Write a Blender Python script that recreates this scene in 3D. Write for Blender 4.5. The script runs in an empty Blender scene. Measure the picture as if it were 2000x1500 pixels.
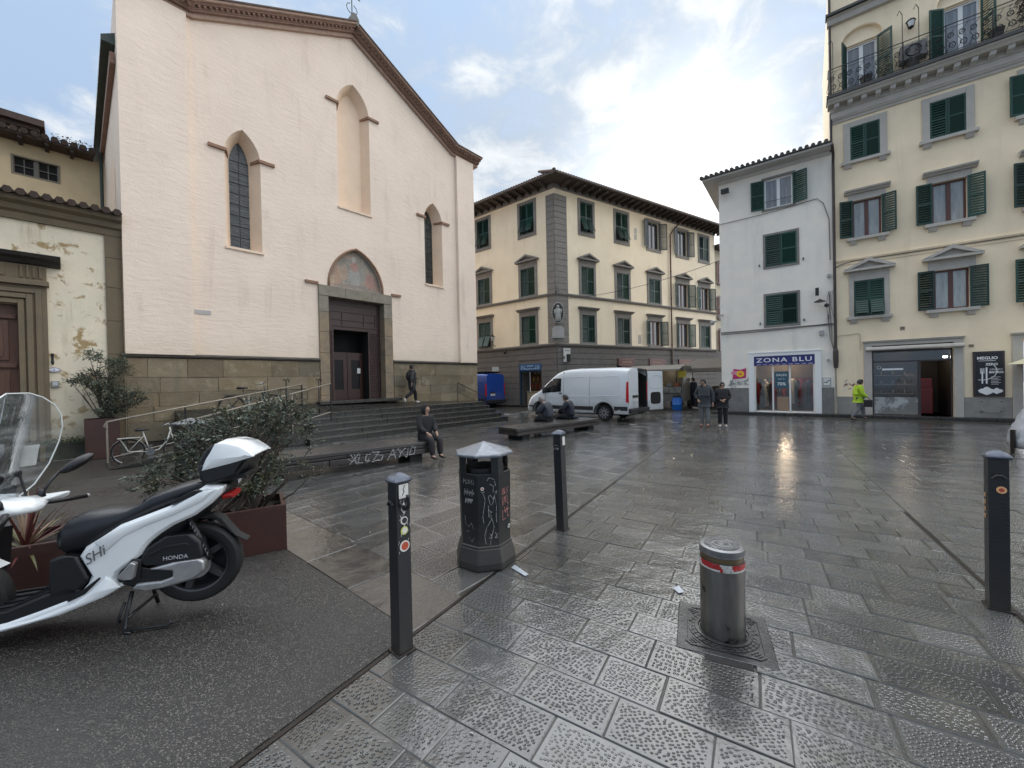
import bpy, bmesh, math, random
from mathutils import Vector, Matrix
from mathutils.geometry import tessellate_polygon
random.seed(7)
scene = bpy.context.scene
COL = scene.collection
R = math.radians
# ------------------------------------------------------------ camera
FPX = 770.0
cam_d = bpy.data.cameras.new('camera'); cam = bpy.data.objects.new('camera', cam_d); COL.objects.link(cam)
cam_d.sensor_fit = 'HORIZONTAL'; cam_d.sensor_width = 36.0; cam_d.lens = 36.0 * FPX / 2000.0
cam_d.clip_start = 0.05; cam_d.clip_end = 2000
_p = math.atan(6.0 / FPX); _r = 0.021
_fw = Vector((0, math.cos(_p), -math.sin(_p))); _up = Vector((0, math.sin(_p), math.cos(_p))); _X = Vector((1, 0, 0))
_rt = math.cos(_r) * _X - math.sin(_r) * _up; _u2 = math.sin(_r) * _X + math.cos(_r) * _up
M4 = Matrix.Identity(4)
for _i in range(3):
    M4[_i][0] = _rt[_i]; M4[_i][1] = _u2[_i]; M4[_i][2] = -_fw[_i]
M4[2][3] = 1.75
cam.matrix_world = M4
scene.camera = cam
# ------------------------------------------------------------ sky
SUN_AZ, SUN_EL = 23.5, 24.0
world = bpy.data.worlds.new("World"); scene.world = world; world.use_nodes = True
wn = world.node_tree; wn.nodes.clear()
def N(t, typ, **k):
    n = t.nodes.new(typ)
    for a, b in k.items(): setattr(n, a, b)
    return n
def lk(t, a, b): t.links.new(a, b)
def mth(t, op, a, b=None, c=None, clamp=False):
    n = t.nodes.new('ShaderNodeMath'); n.operation = op; n.use_clamp = clamp
    for i, x in enumerate((a, b, c)):
        if x is None: continue
        if isinstance(x, (int, float)): n.inputs[i].default_value = x
        else: t.links.new(x, n.inputs[i])
    return n.outputs[0]
def mixc(t, fac, a, b, blend='MIX'):
    n = t.nodes.new('ShaderNodeMix'); n.data_type = 'RGBA'; n.blend_type = blend; n.clamp_factor = True
    for s, x in ((n.inputs[0], fac), (n.inputs[6], a), (n.inputs[7], b)):
        if isinstance(x, (int, float)): s.default_value = x
        elif isinstance(x, tuple): s.default_value = (x[0], x[1], x[2], 1)
        else: t.links.new(x, s)
    return n.outputs[2]
def ramp(t, x, lo, hi, smooth=True):
    n = t.nodes.new('ShaderNodeMapRange'); n.interpolation_type = 'SMOOTHSTEP' if smooth else 'LINEAR'
    t.links.new(x, n.inputs[0]); n.inputs[1].default_value = lo; n.inputs[2].default_value = hi
    return n.outputs[0]
sky = N(wn, 'ShaderNodeTexSky', sky_type='NISHITA', sun_disc=False, sun_elevation=R(SUN_EL), sun_rotation=R(SUN_AZ))
sky.air_density = 1.0; sky.dust_density = 1.5; sky.ozone_density = 1.5
tc = N(wn, 'ShaderNodeTexCoord')
nrm = N(wn, 'ShaderNodeVectorMath', operation='NORMALIZE'); lk(wn, tc.outputs['Generated'], nrm.inputs[0])
sx = N(wn, 'ShaderNodeSeparateXYZ'); lk(wn, nrm.outputs[0], sx.inputs[0])
zz = mth(wn, 'MAXIMUM', sx.outputs[2], 0.0)
den = mth(wn, 'ADD', zz, 0.22)
cx = mth(wn, 'DIVIDE', sx.outputs[0], den); cy = mth(wn, 'DIVIDE', sx.outputs[1], den)
cb = N(wn, 'ShaderNodeCombineXYZ'); lk(wn, cx, cb.inputs[0]); lk(wn, cy, cb.inputs[1]); cb.inputs[2].default_value = 3.7
def noise(t, vec, scale, detail=6, rough=0.55, dist=0.0):
    n = t.nodes.new('ShaderNodeTexNoise'); n.inputs['Scale'].default_value = scale; n.inputs['Detail'].default_value = detail
    n.inputs['Roughness'].default_value = rough; n.inputs['Distortion'].default_value = dist
    if vec is not None: t.links.new(vec, n.inputs['Vector'])
    return n.outputs[0]
n1 = noise(wn, cb.outputs[0], 1.3, 3, 0.5, 0.3)
n2 = noise(wn, cb.outputs[0], 6.0, 9, 0.62, 0.35)
n3 = noise(wn, cb.outputs[0], 2.6, 7, 0.6, 0.2)
m0 = mth(wn, 'ADD', mth(wn, 'MULTIPLY', n1, 0.55), mth(wn, 'MULTIPLY', n2, 0.45))
cov = ramp(wn, m0, 0.42, 0.60)
sd = (math.sin(R(SUN_AZ)) * math.cos(R(SUN_EL)), math.cos(R(SUN_AZ)) * math.cos(R(SUN_EL)), math.sin(R(SUN_EL)))
dt = N(wn, 'ShaderNodeVectorMath', operation='DOT_PRODUCT'); lk(wn, nrm.outputs[0], dt.inputs[0]); dt.inputs[1].default_value = sd
dp = mth(wn, 'MAXIMUM', dt.outputs['Value'], 0.0)
glow = mth(wn, 'ADD', mth(wn, 'MULTIPLY', mth(wn, 'POWER', dp, 85), 2.6), mth(wn, 'MULTIPLY', mth(wn, 'POWER', dp, 14), 0.12))
# blue between the clouds: the Nishita sky lifted by thin high haze
blue = mixc(wn, 0.95, sky.outputs[0], (1.12, 1.48, 2.0))
shade = ramp(wn, mth(wn, 'ADD', mth(wn, 'MULTIPLY', n3, 0.35), mth(wn, 'MULTIPLY', n2, 0.65)), 0.42, 0.66)
cloud = mixc(wn, shade, (1.28, 1.5, 1.76), (2.35, 2.42, 2.48))
skyc = mixc(wn, mth(wn, 'MULTIPLY', cov, 0.93), blue, cloud)
gl = N(wn, 'ShaderNodeCombineColor'); 
lk(wn, glow, gl.inputs[0]); lk(wn, mth(wn, 'MULTIPLY', glow, 0.97), gl.inputs[1]); lk(wn, mth(wn, 'MULTIPLY', glow, 0.88), gl.inputs[2])
zg = mth(wn, 'MULTIPLY_ADD', zz, 0.45, 0.80)
skyc = mixc(wn, 1.0, skyc, zg, 'MULTIPLY')
tot = mixc(wn, 1.0, skyc, gl.outputs[0], 'ADD')
bg = N(wn, 'ShaderNodeBackground'); bg.inputs[1].default_value = 0.1; lk(wn, tot, bg.inputs[0])
wo = N(wn, 'ShaderNodeOutputWorld'); lk(wn, bg.outputs[0], wo.inputs[0])
# ------------------------------------------------------------ sun behind the cloud
sl = bpy.data.lights.new('sun', 'SUN'); sl.energy = 1.5; sl.angle = R(178); sl.color = (1.0, 0.98, 0.955)
so = bpy.data.objects.new('sun', sl); COL.objects.link(so)
so.rotation_euler = Vector((-sd[0], -sd[1], -sd[2])).to_track_quat('-Z', 'Y').to_euler()
scene.view_settings.view_transform = 'Standard'; scene.view_settings.look = 'None'
scene.view_settings.exposure = 2.0; scene.view_settings.gamma = 1.0; scene.view_settings.use_curve_mapping = False
scene.render.engine = 'CYCLES'
scene.cycles.max_bounces = 6; scene.cycles.diffuse_bounces = 3; scene.cycles.glossy_bounces = 3; scene.cycles.transmission_bounces = 6
scene.cycles.transparent_max_bounces = 12; scene.cycles.use_denoising = True

# ------------------------------------------------------------ materials
MATS = {}
def mat(name, col, rough=0.6, var=0.0, vs=3.0, vcol=None, bump=0.0, bs=40.0, metal=0.0, spec=0.5, stretch=None, rvar=0.0, coat=0.0, emit=None, grime=None, dirt=None, trans=0.0, bd=0.01, alpha=1.0, streak=None, objvar=0.0):
    if name in MATS: return MATS[name]
    m = bpy.data.materials.new(name); m.use_nodes = True; t = m.node_tree; b = t.nodes['Principled BSDF']
    b.inputs['Base Color'].default_value = (*col, 1); b.inputs['Roughness'].default_value = rough; b.inputs['Metallic'].default_value = metal
    b.inputs['Specular IOR Level'].default_value = spec; b.inputs['Coat Weight'].default_value = coat; b.inputs['Coat Roughness'].default_value = 0.06
    b.inputs['Transmission Weight'].default_value = trans; b.inputs['Alpha'].default_value = alpha
    tcn = N(t, 'ShaderNodeTexCoord'); vec = tcn.outputs['Object']
    if stretch:
        mp = N(t, 'ShaderNodeMapping'); mp.inputs['Scale'].default_value = stretch; lk(t, vec, mp.inputs[0]); vec2 = mp.outputs[0]
    else: vec2 = vec
    c = None
    if var:
        k = mth(t, 'MULTIPLY_ADD', noise(t, vec2, vs, 7, 0.6), 1.9, -0.45, clamp=True)
        v2 = vcol or tuple(x * (1 - var) for x in col)
        c = mixc(t, k, (*col,), (*v2,))
    if dirt:   # (colour, scale, lo, hi): irregular stains of their own
        k = ramp(t, noise(t, vec, dirt[1], 8, 0.65, 0.4), dirt[2], dirt[3])
        c = mixc(t, k, c if c is not None else (*col,), dirt[0])
    if streak: # (colour, scale, strength): thin rain marks running down
        mq = N(t, 'ShaderNodeMapping'); mq.inputs['Scale'].default_value = (streak[1], streak[1], streak[1] * .1); lk(t, vec, mq.inputs[0])
        k = mth(t, 'MULTIPLY', ramp(t, noise(t, mq.outputs[0], 1.0, 6, 0.65, 0.3), 0.5, 0.78), ramp(t, noise(t, vec, 0.55, 4, 0.6), 0.4, 0.62))
        c = mixc(t, mth(t, 'MULTIPLY', k, streak[2]), c if c is not None else (*col,), streak[0])
    if objvar: # each piece weathered a little differently
        oi = N(t, 'ShaderNodeObjectInfo'); kk = mth(t, 'MULTIPLY_ADD', oi.outputs['Random'], objvar * 2, 1 - objvar)
        cc = N(t, 'ShaderNodeCombineColor'); [lk(t, kk, cc.inputs[i]) for i in range(3)]
        c = mixc(t, 1.0, c if c is not None else (*col,), cc.outputs[0], 'MULTIPLY')
    if grime:  # (colour, z0, z1): splash dirt rising from a wall foot, in object space
        s = N(t, 'ShaderNodeSeparateXYZ'); lk(t, vec, s.inputs[0])
        hgt = mth(t, 'ADD', s.outputs[2], mth(t, 'MULTIPLY', noise(t, vec, 1.7, 6), -1.0))
        k = ramp(t, hgt, grime[2] - 0.5, grime[1] - 0.5)
        c = mixc(t, mth(t, 'MULTIPLY', k, 0.75), c if c is not None else (*col,), grime[0])
    if c is not None: lk(t, c, b.inputs['Base Color'])
    if rvar:
        k = mth(t, 'MULTIPLY_ADD', noise(t, vec, vs * 1.7, 5), rvar * 2, rough - rvar, clamp=True); lk(t, k, b.inputs['Roughness'])
    if bump:
        bn = N(t, 'ShaderNodeBump'); bn.inputs['Strength'].default_value = bump; bn.inputs['Distance'].default_value = bd
        lk(t, noise(t, vec2, bs, 5, 0.6), bn.inputs['Height']); lk(t, bn.outputs[0], b.inputs['Normal'])
    if emit:
        b.inputs['Emission Color'].default_value = (*emit[0], 1); b.inputs['Emission Strength'].default_value = emit[1]
    MATS[name] = m
    return m
def glass_mat(name, tint=(0.9, 0.95, 0.95), rough=0.02, mixf=0.75, dirtv=0.0):
    m = bpy.data.materials.new(name); m.use_nodes = True; t = m.node_tree; t.nodes.clear()
    tr = N(t, 'ShaderNodeBsdfTransparent'); tr.inputs[0].default_value = (*tint, 1)
    gl = N(t, 'ShaderNodeBsdfGlossy'); gl.inputs['Roughness'].default_value = rough; gl.inputs[0].default_value = (0.9, 0.95, 1, 1)
    fr = N(t, 'ShaderNodeFresnel'); fr.inputs[0].default_value = 1.5
    mx = N(t, 'ShaderNodeMixShader'); o = N(t, 'ShaderNodeOutputMaterial')
    f = mth(t, 'MULTIPLY', fr.outputs[0], 1.6, clamp=True)
    if mixf < 1: f = mth(t, 'ADD', f, 1 - mixf, clamp=True)
    lk(t, f, mx.inputs[0]); lk(t, tr.outputs[0], mx.inputs[1]); lk(t, gl.outputs[0], mx.inputs[2])
    last = mx.outputs[0]
    if dirtv:
        df = N(t, 'ShaderNodeBsdfDiffuse'); df.inputs[0].default_value = (0.75, 0.78, 0.78, 1)
        m2 = N(t, 'ShaderNodeMixShader'); tcn = N(t, 'ShaderNodeTexCoord')
        mp = N(t, 'ShaderNodeMapping'); mp.inputs['Scale'].default_value = (3, 1, 9); mp.inputs['Rotation'].default_value = (0, 0.6, 0); lk(t, tcn.outputs['Object'], mp.inputs[0])
        k = ramp(t, noise(t, mp.outputs[0], 1.2, 6, 0.6), 0.42, 0.8)
        lk(t, mth(t, 'MULTIPLY_ADD', k, dirtv, 0.04), m2.inputs[0]); lk(t, last, m2.inputs[1]); lk(t, df.outputs[0], m2.inputs[2]); last = m2.outputs[0]
    lk(t, last, o.inputs[0]); MATS[name] = m
    return m

# ------------------------------------------------------------ mesh helpers
class MB:
    def __init__(s): s.v = []; s.f = []; s.mi = []
    def add(s, vs, fs, mi=0):
        b = len(s.v); s.v += [tuple(p) for p in vs]
        for f in fs: s.f.append(tuple(b + i for i in f)); s.mi.append(mi)
        return s
    def box(s, x0, x1, y0, y1, z0, z1, mi=0, M=None):
        vs = [(x, y, z) for z in (z0, z1) for y in (y0, y1) for x in (x0, x1)]
        if M is not None: vs = [tuple(M @ Vector(p)) for p in vs]
        return s.add(vs, [(0, 2, 3, 1), (4, 5, 7, 6), (0, 1, 5, 4), (2, 6, 7, 3), (0, 4, 6, 2), (1, 3, 7, 5)], mi)
    def prism(s, pts, a, b, axis='y', mi=0, M=None):
        """polygon in the two other axes, extruded between a and b on axis"""
        def P(p, d):
            q = {'y': (p[0], d, p[1]), 'x': (d, p[0], p[1]), 'z': (p[0], p[1], d)}[axis]
            return tuple(M @ Vector(q)) if M is not None else q
        n = len(pts); vs = [P(p, a) for p in pts] + [P(p, b) for p in pts]
        tri = tessellate_polygon([[Vector((p[0], p[1], 0)) for p in pts]])
        fs = [tuple(t) for t in tri] + [tuple(n + i for i in reversed(t)) for t in tri]
        fs += [(i, (i + 1) % n, n + (i + 1) % n, n + i) for i in range(n)]
        return s.add(vs, fs, mi)
    def tube(s, path, r, n=8, mi=0, closed=False, cap=True):
        path = [Vector(p) for p in path]; m = len(path)
        if not isinstance(r, (list, tuple)): r = [r] * m
        rings = []; prev = None
        for i, p in enumerate(path):
            if closed: d = path[(i + 1) % m] - path[i - 1]
            else: d = path[min(i + 1, m - 1)] - path[max(i - 1, 0)]
            if d.length < 1e-9: d = Vector((0, 0, 1))
            d.normalize()
            if prev is None:
                a = d.cross(Vector((0, 0, 1)))
                if a.length < 0.05: a = d.cross(Vector((1, 0, 0)))
            else:
                a = prev - d * prev.dot(d)
                if a.length < 1e-4: a = d.cross(Vector((1, 0, 0)))
            a.normalize(); prev = a; b = d.cross(a)
            rings.append([p + (a * math.cos(2 * math.pi * k / n) + b * math.sin(2 * math.pi * k / n)) * r[i] for k in range(n)])
        vs = [q for ring in rings for q in ring]; fs = []
        for i in range(m if closed else m - 1):
            j = (i + 1) % m
            for k in range(n):
                k2 = (k + 1) % n; fs.append((i * n + k, i * n + k2, j * n + k2, j * n + k))
        if cap and not closed: fs += [tuple(reversed(range(n))), tuple((m - 1) * n + k for k in range(n))]
        return s.add(vs, fs, mi)
    def lathe(s, prof, n=24, c=(0, 0, 0), mi=0, axis='z', rot=0.0, sx=1.0, sy=1.0):
        vs = []; fs = []
        for (r, z) in prof:
            for k in range(n):
                a = 2 * math.pi * k / n + rot; x = r * math.cos(a) * sx; y = r * math.sin(a) * sy
                q = {'z': (x, y, z), 'y': (x, z, y), 'x': (z, x, y)}[axis]
                vs.append((q[0] + c[0], q[1] + c[1], q[2] + c[2]))
        for i in range(len(prof) - 1):
            for k in range(n):
                k2 = (k + 1) % n; fs.append((i * n + k, i * n + k2, (i + 1) * n + k2, (i + 1) * n + k))
        if prof[0][0] > 1e-6: fs.append(tuple(reversed(range(n))))
        if prof[-1][0] > 1e-6: fs.append(tuple((len(prof) - 1) * n + k for k in range(n)))
        return s.add(vs, fs, mi)
    def loft(s, rings, mi=0, cap=True, closed=True):
        n = len(rings[0]); vs = [p for r in rings for p in r]; fs = []
        for i in range(len(rings) - 1):
            for k in range(n if closed else n - 1):
                k2 = (k + 1) % n; fs.append((i * n + k, i * n + k2, (i + 1) * n + k2, (i + 1) * n + k))
        if cap and closed: fs += [tuple(reversed(range(n))), tuple((len(rings) - 1) * n + k for k in range(n))]
        return s.add(vs, fs, mi)
    def ball(s, c, r, n=12, m=8, mi=0):
        if not isinstance(r, (tuple, list)): r = (r, r, r)
        rings = []
        for i in range(m + 1):
            th = math.pi * i / m; rr = max(math.sin(th), 1e-4)
            rings.append([(c[0] + r[0] * rr * math.cos(2 * math.pi * k / n), c[1] + r[1] * rr * math.sin(2 * math.pi * k / n), c[2] + r[2] * math.cos(th)) for k in range(n)])
        return s.loft(rings, mi, cap=False)
    def ribbon(s, pts, w, y=0.0, mi=0):
        """flat stroke in the xz plane at depth y"""
        P = [Vector((p[0], p[1])) for p in pts]
        for i in range(len(P) - 1):
            d = P[i + 1] - P[i]
            if d.length < 1e-6: continue
            d.normalize(); q = Vector((-d.y, d.x)) * w / 2; a = P[i] - d * w * 0.4; b = P[i + 1] + d * w * 0.4
            yy = y - 0.0002 * i
            s.add([(a.x + q.x, yy, a.y + q.y), (a.x - q.x, yy, a.y - q.y), (b.x - q.x, yy, b.y - q.y), (b.x + q.x, yy, b.y + q.y)], [(0, 1, 2, 3)], mi)
        return s
    def build(s, name, mats, parent=None, smooth=False, bevel=0.0, seg=2, label=None, cat=None, group=None, kind=None, subd=0, loc=None, rotz=None, norm=True):
        me = bpy.data.meshes.new(name); me.from_pydata(s.v, [], s.f)
        if not isinstance(mats, (list, tuple)): mats = [mats]
        for m in mats: me.materials.append(m)
        if len(mats) > 1: me.polygons.foreach_set('material_index', s.mi)
        if norm:
            bm = bmesh.new(); bm.from_mesh(me); bmesh.ops.recalc_face_normals(bm, faces=bm.faces[:]); bm.to_mesh(me); bm.free()
        if smooth is True: me.polygons.foreach_set('use_smooth', [True] * len(me.polygons))
        me.update()
        o = bpy.data.objects.new(name, me); COL.objects.link(o); o.parent = parent
        if loc is not None: o.location = loc
        if rotz is not None: o.rotation_euler = (0, 0, rotz)
        if subd:
            md = o.modifiers.new('s', 'SUBSURF'); md.levels = md.render_levels = subd
        if bevel:
            md = o.modifiers.new('b', 'BEVEL'); md.width = bevel; md.segments = seg; md.limit_method = 'ANGLE'; md.angle_limit = R(40); md.harden_normals = False
        if smooth == 'auto':
            me.polygons.foreach_set('use_smooth', [True] * len(me.polygons))
            try: me.set_sharp_from_angle(angle=R(38))
            except Exception: pass
        tag(o, label, cat, group, kind)
        return o
def tag(o, label=None, cat=None, group=None, kind=None):
    if label: o['label'] = label
    if cat: o['category'] = cat
    if group: o['group'] = group
    if kind: o['kind'] = kind
    return o
def thing(name, label, cat, loc=(0, 0, 0), rotz=0.0, group=None, kind=None):
    o = bpy.data.objects.new(name, None); COL.objects.link(o); o.location = loc; o.rotation_euler = (0, 0, rotz); o.empty_display_size = 0.2
    return tag(o, label, cat, group, kind)
def dupe(o, parent=None, loc=None, rotz=None, label=None):
    c = o.copy(); COL.objects.link(c)
    if parent is not None: c.parent = parent
    if loc is not None: c.location = loc
    if rotz is not None: c.rotation_euler = (0, 0, rotz)
    if label: c['label'] = label
    for ch in [x for x in bpy.data.objects if x.parent is o]: dupe(ch, c)
    return c
def text(body, size, parent, loc, m, name='lettering', rot=(R(90), 0, 0), align='CENTER', ext=0.002, sx=1.0, space=1.0, off=0.0, shear=0.0):
    cu = bpy.data.curves.new(name, 'FONT'); cu.body = body; cu.size = size; cu.align_x = align; cu.align_y = 'CENTER'; cu.extrude = ext; cu.space_character = space; cu.offset = off
    cu.resolution_u = 3
    if shear: cu.shear = shear
    c = bpy.data.objects.new(name + '_c', cu); COL.objects.link(c); dg = bpy.context.evaluated_depsgraph_get(); dg.update()
    me = bpy.data.meshes.new_from_object(c.evaluated_get(dg)); bpy.data.objects.remove(c); me.name = name; me.materials.clear(); me.materials.append(m)
    me.transform(Matrix.Diagonal((sx, 1, 1, 1)))
    o = bpy.data.objects.new(name, me); COL.objects.link(o); o.parent = parent; o.location = loc; o.rotation_euler = rot
    return o
def az_rot(az): return R(90 - az)     # local x along azimuth az, local y away from the viewer side
def sheet(outer, holes, y, depth, mb, mi=0, rmi=None, close=None):
    """wall face in xz at depth y with holes; each hole gets reveals going in by its depth"""
    loops = [[Vector((p[0], p[1], 0)) for p in outer]] + [[Vector((p[0], p[1], 0)) for p in h] for h in holes]
    flat = [p for l in loops for p in l]
    mb.add([(p.x, y, p.y) for p in flat], [tuple(t) for t in tessellate_polygon(loops)], mi)
    for i, h in enumerate(holes):
        d = depth[i] if isinstance(depth, (list, tuple)) else depth
        if not d: continue
        n = len(h)
        mb.add([(p[0], y, p[1]) for p in h] + [(p[0], y + d, p[1]) for p in h], [(k, (k + 1) % n, n + (k + 1) % n, n + k) for k in range(n)], mi if rmi is None else rmi)
def rect(u0, u1, z0, z1): return [(u0, z0), (u1, z0), (u1, z1), (u0, z1)]
def pointed(u0, u1, z0, zs, za, n=8):
    """pointed arch outline, counter clockwise from bottom left"""
    w = u1 - u0; hgt = za - zs; c = (u0 + u1) / 2
    rr = ((w / 2) ** 2 + hgt ** 2) / w         # radius with centre on the spring line
    pts = [(u0, z0), (u1, z0)]
    cxr = u1 - rr; a1 = math.atan2(hgt, c - cxr)
    for k in range(n + 1): pts.append((cxr + rr * math.cos(a1 * k / n), zs + rr * math.sin(a1 * k / n)))
    cxl = u0 + rr
    for k in range(n - 1, -1, -1): pts.append((cxl - rr * math.cos(a1 * k / n), zs + rr * math.sin(a1 * k / n)))
    return pts
# ============================================================ GROUND
def stone_material(name, base, dimple=True, rough=0.14, dist=0.008):
    m = bpy.data.materials.new(name); m.use_nodes = True; t = m.node_tree; b = t.nodes['Principled BSDF']
    uv = N(t, 'ShaderNodeUVMap'); uv.uv_map = 'UVMap'
    at = N(t, 'ShaderNodeAttribute', attribute_name='hd')
    s1 = N(t, 'ShaderNodeSeparateXYZ'); lk(t, uv.outputs[0], s1.inputs[0])
    s2 = N(t, 'ShaderNodeSeparateXYZ'); lk(t, at.outputs['Vector'], s2.inputs[0])
    geo = N(t, 'ShaderNodeNewGeometry'); pos = geo.outputs['Position']
    ex = mth(t, 'SUBTRACT', s2.outputs[0], mth(t, 'ABSOLUTE', s1.outputs[0])); ey = mth(t, 'SUBTRACT', s2.outputs[1], mth(t, 'ABSOLUTE', s1.outputs[1]))
    ed = mth(t, 'MINIMUM', ex, ey); tone = s2.outputs[2]
    nbig = noise(t, pos, 0.45, 5, 0.55, 0.2); nmid = noise(t, pos, 3.2, 6, 0.6); nfine = noise(t, pos, 55, 4, 0.6)
    col = mixc(t, tone, tuple(x * 0.5 for x in base), tuple(x * 1.5 for x in base))
    col = mixc(t, ramp(t, nmid, 0.45, 0.72), col, (base[0] * 1.2, base[1] * 1.12, base[2] * 0.98))
    col = mixc(t, mth(t, 'MULTIPLY', ramp(t, nbig, 0.42, 0.62), 0.4), col, tuple(x * 0.55 for x in base))
    # rare ochre mineral stain
    och = noise(t, pos, 1.4, 7, 0.7, 0.6); col = mixc(t, mth(t, 'MULTIPLY', ramp(t, och, 0.66, 0.76), 0.45), col, (0.13, 0.095, 0.045))
    gv = N(t, 'ShaderNodeTexVoronoi', feature='F1'); gv.inputs['Scale'].default_value = 7.0; lk(t, pos, gv.inputs['Vector']); gs = N(t, 'ShaderNodeSeparateColor'); lk(t, gv.outputs['Color'], gs.inputs[0])
    gum = mth(t, 'MULTIPLY', ramp(t, gs.outputs[0], 0.80, 0.82), ramp(t, gv.outputs['Distance'], 0.11, 0.08)); col = mixc(t, mth(t, 'MULTIPLY', gum, 0.7), col, mixc(t, gs.outputs[1], (0.012, 0.012, 0.012), (0.14, 0.135, 0.12)))
    # wet film: puddled patches are nearly mirror smooth
    wet = ramp(t, nbig, 0.34, 0.6)
    rgh = mth(t, 'ADD', mth(t, 'MULTIPLY_ADD', wet, -0.15, rough + 0.08), mth(t, 'MULTIPLY', mth(t, 'SUBTRACT', nmid, 0.5), 0.28))
    rgh = mth(t, 'MAXIMUM', rgh, 0.075)
    lk(t, rgh, b.inputs['Roughness']); b.inputs['Specular IOR Level'].default_value = 0.6; b.inputs['Coat Weight'].default_value = 1.0; b.inputs['Coat IOR'].default_value = 1.5; lk(t, mth(t, 'MULTIPLY_ADD', rgh, 0.8, -0.02), b.inputs['Coat Roughness'])
    hmix = mth(t, 'MULTIPLY', nfine, 0.22 if dimple else 0.12)
    if dimple:
        wv = N(t, 'ShaderNodeVectorMath', operation='SCALE'); 
        nz = N(t, 'ShaderNodeTexNoise'); nz.inputs['Scale'].default_value = 9.0; lk(t, pos, nz.inputs['Vector']); lk(t, nz.outputs['Color'], wv.inputs[0]); wv.inputs['Scale'].default_value = 0.02
        ad = N(t, 'ShaderNodeVectorMath', operation='ADD'); lk(t, uv.outputs[0], ad.inputs[0]); lk(t, wv.outputs[0], ad.inputs[1])
        vr = N(t, 'ShaderNodeVectorRotate', rotation_type='Z_AXIS'); lk(t, ad.outputs[0], vr.inputs['Vector']); lk(t, mth(t, 'MULTIPLY', tone, 23.0), vr.inputs['Angle'])
        mp = N(t, 'ShaderNodeMapping'); mp.inputs['Scale'].default_value = (1.0, 1.3, 1); lk(t, vr.outputs[0], mp.inputs[0]); fr2 = mth(t, 'FRACT', mth(t, 'MULTIPLY', tone, 17.3)); fr3 = mth(t, 'FRACT', mth(t, 'MULTIPLY', tone, 71.7))
        vo = N(t, 'ShaderNodeTexVoronoi', voronoi_dimensions='2D', feature='F1'); lk(t, mth(t, 'MULTIPLY_ADD', fr2, 16.0, 30.0), vo.inputs['Scale']); vo.inputs['Randomness'].default_value = 0.62
        lk(t, mp.outputs[0], vo.inputs['Vector'])
        pit = ramp(t, vo.outputs['Distance'], 0.12, 0.36)
        worn = ramp(t, noise(t, pos, 2.3, 4), 0.3, 0.55)
        mg = mth(t, 'MULTIPLY', ramp(t, ed, 0.018, 0.035), mth(t, 'MULTIPLY', mth(t, 'MULTIPLY_ADD', worn, 0.6, 0.4), mth(t, 'MULTIPLY_ADD', ramp(t, fr3, 0.05, 0.5), 0.75, 0.25)))
        hmix = mth(t, 'ADD', hmix, mth(t, 'MULTIPLY', mth(t, 'SUBTRACT', pit, 1.0), mg))
        dk = mth(t, 'MULTIPLY', mth(t, 'SUBTRACT', 1.0, pit), mg)
        col = mixc(t, mth(t, 'MULTIPLY', dk, 0.75), col, tuple(x * 0.4 for x in base))
    bn = N(t, 'ShaderNodeBump'); bn.inputs['Strength'].default_value = 1.0; bn.inputs['Distance'].default_value = dist
    lk(t, hmix, bn.inputs['Height'])
    b2 = N(t, 'ShaderNodeBump'); b2.inputs['Strength'].default_value = 0.5; b2.inputs['Distance'].default_value = 0.02
    lk(t, noise(t, pos, 5.0, 3), b2.inputs['Height']); lk(t, b2.outputs[0], bn.inputs['Normal'])
    lk(t, bn.outputs[0], b.inputs['Normal']); lk(t, bn.outputs[0], b.inputs['Coat Normal']); lk(t, col, b.inputs['Base Color'])
    return m
M_STONE = stone_material('pecked_stone', (0.064, 0.065, 0.062))
M_SLAB = stone_material('smooth_slab', (0.046, 0.044, 0.040), dimple=False, rough=0.27, dist=0.002)
M_JOINT = mat('joint_mortar', (0.045, 0.042, 0.037), 0.35, var=0.4, vs=8, bump=0.4, bs=60)
def ground_mat():
    m = bpy.data.materials.new('ground_stone'); m.use_nodes = True; t = m.node_tree; b = t.nodes['Principled BSDF']
    geo = N(t, 'ShaderNodeNewGeometry'); mp = N(t, 'ShaderNodeMapping'); mp.inputs['Rotation'].default_value = (0, 0, R(-58)); lk(t, geo.outputs['Position'], mp.inputs[0])
    br = N(t, 'ShaderNodeTexBrick'); lk(t, mp.outputs[0], br.inputs['Vector']); br.inputs['Scale'].default_value = 1.0
    br.inputs['Brick Width'].default_value = 0.65; br.inputs['Row Height'].default_value = 0.34; br.inputs['Mortar Size'].default_value = 0.008
    br.inputs['Color1'].default_value = (0.07, 0.068, 0.062, 1); br.inputs['Color2'].default_value = (0.095, 0.09, 0.08, 1); br.inputs['Mortar'].default_value = (0.025, 0.024, 0.022, 1)
    lk(t, br.outputs[0], b.inputs['Base Color']); b.inputs['Roughness'].default_value = 0.27
    return m
mb = MB(); n = 30
for i in range(n):
    for j in range(n):
        pass
mb.add([(-70, -25, -0.02), (75, -25, -0.02), (75, 110, -0.02), (-70, 110, -0.02)], [(0, 1, 2, 3)])
ground = mb.build('ground', ground_mat(), kind='structure', label='dark stone ground under and beyond the wet piazza')
pavement = thing('pavement', 'wet grey stone paving of the piazza', None, kind='structure')
del pavement['label']

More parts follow.
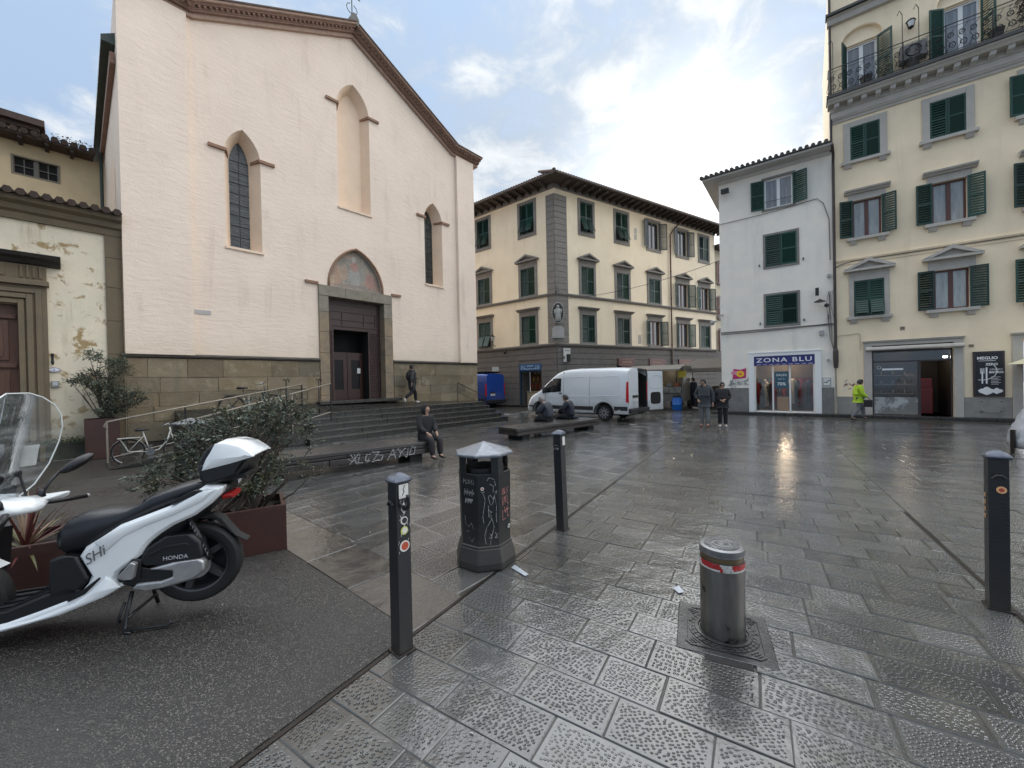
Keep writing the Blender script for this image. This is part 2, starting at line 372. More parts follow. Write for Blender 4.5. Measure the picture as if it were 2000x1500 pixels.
def clip(poly, a, b, c):  # keep a*x+b*y<=c
    out = []
    for i in range(len(poly)):
        p, q = poly[i], poly[(i + 1) % len(poly)]
        dp = a * p[0] + b * p[1] - c; dq = a * q[0] + b * q[1] - c
        if dp <= 0: out.append(p)
        if (dp < 0 < dq) or (dq < 0 < dp):
            s = dp / (dp - dq); out.append((p[0] + (q[0] - p[0]) * s, p[1] + (q[1] - p[1]) * s))
    return out
def axes(az):
    a = R(az); return Vector((math.sin(a), math.cos(a))), Vector((math.cos(a), -math.sin(a)))  # v along az, w to its right
V32, W32 = axes(31.8); V40, W40 = axes(40.0)
WL, WR, VEND = -2.06, 1.56, 6.78
CH_O = Vector((-10.62, 10.846)); CH_AZ = 42.1; CU, CN = axes(CH_AZ)      # church frame: along, outward
WB_O = Vector((13.415, 16.369)); WB_AZ = 126.8; BU, BN = axes(WB_AZ)
CB_O = Vector((2.9, 25.07)); KU, KN = axes(58.4); LU, LN = axes(129.0)
PLATE_C = Vector((1.40, 2.68))
def in_piazza(p):
    q = p - CH_O; u, nn = q.dot(CU), q.dot(CN)
    if u < 12.9 and nn < 2.9 and u > 4: return False
    if u < 4.2 and nn < -0.1: return False
    q = p - WB_O
    if q.dot(BN) < 0.5: return False
    q = p - CB_O
    if q.dot(KN) < 0.3 and q.dot(LN) < 0.3: return False
    return p.y < 30 and p.y > 0.7 and abs(p.x) < p.y * 1.5 + 0.6
stones = []   # (poly world, centre, hx, hy, u-axis, kind)
def rows(ua, va, u0, u1, v0, v1, rh, ln, clips, kind='pecked', keep=None, gap=0.006):
    v = v0
    while v < v1:
        h = random.uniform(*rh); u = u0 + random.uniform(-0.6, 0)
        while u < u1:
            L = random.uniform(*ln)
            g = gap * random.uniform(0.7, 1.3) / 2
            c = ua * (u + L / 2) + va * (v + h / 2)
            if in_piazza(c) and (keep is None or keep(c)):
                wob = lambda: random.uniform(-0.004, 0.004)
                loc = [(-L / 2 + g + wob(), -h / 2 + g + wob()), (L / 2 - g + wob(), -h / 2 + g + wob()), (L / 2 - g + wob(), h / 2 - g + wob()), (-L / 2 + g + wob(), h / 2 - g + wob())]
                poly = loc
                for (ax, lim) in clips:      # ax: world 2d vector, keep dot<=lim
                    a = ua.dot(ax); b = va.dot(ax); poly = clip(poly, a, b, lim - c.dot(ax))
                    if len(poly) < 3: break
                if len(poly) >= 3:
                    area = abs(sum(poly[i][0] * poly[(i + 1) % len(poly)][1] - poly[(i + 1) % len(poly)][0] * poly[i][1] for i in range(len(poly)))) / 2
                    if area > 0.006: stones.append((poly, c, L / 2 - g, h / 2 - g, ua, va, kind))
            u += L
        v += h
# lane between the two drain lines and everything beyond / right of it: rows run across
nl = -W32
rows(W32, V32, WL, WR, 0.0, VEND, (0.24, 0.30), (0.32, 0.62), [(-W32, -(WL + 0.02)), (W32, WR - 0.02), (V32, VEND)], keep=lambda c: (c - PLATE_C).length > 0.02)
rows(W32, V32, WR + 0.03, 26, -8.0, 19, (0.31, 0.37), (0.5, 0.95), [(-W32, -(WR + 0.03)), ], keep=lambda c: True)
rows(W32, V32, WL, WR, VEND + 0.03, 31, (0.31, 0.37), (0.5, 0.95), [(-W32, -(WL + 0.02)), (W32, WR + 0.02)])
# left of the lane: rows follow the church front
V_ASPH, V_BAND = 1.645, 2.18
rows(W40, V40, -16, 3, V_ASPH, V_BAND, (0.535, 0.535), (0.75, 1.0), [(W32, WL - 0.02)], kind='smooth', gap=0.008)
rows(V40, W40, V_BAND, 32, -14, 6, (0.33, 0.37), (0.5, 1.0), [(W32, WL - 0.02), (-V40, -V_BAND)], keep=lambda c: c.dot(W32) < WL + 0.5)
# the inlet plate of the rising bollard cuts the stones around it
PV, PW = axes(24.0)
def pix(c): return 1.0 / (c.y * c.y + 0.5)
def cut_plate(st):
    poly, c, hx, hy, ua, va, k = st
    return st
def build_stone(mb, st, uvs, hds):
    poly, c, hx, hy, ua, va, k = st
    n = len(poly); tone = random.random(); dz = random.uniform(-0.003, 0.001); tx, ty = random.uniform(-0.004, 0.004), random.uniform(-0.004, 0.004)
    cxm = sum(p[0] for p in poly) / n; cym = sum(p[1] for p in poly) / n
    ins = 0.006
    def inset(p):
        dx, dy = p[0] - cxm, p[1] - cym; d = math.hypot(dx, dy) or 1; return (p[0] - dx / d * ins, p[1] - dy / d * ins)
    top = [inset(p) for p in poly]
    def W(p, z): q = c + ua * p[0] + va * p[1]; return (q.x, q.y, z)
    vs = [W(p, dz + p[0] * tx + p[1] * ty) for p in top] + [W(p, dz - 0.005 + p[0] * tx + p[1] * ty) for p in poly] + [W(p, -0.03) for p in poly]
    # a world-space right-handed order so that the faces look up
    fs = [tuple(range(n))] + [(n + i, n + (i + 1) % n, (i + 1) % n, i) for i in range(n)] + [(2 * n + i, 2 * n + (i + 1) % n, n + (i + 1) % n, n + i) for i in range(n)]
    if (Vector((*ua, 0)).cross(Vector((*va, 0)))).z < 0: fs = [tuple(reversed(f)) for f in fs]
    mb.add(vs, fs); uvs += top + list(poly) + list(poly); hds += [(hx, hy, tone)] * (3 * n)
def finish_stones(mb, uvs, hds, name, m, parent, **k):
    o = mb.build(name, m, parent, norm=False, **k); me = o.data
    ul = me.uv_layers.new(name='UVMap'); lv = [0] * len(me.loops); me.loops.foreach_get('vertex_index', lv)
    ul.data.foreach_set('uv', [x for i in lv for x in uvs[i]])
    a = me.attributes.new('hd', 'FLOAT_VECTOR', 'POINT'); a.data.foreach_set('vector', [x for h in hds for x in h])
    return o
stones.sort(key=lambda s: s[1].length)
vis = [s for s in stones if abs(s[1].x) < s[1].y * 1.32 + 0.3 and s[1].y > 1.55]
# the 300 that show largest: area over distance squared
def shows(s):
    p = s[0]; ar = abs(sum(p[i][0] * p[(i + 1) % len(p)][1] - p[(i + 1) % len(p)][0] * p[i][1] for i in range(len(p)))) / 2
    return ar * 1.75 / max(s[1].y, 1.2) ** 3
vis.sort(key=shows, reverse=True); single = vis[:296]; ids = {id(s) for s in single}
for st in single:
    mb = MB(); uvs = []; hds = []; build_stone(mb, st, uvs, hds)
    finish_stones(mb, uvs, hds, 'paving_stone' if st[6] == 'pecked' else 'paving_slab', M_STONE if st[6] == 'pecked' else M_SLAB, pavement)
for kd, mm, nm in (('pecked', M_STONE, 'paving_stones'), ('smooth', M_SLAB, 'paving_slabs')):
    mb = MB(); uvs = []; hds = []
    for st in stones:
        if id(st) not in ids and st[6] == kd: build_stone(mb, st, uvs, hds)
    if mb.v: finish_stones(mb, uvs, hds, nm, mm, pavement, kind='stuff')
# mortar bed close under the stones
mb = MB()
mb.add([(-22, 0.3, -0.008), (24, 0.3, -0.008), (24, 29, -0.008), (-22, 29, -0.008)], [(0, 1, 2, 3)])
mb.build('mortar_bed', M_JOINT, pavement)
# steel drain lines along the lane
M_STEEL = mat('dark_steel', (0.05, 0.042, 0.036), 0.35, metal=0.6, var=0.5, vs=14, bump=0.2, bs=90)
for w0, v0, v1 in ((WL, -0.5, 6.72), (WR + 0.015, -2, 6.78)):
    mb = MB(); p = W32 * w0; a = p + V32 * v0; b = p + V32 * v1; s = W32 * 0.012
    for (k0, z) in ((-1, 0.0),):
        mb.add([(a.x - s.x, a.y - s.y, -0.002), (a.x + s.x, a.y + s.y, -0.002), (b.x + s.x, b.y + s.y, -0.002), (b.x - s.x, b.y - s.y, -0.002),
                (a.x - s.x, a.y - s.y, -0.03), (a.x + s.x, a.y + s.y, -0.03), (b.x + s.x, b.y + s.y, -0.03), (b.x - s.x, b.y - s.y, -0.03)], [(0, 1, 2, 3), (0, 4, 5, 1), (1, 5, 6, 2), (2, 6, 7, 3), (3, 7, 4, 0)])
    mb.build('drain_strip', M_STEEL, pavement)
# asphalt patch with pale aggregate
def asphalt_mat():
    m = bpy.data.materials.new('asphalt'); m.use_nodes = True; t = m.node_tree; b = t.nodes['Principled BSDF']
    geo = N(t, 'ShaderNodeNewGeometry'); pos = geo.outputs['Position']
    vo = N(t, 'ShaderNodeTexVoronoi', feature='F1'); vo.inputs['Scale'].default_value = 120; lk(t, pos, vo.inputs['Vector'])
    vo2 = N(t, 'ShaderNodeTexVoronoi', feature='F1'); vo2.inputs['Scale'].default_value = 45; lk(t, pos, vo2.inputs['Vector'])
    sc_ = N(t, 'ShaderNodeSeparateColor'); lk(t, vo.outputs['Color'], sc_.inputs[0]); s3 = N(t, 'ShaderNodeSeparateColor'); lk(t, vo2.outputs['Color'], s3.inputs[0])
    grain = mth(t, 'MULTIPLY', ramp(t, sc_.outputs[0], 0.45, 0.95), ramp(t, vo.outputs['Distance'], 0.62, 0.2))
    c = mixc(t, grain, (0.026, 0.024, 0.022), (0.19, 0.175, 0.15))
    big = mth(t, 'MULTIPLY', ramp(t, s3.outputs[1], 0.93, 0.97), ramp(t, vo2.outputs['Distance'], 0.45, 0.3))
    c = mixc(t, mth(t, 'MULTIPLY', big, 0.25), c, (0.3, 0.28, 0.24))
    c = mixc(t, mth(t, 'MULTIPLY', ramp(t, noise(t, pos, 2.1, 7, 0.7, 0.8), 0.56, 0.66), 0.75), c, (0.03, 0.028, 0.026))
    c = mixc(t, mth(t, 'MULTIPLY', ramp(t, noise(t, pos, 0.9, 5, 0.6), 0.4, 0.7), 0.5), c, (0.04, 0.038, 0.035))
    lk(t, c, b.inputs['Base Color'])
    rg = mth(t, 'MULTIPLY_ADD', ramp(t, noise(t, pos, 0.7, 4), 0.4, 0.6), -0.27, 0.5); lk(t, rg, b.inputs['Roughness'])
    bn = N(t, 'ShaderNodeBump'); bn.inputs['Strength'].default_value = 0.9; bn.inputs['Distance'].default_value = 0.004
    lk(t, mth(t, 'ADD', mth(t, 'MULTIPLY', vo.outputs['Distance'], -1.0), noise(t, pos, 180, 3)), bn.inputs['Height']); lk(t, bn.outputs[0], b.inputs['Normal'])
    return m
mb = MB()
# polygon: w<WL-0.02 (lane frame) and v40<V_ASPH ; corner where both lines meet
def meet(w, v):
    # p.W32=w, p.V40=v
    d = W32.x * V40.y - W32.y * V40.x
    return Vector(((w * V40.y - v * W32.y) / d, (W32.x * v - V40.x * w) / d))
k0 = meet(WL - 0.025, V_ASPH - 0.01); far = k0 - W40 * 9
pts = [k0, far, far - V40 * 8, k0 - V32 * 6]
mb.prism([(p.x, p.y) for p in pts], -0.03, 0.001, 'z')
asphalt = mb.build('asphalt_patch', asphalt_mat(), pavement, label='speckled asphalt patch under the scooter')
# pale chips and butts scattered on the ground
M_CHIP = mat('pale_litter', (0.42, 0.4, 0.36), 0.7, var=0.3, vs=20)
chips = MB(); rc = random.Random(4)
for i in range(18):
    x, y = rc.uniform(-4.5, 4.5), rc.uniform(1.5, 6.5)
    a = rc.uniform(0, 6.28); L = rc.uniform(0.004, 0.011); w_ = rc.uniform(0.002, 0.004); d = Vector((math.cos(a), math.sin(a))); q = Vector((-d.y, d.x))
    vs = []
    for z in (0.001, 0.006):
        for s1_, s2_ in ((-1, -1), (1, -1), (1, 1), (-1, 1)): p = Vector((x, y)) + d * L * s1_ + q * w_ * s2_; vs.append((p.x, p.y, z))
    chips.add(vs, [(4, 5, 6, 7), (0, 1, 5, 4), (1, 2, 6, 5), (2, 3, 7, 6), (3, 0, 4, 7)])
tag(chips.build('litter_chips', M_CHIP), 'tiny pale chips and cigarette ends scattered over the wet ground', 'litter', kind='stuff')
# ============================================================ CHURCH
def church_mat():
    m = mat('church_plaster', (0.91, 0.75, 0.60), 0.85, streak=((.62, .49, .38), 2.4, .8), var=0.12, vs=0.55, vcol=(0.80, 0.65, 0.53), dirt=((0.72, 0.57, 0.45), 2.2, 0.62, 0.85), grime=((0.66, 0.55, 0.40), 2.2, 3.6))
    t = m.node_tree; b = t.nodes['Principled BSDF']; tcn = N(t, 'ShaderNodeTexCoord')
    mp = N(t, 'ShaderNodeMapping'); mp.inputs['Scale'].default_value = (1.0, 1.0, 3.2); mp.inputs['Rotation'].default_value = (0, 0.12, 0); lk(t, tcn.outputs['Object'], mp.inputs[0])
    h = mth(t, 'ADD', noise(t, mp.outputs[0], 3.0, 7, 0.62, 0.5), mth(t, 'MULTIPLY', noise(t, tcn.outputs['Object'], 30, 4), 0.25))
    bn = N(t, 'ShaderNodeBump'); bn.inputs['Strength'].default_value = 0.4; bn.inputs['Distance'].default_value = 0.05; lk(t, h, bn.inputs['Height']); lk(t, bn.outputs[0], b.inputs['Normal'])
    return m
M_CH = church_mat()
M_CHR = mat('church_reveal', (0.90, 0.70, 0.52), 0.85, var=0.15, vs=1.5, bump=0.3, bs=8)
M_TERRA = mat('terracotta', (0.33, 0.20, 0.145), 0.8, var=0.4, vs=6, bump=0.4, bs=30)
M_TERRA2 = mat('pale_terracotta', (0.46, 0.31, 0.23), 0.8, var=0.3, vs=6, bump=0.4, bs=30)
M_PLINTH = [mat('sandstone_%d' % i, c, 0.75, objvar=.15, streak=((.12, .11, .07), 3, .8), var=0.45, vs=1.6, vcol=(c[0] * .62, c[1] * .6, c[2] * .55), bump=0.7, bs=14, dirt=((0.30, 0.25, 0.17), 3.0, 0.5, 0.75), bd=0.02) for i, c in enumerate([(0.215, 0.17, 0.105), (0.25, 0.19, 0.115), (0.19, 0.16, 0.11), (0.26, 0.21, 0.135)])]
M_PSTRING = mat('plinth_moulding', (0.09, 0.078, 0.062), 0.7, var=0.5, vs=5, bump=0.5, bs=30)
M_PORT = mat('portal_stone', (0.33, 0.235, 0.135), 0.7, var=0.4, vs=3, vcol=(0.16, 0.14, 0.11), bump=0.5, bs=20)
M_PORTG = mat('lintel_stone', (0.29, 0.255, 0.19), 0.7, var=0.4, vs=4, bump=0.5, bs=20)
M_STAIN = mat('leaded_glass', (0.02, 0.025, 0.028), 0.16, var=0.5, vs=2.5, vcol=(0.035, 0.04, 0.036), bump=0.6, bs=2.0, stretch=(1, 1, 5), bd=0.05)
M_IRON = mat('wrought_iron', (0.03, 0.028, 0.027), 0.5, metal=0.5, var=0.4, vs=20)
M_DOORB = mat('studded_brown', (0.07, 0.035, 0.03), 0.45, var=0.4, vs=6, bump=0.4, bs=50)
M_WOODR = mat('red_wood', (0.05, 0.017, 0.009), 0.4, var=0.5, vs=2, stretch=(8, 8, 1), bump=0.2, bs=20)
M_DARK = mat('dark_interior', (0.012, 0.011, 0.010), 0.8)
M_BRONZE = mat('brown_moulding', (0.33, 0.19, 0.12), 0.75, var=0.3, vs=8, bump=0.3, bs=30)
church = thing('church', 'tall cream plastered church front with gabled roofline and arched doorway', 'church', (CH_O.x, CH_O.y, 0), az_rot(CH_AZ))
def fresco_mat():
    m = bpy.data.materials.new('faded_fresco'); m.use_nodes = True; t = m.node_tree; b = t.nodes['Principled BSDF']; b.inputs['Roughness'].default_value = 0.85
    tcn = N(t, 'ShaderNodeTexCoord'); v = tcn.outputs['Object']
    c = mixc(t, ramp(t, noise(t, v, 3.2, 7, 0.65, 0.8), 0.35, 0.65), (0.42, 0.33, 0.25), (0.25, 0.24, 0.21))
    def blob(cx_, cz_, rx, rz, col, c, f=0.62):
        mp = N(t, 'ShaderNodeMapping'); mp.vector_type = 'POINT'; mp.inputs['Location'].default_value = (-cx_ / rx, 0, -cz_ / rz); mp.inputs['Scale'].default_value = (1 / rx, 0, 1 / rz)
        lk(t, v, mp.inputs[0]); ln = N(t, 'ShaderNodeVectorMath', operation='LENGTH'); lk(t, mp.outputs[0], ln.inputs[0])
        d = mth(t, 'ADD', ln.outputs['Value'], mth(t, 'MULTIPLY', mth(t, 'SUBTRACT', noise(t, v, 7, 5), 0.5), 0.9))
        return mixc(t, mth(t, 'MULTIPLY', ramp(t, d, 1.1, 0.75), f), c, col)
    for a in [(6.7, 6.05, .26, .42, (0.36, 0.36, 0.34)), (6.7, 6.45, .18, .2, (0.42, 0.2, 0.16)), (6.68, 6.75, .1, .13, (0.55, 0.48, 0.42)), (7.35, 5.95, .25, .35, (0.46, 0.22, 0.18)),
              (6.0, 6.0, .18, .4, (0.50, 0.30, 0.20)), (5.78, 5.8, .12, .25, (0.55, 0.42, 0.3)), (6.3, 6.15, .12, .3, (0.42, 0.28, 0.2)), (7.05, 6.2, .12, .35, (0.32, 0.30, 0.25)), (7.62, 5.75, .12, .25, (0.36, 0.22, 0.16)), (6.7, 5.65, .9, .08, (0.25, 0.2, 0.17))]:
        c = blob(*a[:5], c)
    c = mixc(t, mth(t, 'MULTIPLY', ramp(t, noise(t, v, 11, 8, 0.7), 0.52, 0.68), 0.5), c, (0.55, 0.46, 0.36))
    lk(t, c, b.inputs['Base Color']); return m
# --- front wall with splayed openings
GZ, AZ_ = 12.95, 15.52
AP = 6.71
front = [(0, 0.2), (13.03, 0.2), (13.03, GZ), (11.75, GZ), (AP, AZ_), (1.62, GZ), (0, GZ)]
wl = pointed(2.39, 3.40, 6.25, 9.25, 10.17); wn_ = pointed(6.05, 7.38, 8.66, 12.62, 13.70); wr = pointed(10.02, 11.04, 6.34, 9.35, 10.2)
door_h = rect(5.18, 8.22, 0.3, 5.5); lun = pointed(5.58, 7.83, 5.52, 5.56, 7.14, 10)
dh = [(5.18, 0.3), (8.22, 0.3), (8.22, 5.51), (7.83, 5.51)] + lun[2:-1] + [(5.58, 5.51), (5.18, 5.51)]
mb = MB()
sheet(front, [wl, wn_, wr, dh], 0.0, [0, 0, 0, 0.5], mb)
def splay(h, c, s, d, mb, top=0.98):
    """reveal from outline h to a smaller outline at depth d; returns the inner outline"""
    inner = [(c + (p[0] - c) * s, p[1]) for p in h]
    zs = [p[1] for p in h]; z0, z1 = min(zs), max(zs)
    inner = [(p[0], z0 + 0.16 + (p[1] - z0) * ((z1 - 0.22 - z0 - 0.16) / (z1 - z0))) for p in inner]
    n = len(h); mb.add([(p[0], 0, p[1]) for p in h] + [(p[0], d, p[1]) for p in inner], [(k, (k + 1) % n, n + (k + 1) % n, n + k) for k in range(n)], 1)
    return inner
il = splay(wl, 2.895, 0.56, 0.5, mb); inn = splay(wn_, 6.715, 0.72, 0.42, mb); ir = splay(wr, 10.53, 0.56, 0.5, mb)
mb.add([(p[0], 0.42, p[1]) for p in inn], [tuple(t) for t in tessellate_polygon([[Vector((p[0], p[1], 0)) for p in inn]])], 1)
# sides and back so that the front is a real volume
mb.add([(0, 0, .2), (0, 0, GZ), (0, 9, GZ - 1.6), (0, 9, .2)], [(0, 1, 2, 3)], 0)
mb.add([(13.03, 0, .2), (13.03, 0, GZ), (13.03, 30, GZ - 1.6), (13.03, 30, .2)], [(0, 1, 2, 3)], 0)
mb.build('wall', [M_CH, M_CHR], church)
for ins in (il, ir):
    mb = MB(); mb.prism([(p[0], p[1]) for p in ins], 0.5, 0.53, 'y')
    g = mb.build('stained_glass', M_STAIN, church)
    x0 = min(p[0] for p in ins); x1 = max(p[0] for p in ins); z0 = min(p[1] for p in ins); z1 = max(p[1] for p in ins)
    mb = MB()
    z = z0 + 0.35
    while z < z1 - 0.5: mb.box(x0, x1, 0.485, 0.498, z, z + 0.02); z += 0.36
    mb.box((x0 + x1) / 2 - .008, (x0 + x1) / 2 + .008, 0.486, 0.497, z0, z1 - 0.12)
    mb.build('glazing_bar', M_IRON, g)
# pilasters at both ends
for a, b in ((0.0, 1.5), (11.93, 13.03)):
    mb = MB(); mb.box(a, b, -0.15, -0.003, 2.72, GZ + 0.0); mb.build('pilaster', M_CH, church)
# terracotta cornice following the gable
def cornice_path(p0, p1, y0, h0, h1, mb, mi=0):
    d = Vector((p1[0] - p0[0], p1[1] - p0[1])); d.normalize(); q = Vector((-d.y, d.x)); h0 *= .74; h1 *= .74; p0 = Vector(p0) - d * .16 * h1; p1 = Vector(p1) + d * (.55 if p1[1] > 15 else .12) * h1; y0 = y0 + .0015 * int(p0[0])
    if q.y < 0: q = -q
    pts = [Vector(p0) + q * h0, Vector(p1) + q * h0, Vector(p1) + q * h1, Vector(p0) + q * h1]
    mb.prism([(p.x, p.y) for p in pts], y0, 0.25, 'y', mi)
prof = [(-0.35, GZ), (1.66, GZ), (AP, AZ_), (11.71, GZ), (13.38, GZ)]
for a, b in zip(prof[:-1], prof[1:]):
    mb = MB()
    cornice_path(a, b, -0.12, -0.02, 0.14, mb, 1); cornice_path(a, b, -0.22, 0.14, 0.22, mb, 0); cornice_path(a, b, -0.36, 0.30, 0.38, mb, 0); cornice_path(a, b, -0.46, 0.38, 0.46, mb, 1); cornice_path(a, b, -0.25, 0.22, 0.30, mb, 1)
    L = math.hypot(b[0] - a[0], b[1] - a[1]); nn = int(L / 0.16); d = Vector(((b[0] - a[0]) / L, (b[1] - a[1]) / L)); q = Vector((-d.y, d.x)); q = q if q.y > 0 else -q
    for k in range(nn):
        c = Vector(a) + d * (k + .5) * L / nn
        pts = [c - d * .035 + q * .168, c + d * .035 + q * .168, c + d * .035 + q * .218, c - d * .035 + q * .218]
        mb.prism([(p.x, p.y) for p in pts], -0.335, -0.25, 'y', 0)
    mb.build('cornice', [M_TERRA, M_TERRA2], church)
    mb = MB(); cornice_path(a, b, -0.5, 0.463, 0.52, mb); mb.build('roof_edge', mat('roof_edge_dark', (0.14, 0.10, 0.08), 0.8, var=0.4), church)
# small mouldings at the arch springings: front, and turning into the reveal
for (u, z, dirn, dep) in ((2.39, 9.27, -1, .4), (3.40, 9.27, 1, .4), (6.05, 12.62, -1, .4), (7.38, 12.62, 1, .4), (10.02, 9.37, -1, .4), (11.04, 9.37, 1, .4), (5.18, 5.5, -1, 0), (8.22, 5.5, 1, 0)):
    mb = MB(); a, b = sorted((u, u + dirn * (0.42 if dep else 0.45)))
    mb.box(a, b, -0.08, -0.002, z, z + 0.09)
    if dep:
        s = -dirn
        vs = [(u, -0.08, z), (u, -0.08, z + .09), (u + s * .14, dep, z + .09), (u + s * .14, dep, z), (u + s * .06, -0.08, z), (u + s * .06, -0.08, z + .09), (u + s * .2, dep, z + .09), (u + s * .2, dep, z)]
        mb.add(vs, [(0, 1, 2, 3), (4, 5, 6, 7), (1, 2, 6, 5), (0, 3, 7, 4), (0, 1, 5, 4)])
    mb.build('impost', M_BRONZE, church)
# sills
for a, b, z in ((2.36, 3.44, 6.18), (6.02, 7.41, 8.6), (10.0, 11.08, 6.27)):
    mb = MB(); mb.box(a, b, -0.05, -0.002, z, z + 0.08); mb.build('sill', M_CHR, church)
# iron hooks under the portal etc are too small; cross on the gable
mb = MB(); mb.prism([(AP - .2, AZ_ + .34), (AP + .2, AZ_ + .34), (AP + .17, AZ_ + .62), (AP + .05, AZ_ + .8), (AP - .05, AZ_ + .8), (AP - .17, AZ_ + .62)], -.35, .1); base = mb.build('cross_base', mat('grey_stone', (0.2, 0.19, 0.17), 0.8, var=.4, bump=.4), church)
mb = MB(); zc = AZ_ + .8
mb.tube([(AP, -.12, zc), (AP, -.12, zc + 1.3)], .02); mb.tube([(AP - .35, -.12, zc + .85), (AP + .35, -.12, zc + .85)], .018)
for s in (-1, 1):
    mb.tube([(AP + s * .22 * math.sin(a), -.12, zc + .3 - .2 * math.cos(a)) for a in [0, .5, 1, 1.6, 2.2, 2.8]], .014, 6)
mb.build('iron_cross', M_IRON, base)
# --- plinth of sandstone blocks
PT = 2.62
def blocks(u0, u1, rowz, d=-0.06, skip=None):
    for i in range(len(rowz) - 1):
        u = u0; r = random.Random(i * 7 + int(u0 * 3)); first = True
        while u < u1 - 1e-3:
            L = r.uniform(0.7, 1.5); 
            if first: L *= r.uniform(.5, 1); first = False
            e = min(u + L, u1)
            if u1 - e < 0.3: e = u1
            mb = MB(); j = r.uniform(-.018, .008)
            mb.box(u + .003, e - .003, d + j, -0.003, rowz[i] + .003, rowz[i + 1] - .003)
            mb.build('stone_block', M_PLINTH[r.randrange(4)], church, bevel=0.008); u = e
rz = [0.25, 0.8, 1.22, 1.62, 2.06, 2.62]
blocks(0.0, 5.16, rz); blocks(8.24, 13.06, rz)
for a, b in ((-0.08, 5.17), (8.23, 13.12)):
    mb = MB(); mb.prism([(-0.02, 2.62), (-0.12, 2.64), (-0.14, 2.69), (-0.10, 2.73), (-0.02, 2.75)], a, b, 'x'); mb.build('plinth_moulding', M_PSTRING, church)
mb = MB(); mb.box(-0.03, 13.06, -0.02, 0.2, -0.02, 0.3); mb.build('footing', M_PSTRING, church)
# side of the church, right end plinth
mb = MB(); mb.box(13.032, 13.1, -0.05, 25, 0, 2.62); mb.build('side_plinth', M_PLINTH[1], church)
# --- portal
for u0, u1 in ((5.18, 5.54), (7.84, 8.22)):
    zr = [0.3, 1.35, 2.2, 2.95, 3.75, 4.5, 5.1]
    for i in range(len(zr) - 1):
        mb = MB(); mb.box(u0 + .002, u1 - .002, -0.07, 0.49, zr[i] + .004, zr[i + 1] - .004); mb.build('jamb_stone', M_PORTG if i == 5 else M_PORT, church, bevel=.01)
for a, b in ((5.18, 6.2), (6.2, 7.3), (7.3, 8.22)):
    mb = MB(); mb.box(a + .003, b - .003, -0.08, 0.49, 5.104, 5.5); mb.build('lintel_stone', M_PORTG, church, bevel=.01)
mb = MB(); mb.add([(p[0], 0.16, p[1]) for p in lun], [tuple(t) for t in tessellate_polygon([[Vector((p[0], p[1], 0)) for p in lun]])]); mb.build('fresco', fresco_mat(), church)
mb = MB(); arc = lun[2:-1]; arc = [(7.83, 5.5)] + arc + [(5.58, 5.5)]
mb.tube([(p[0], -0.0, p[1]) for p in arc], .05, 6); mb.build('arch_moulding', M_BRONZE, church, smooth=True)
mb = MB(); mb.box(5.54, 7.84, 0.32, 0.36, 3.92, 5.1)
door_s = mb.build('door_surround', M_DOORB, church)
mb = MB(); mb.box(5.54, 5.86, 0.32, 0.36, .3, 3.92); mb.box(7.3, 7.84, 0.32, 0.36, .3, 3.92); mb.build('door_surround', M_DOORB, church)
mb = MB(); r = random.Random(2)
for uu0, uu1, z0, z1 in ((5.58, 5.84, 1.2, 3.9), (7.34, 7.82, 1.2, 3.9)):
    z = z0
    while z < z1:
        u = uu0 + .04
        while u < uu1: mb.add([(u - .03, .318, z - .03), (u + .03, .318, z - .03), (u + .03, .318, z + .03), (u - .03, .318, z + .03), (u, .285, z)], [(0, 1, 4), (1, 2, 4), (2, 3, 4), (3, 0, 4)]); u += .08
        z += .08
for z in (4.05, 4.3, 4.62, 4.9): mb.box(5.6, 7.78, .29, .318, z, z + .05)
for u in (5.7, 6.2, 7.1, 7.6): mb.box(u, u + .05, .29, .318, 4.1, 4.62)
mb.build('door_studs', M_DOORB, church, kind='stuff')
# inner vestibule: dark above, wooden doors with glass
mb = MB(); sheet(rect(5.54, 7.84, .3, 3.92), [rect(5.86, 7.30, .3, 3.9)], .3615, [0.9], mb); mb.add([(5.86, 1.26, .3), (7.3, 1.26, .3), (7.3, 1.26, 3.9), (5.86, 1.26, 3.9)], [(0, 1, 2, 3)]); mb.build('vestibule', M_DARK, church)
for a, b in ((5.88, 6.58), (6.58, 7.28)):
    mb = MB(); w_ = .17
    mb.box(a + .01, a + w_, .75, .8, 1.12, 3.0); mb.box(b - w_, b - .01, .75, .8, 1.12, 3.0); mb.box(a + w_, b - w_, .75, .8, 1.12, 1.55); mb.box(a + w_, b - w_, .75, .8, 2.75, 3.0); mb.box(a + .01, b - .01, .75, .8, 3.0, 3.06)
    d = mb.build('door_leaf', M_WOODR, church); mb = MB(); mb.box(a + w_, b - w_, .77, .78, 1.55, 2.75); mb.build('pane', mat('dark_pane', (.006, .006, .007), .25, spec=.15), d)
mb = MB(); mb.box(7.0, 7.14, .74, .748, 2.2, 2.42); mb.build('notice', mat('white_paper', (.7, .7, .68), .6), church)
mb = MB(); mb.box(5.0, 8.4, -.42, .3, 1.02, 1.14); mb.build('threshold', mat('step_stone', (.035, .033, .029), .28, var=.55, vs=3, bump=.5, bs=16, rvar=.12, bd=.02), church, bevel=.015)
M_STEP = MATS['step_stone']; M_TREAD = mat('lit_tread', (.12, .115, .10), .18, var=.5, vs=3, bump=.4, bs=14, rvar=.1, bd=.02, coat=.4)  # same stone; light on the wet treads is put into this paler colour
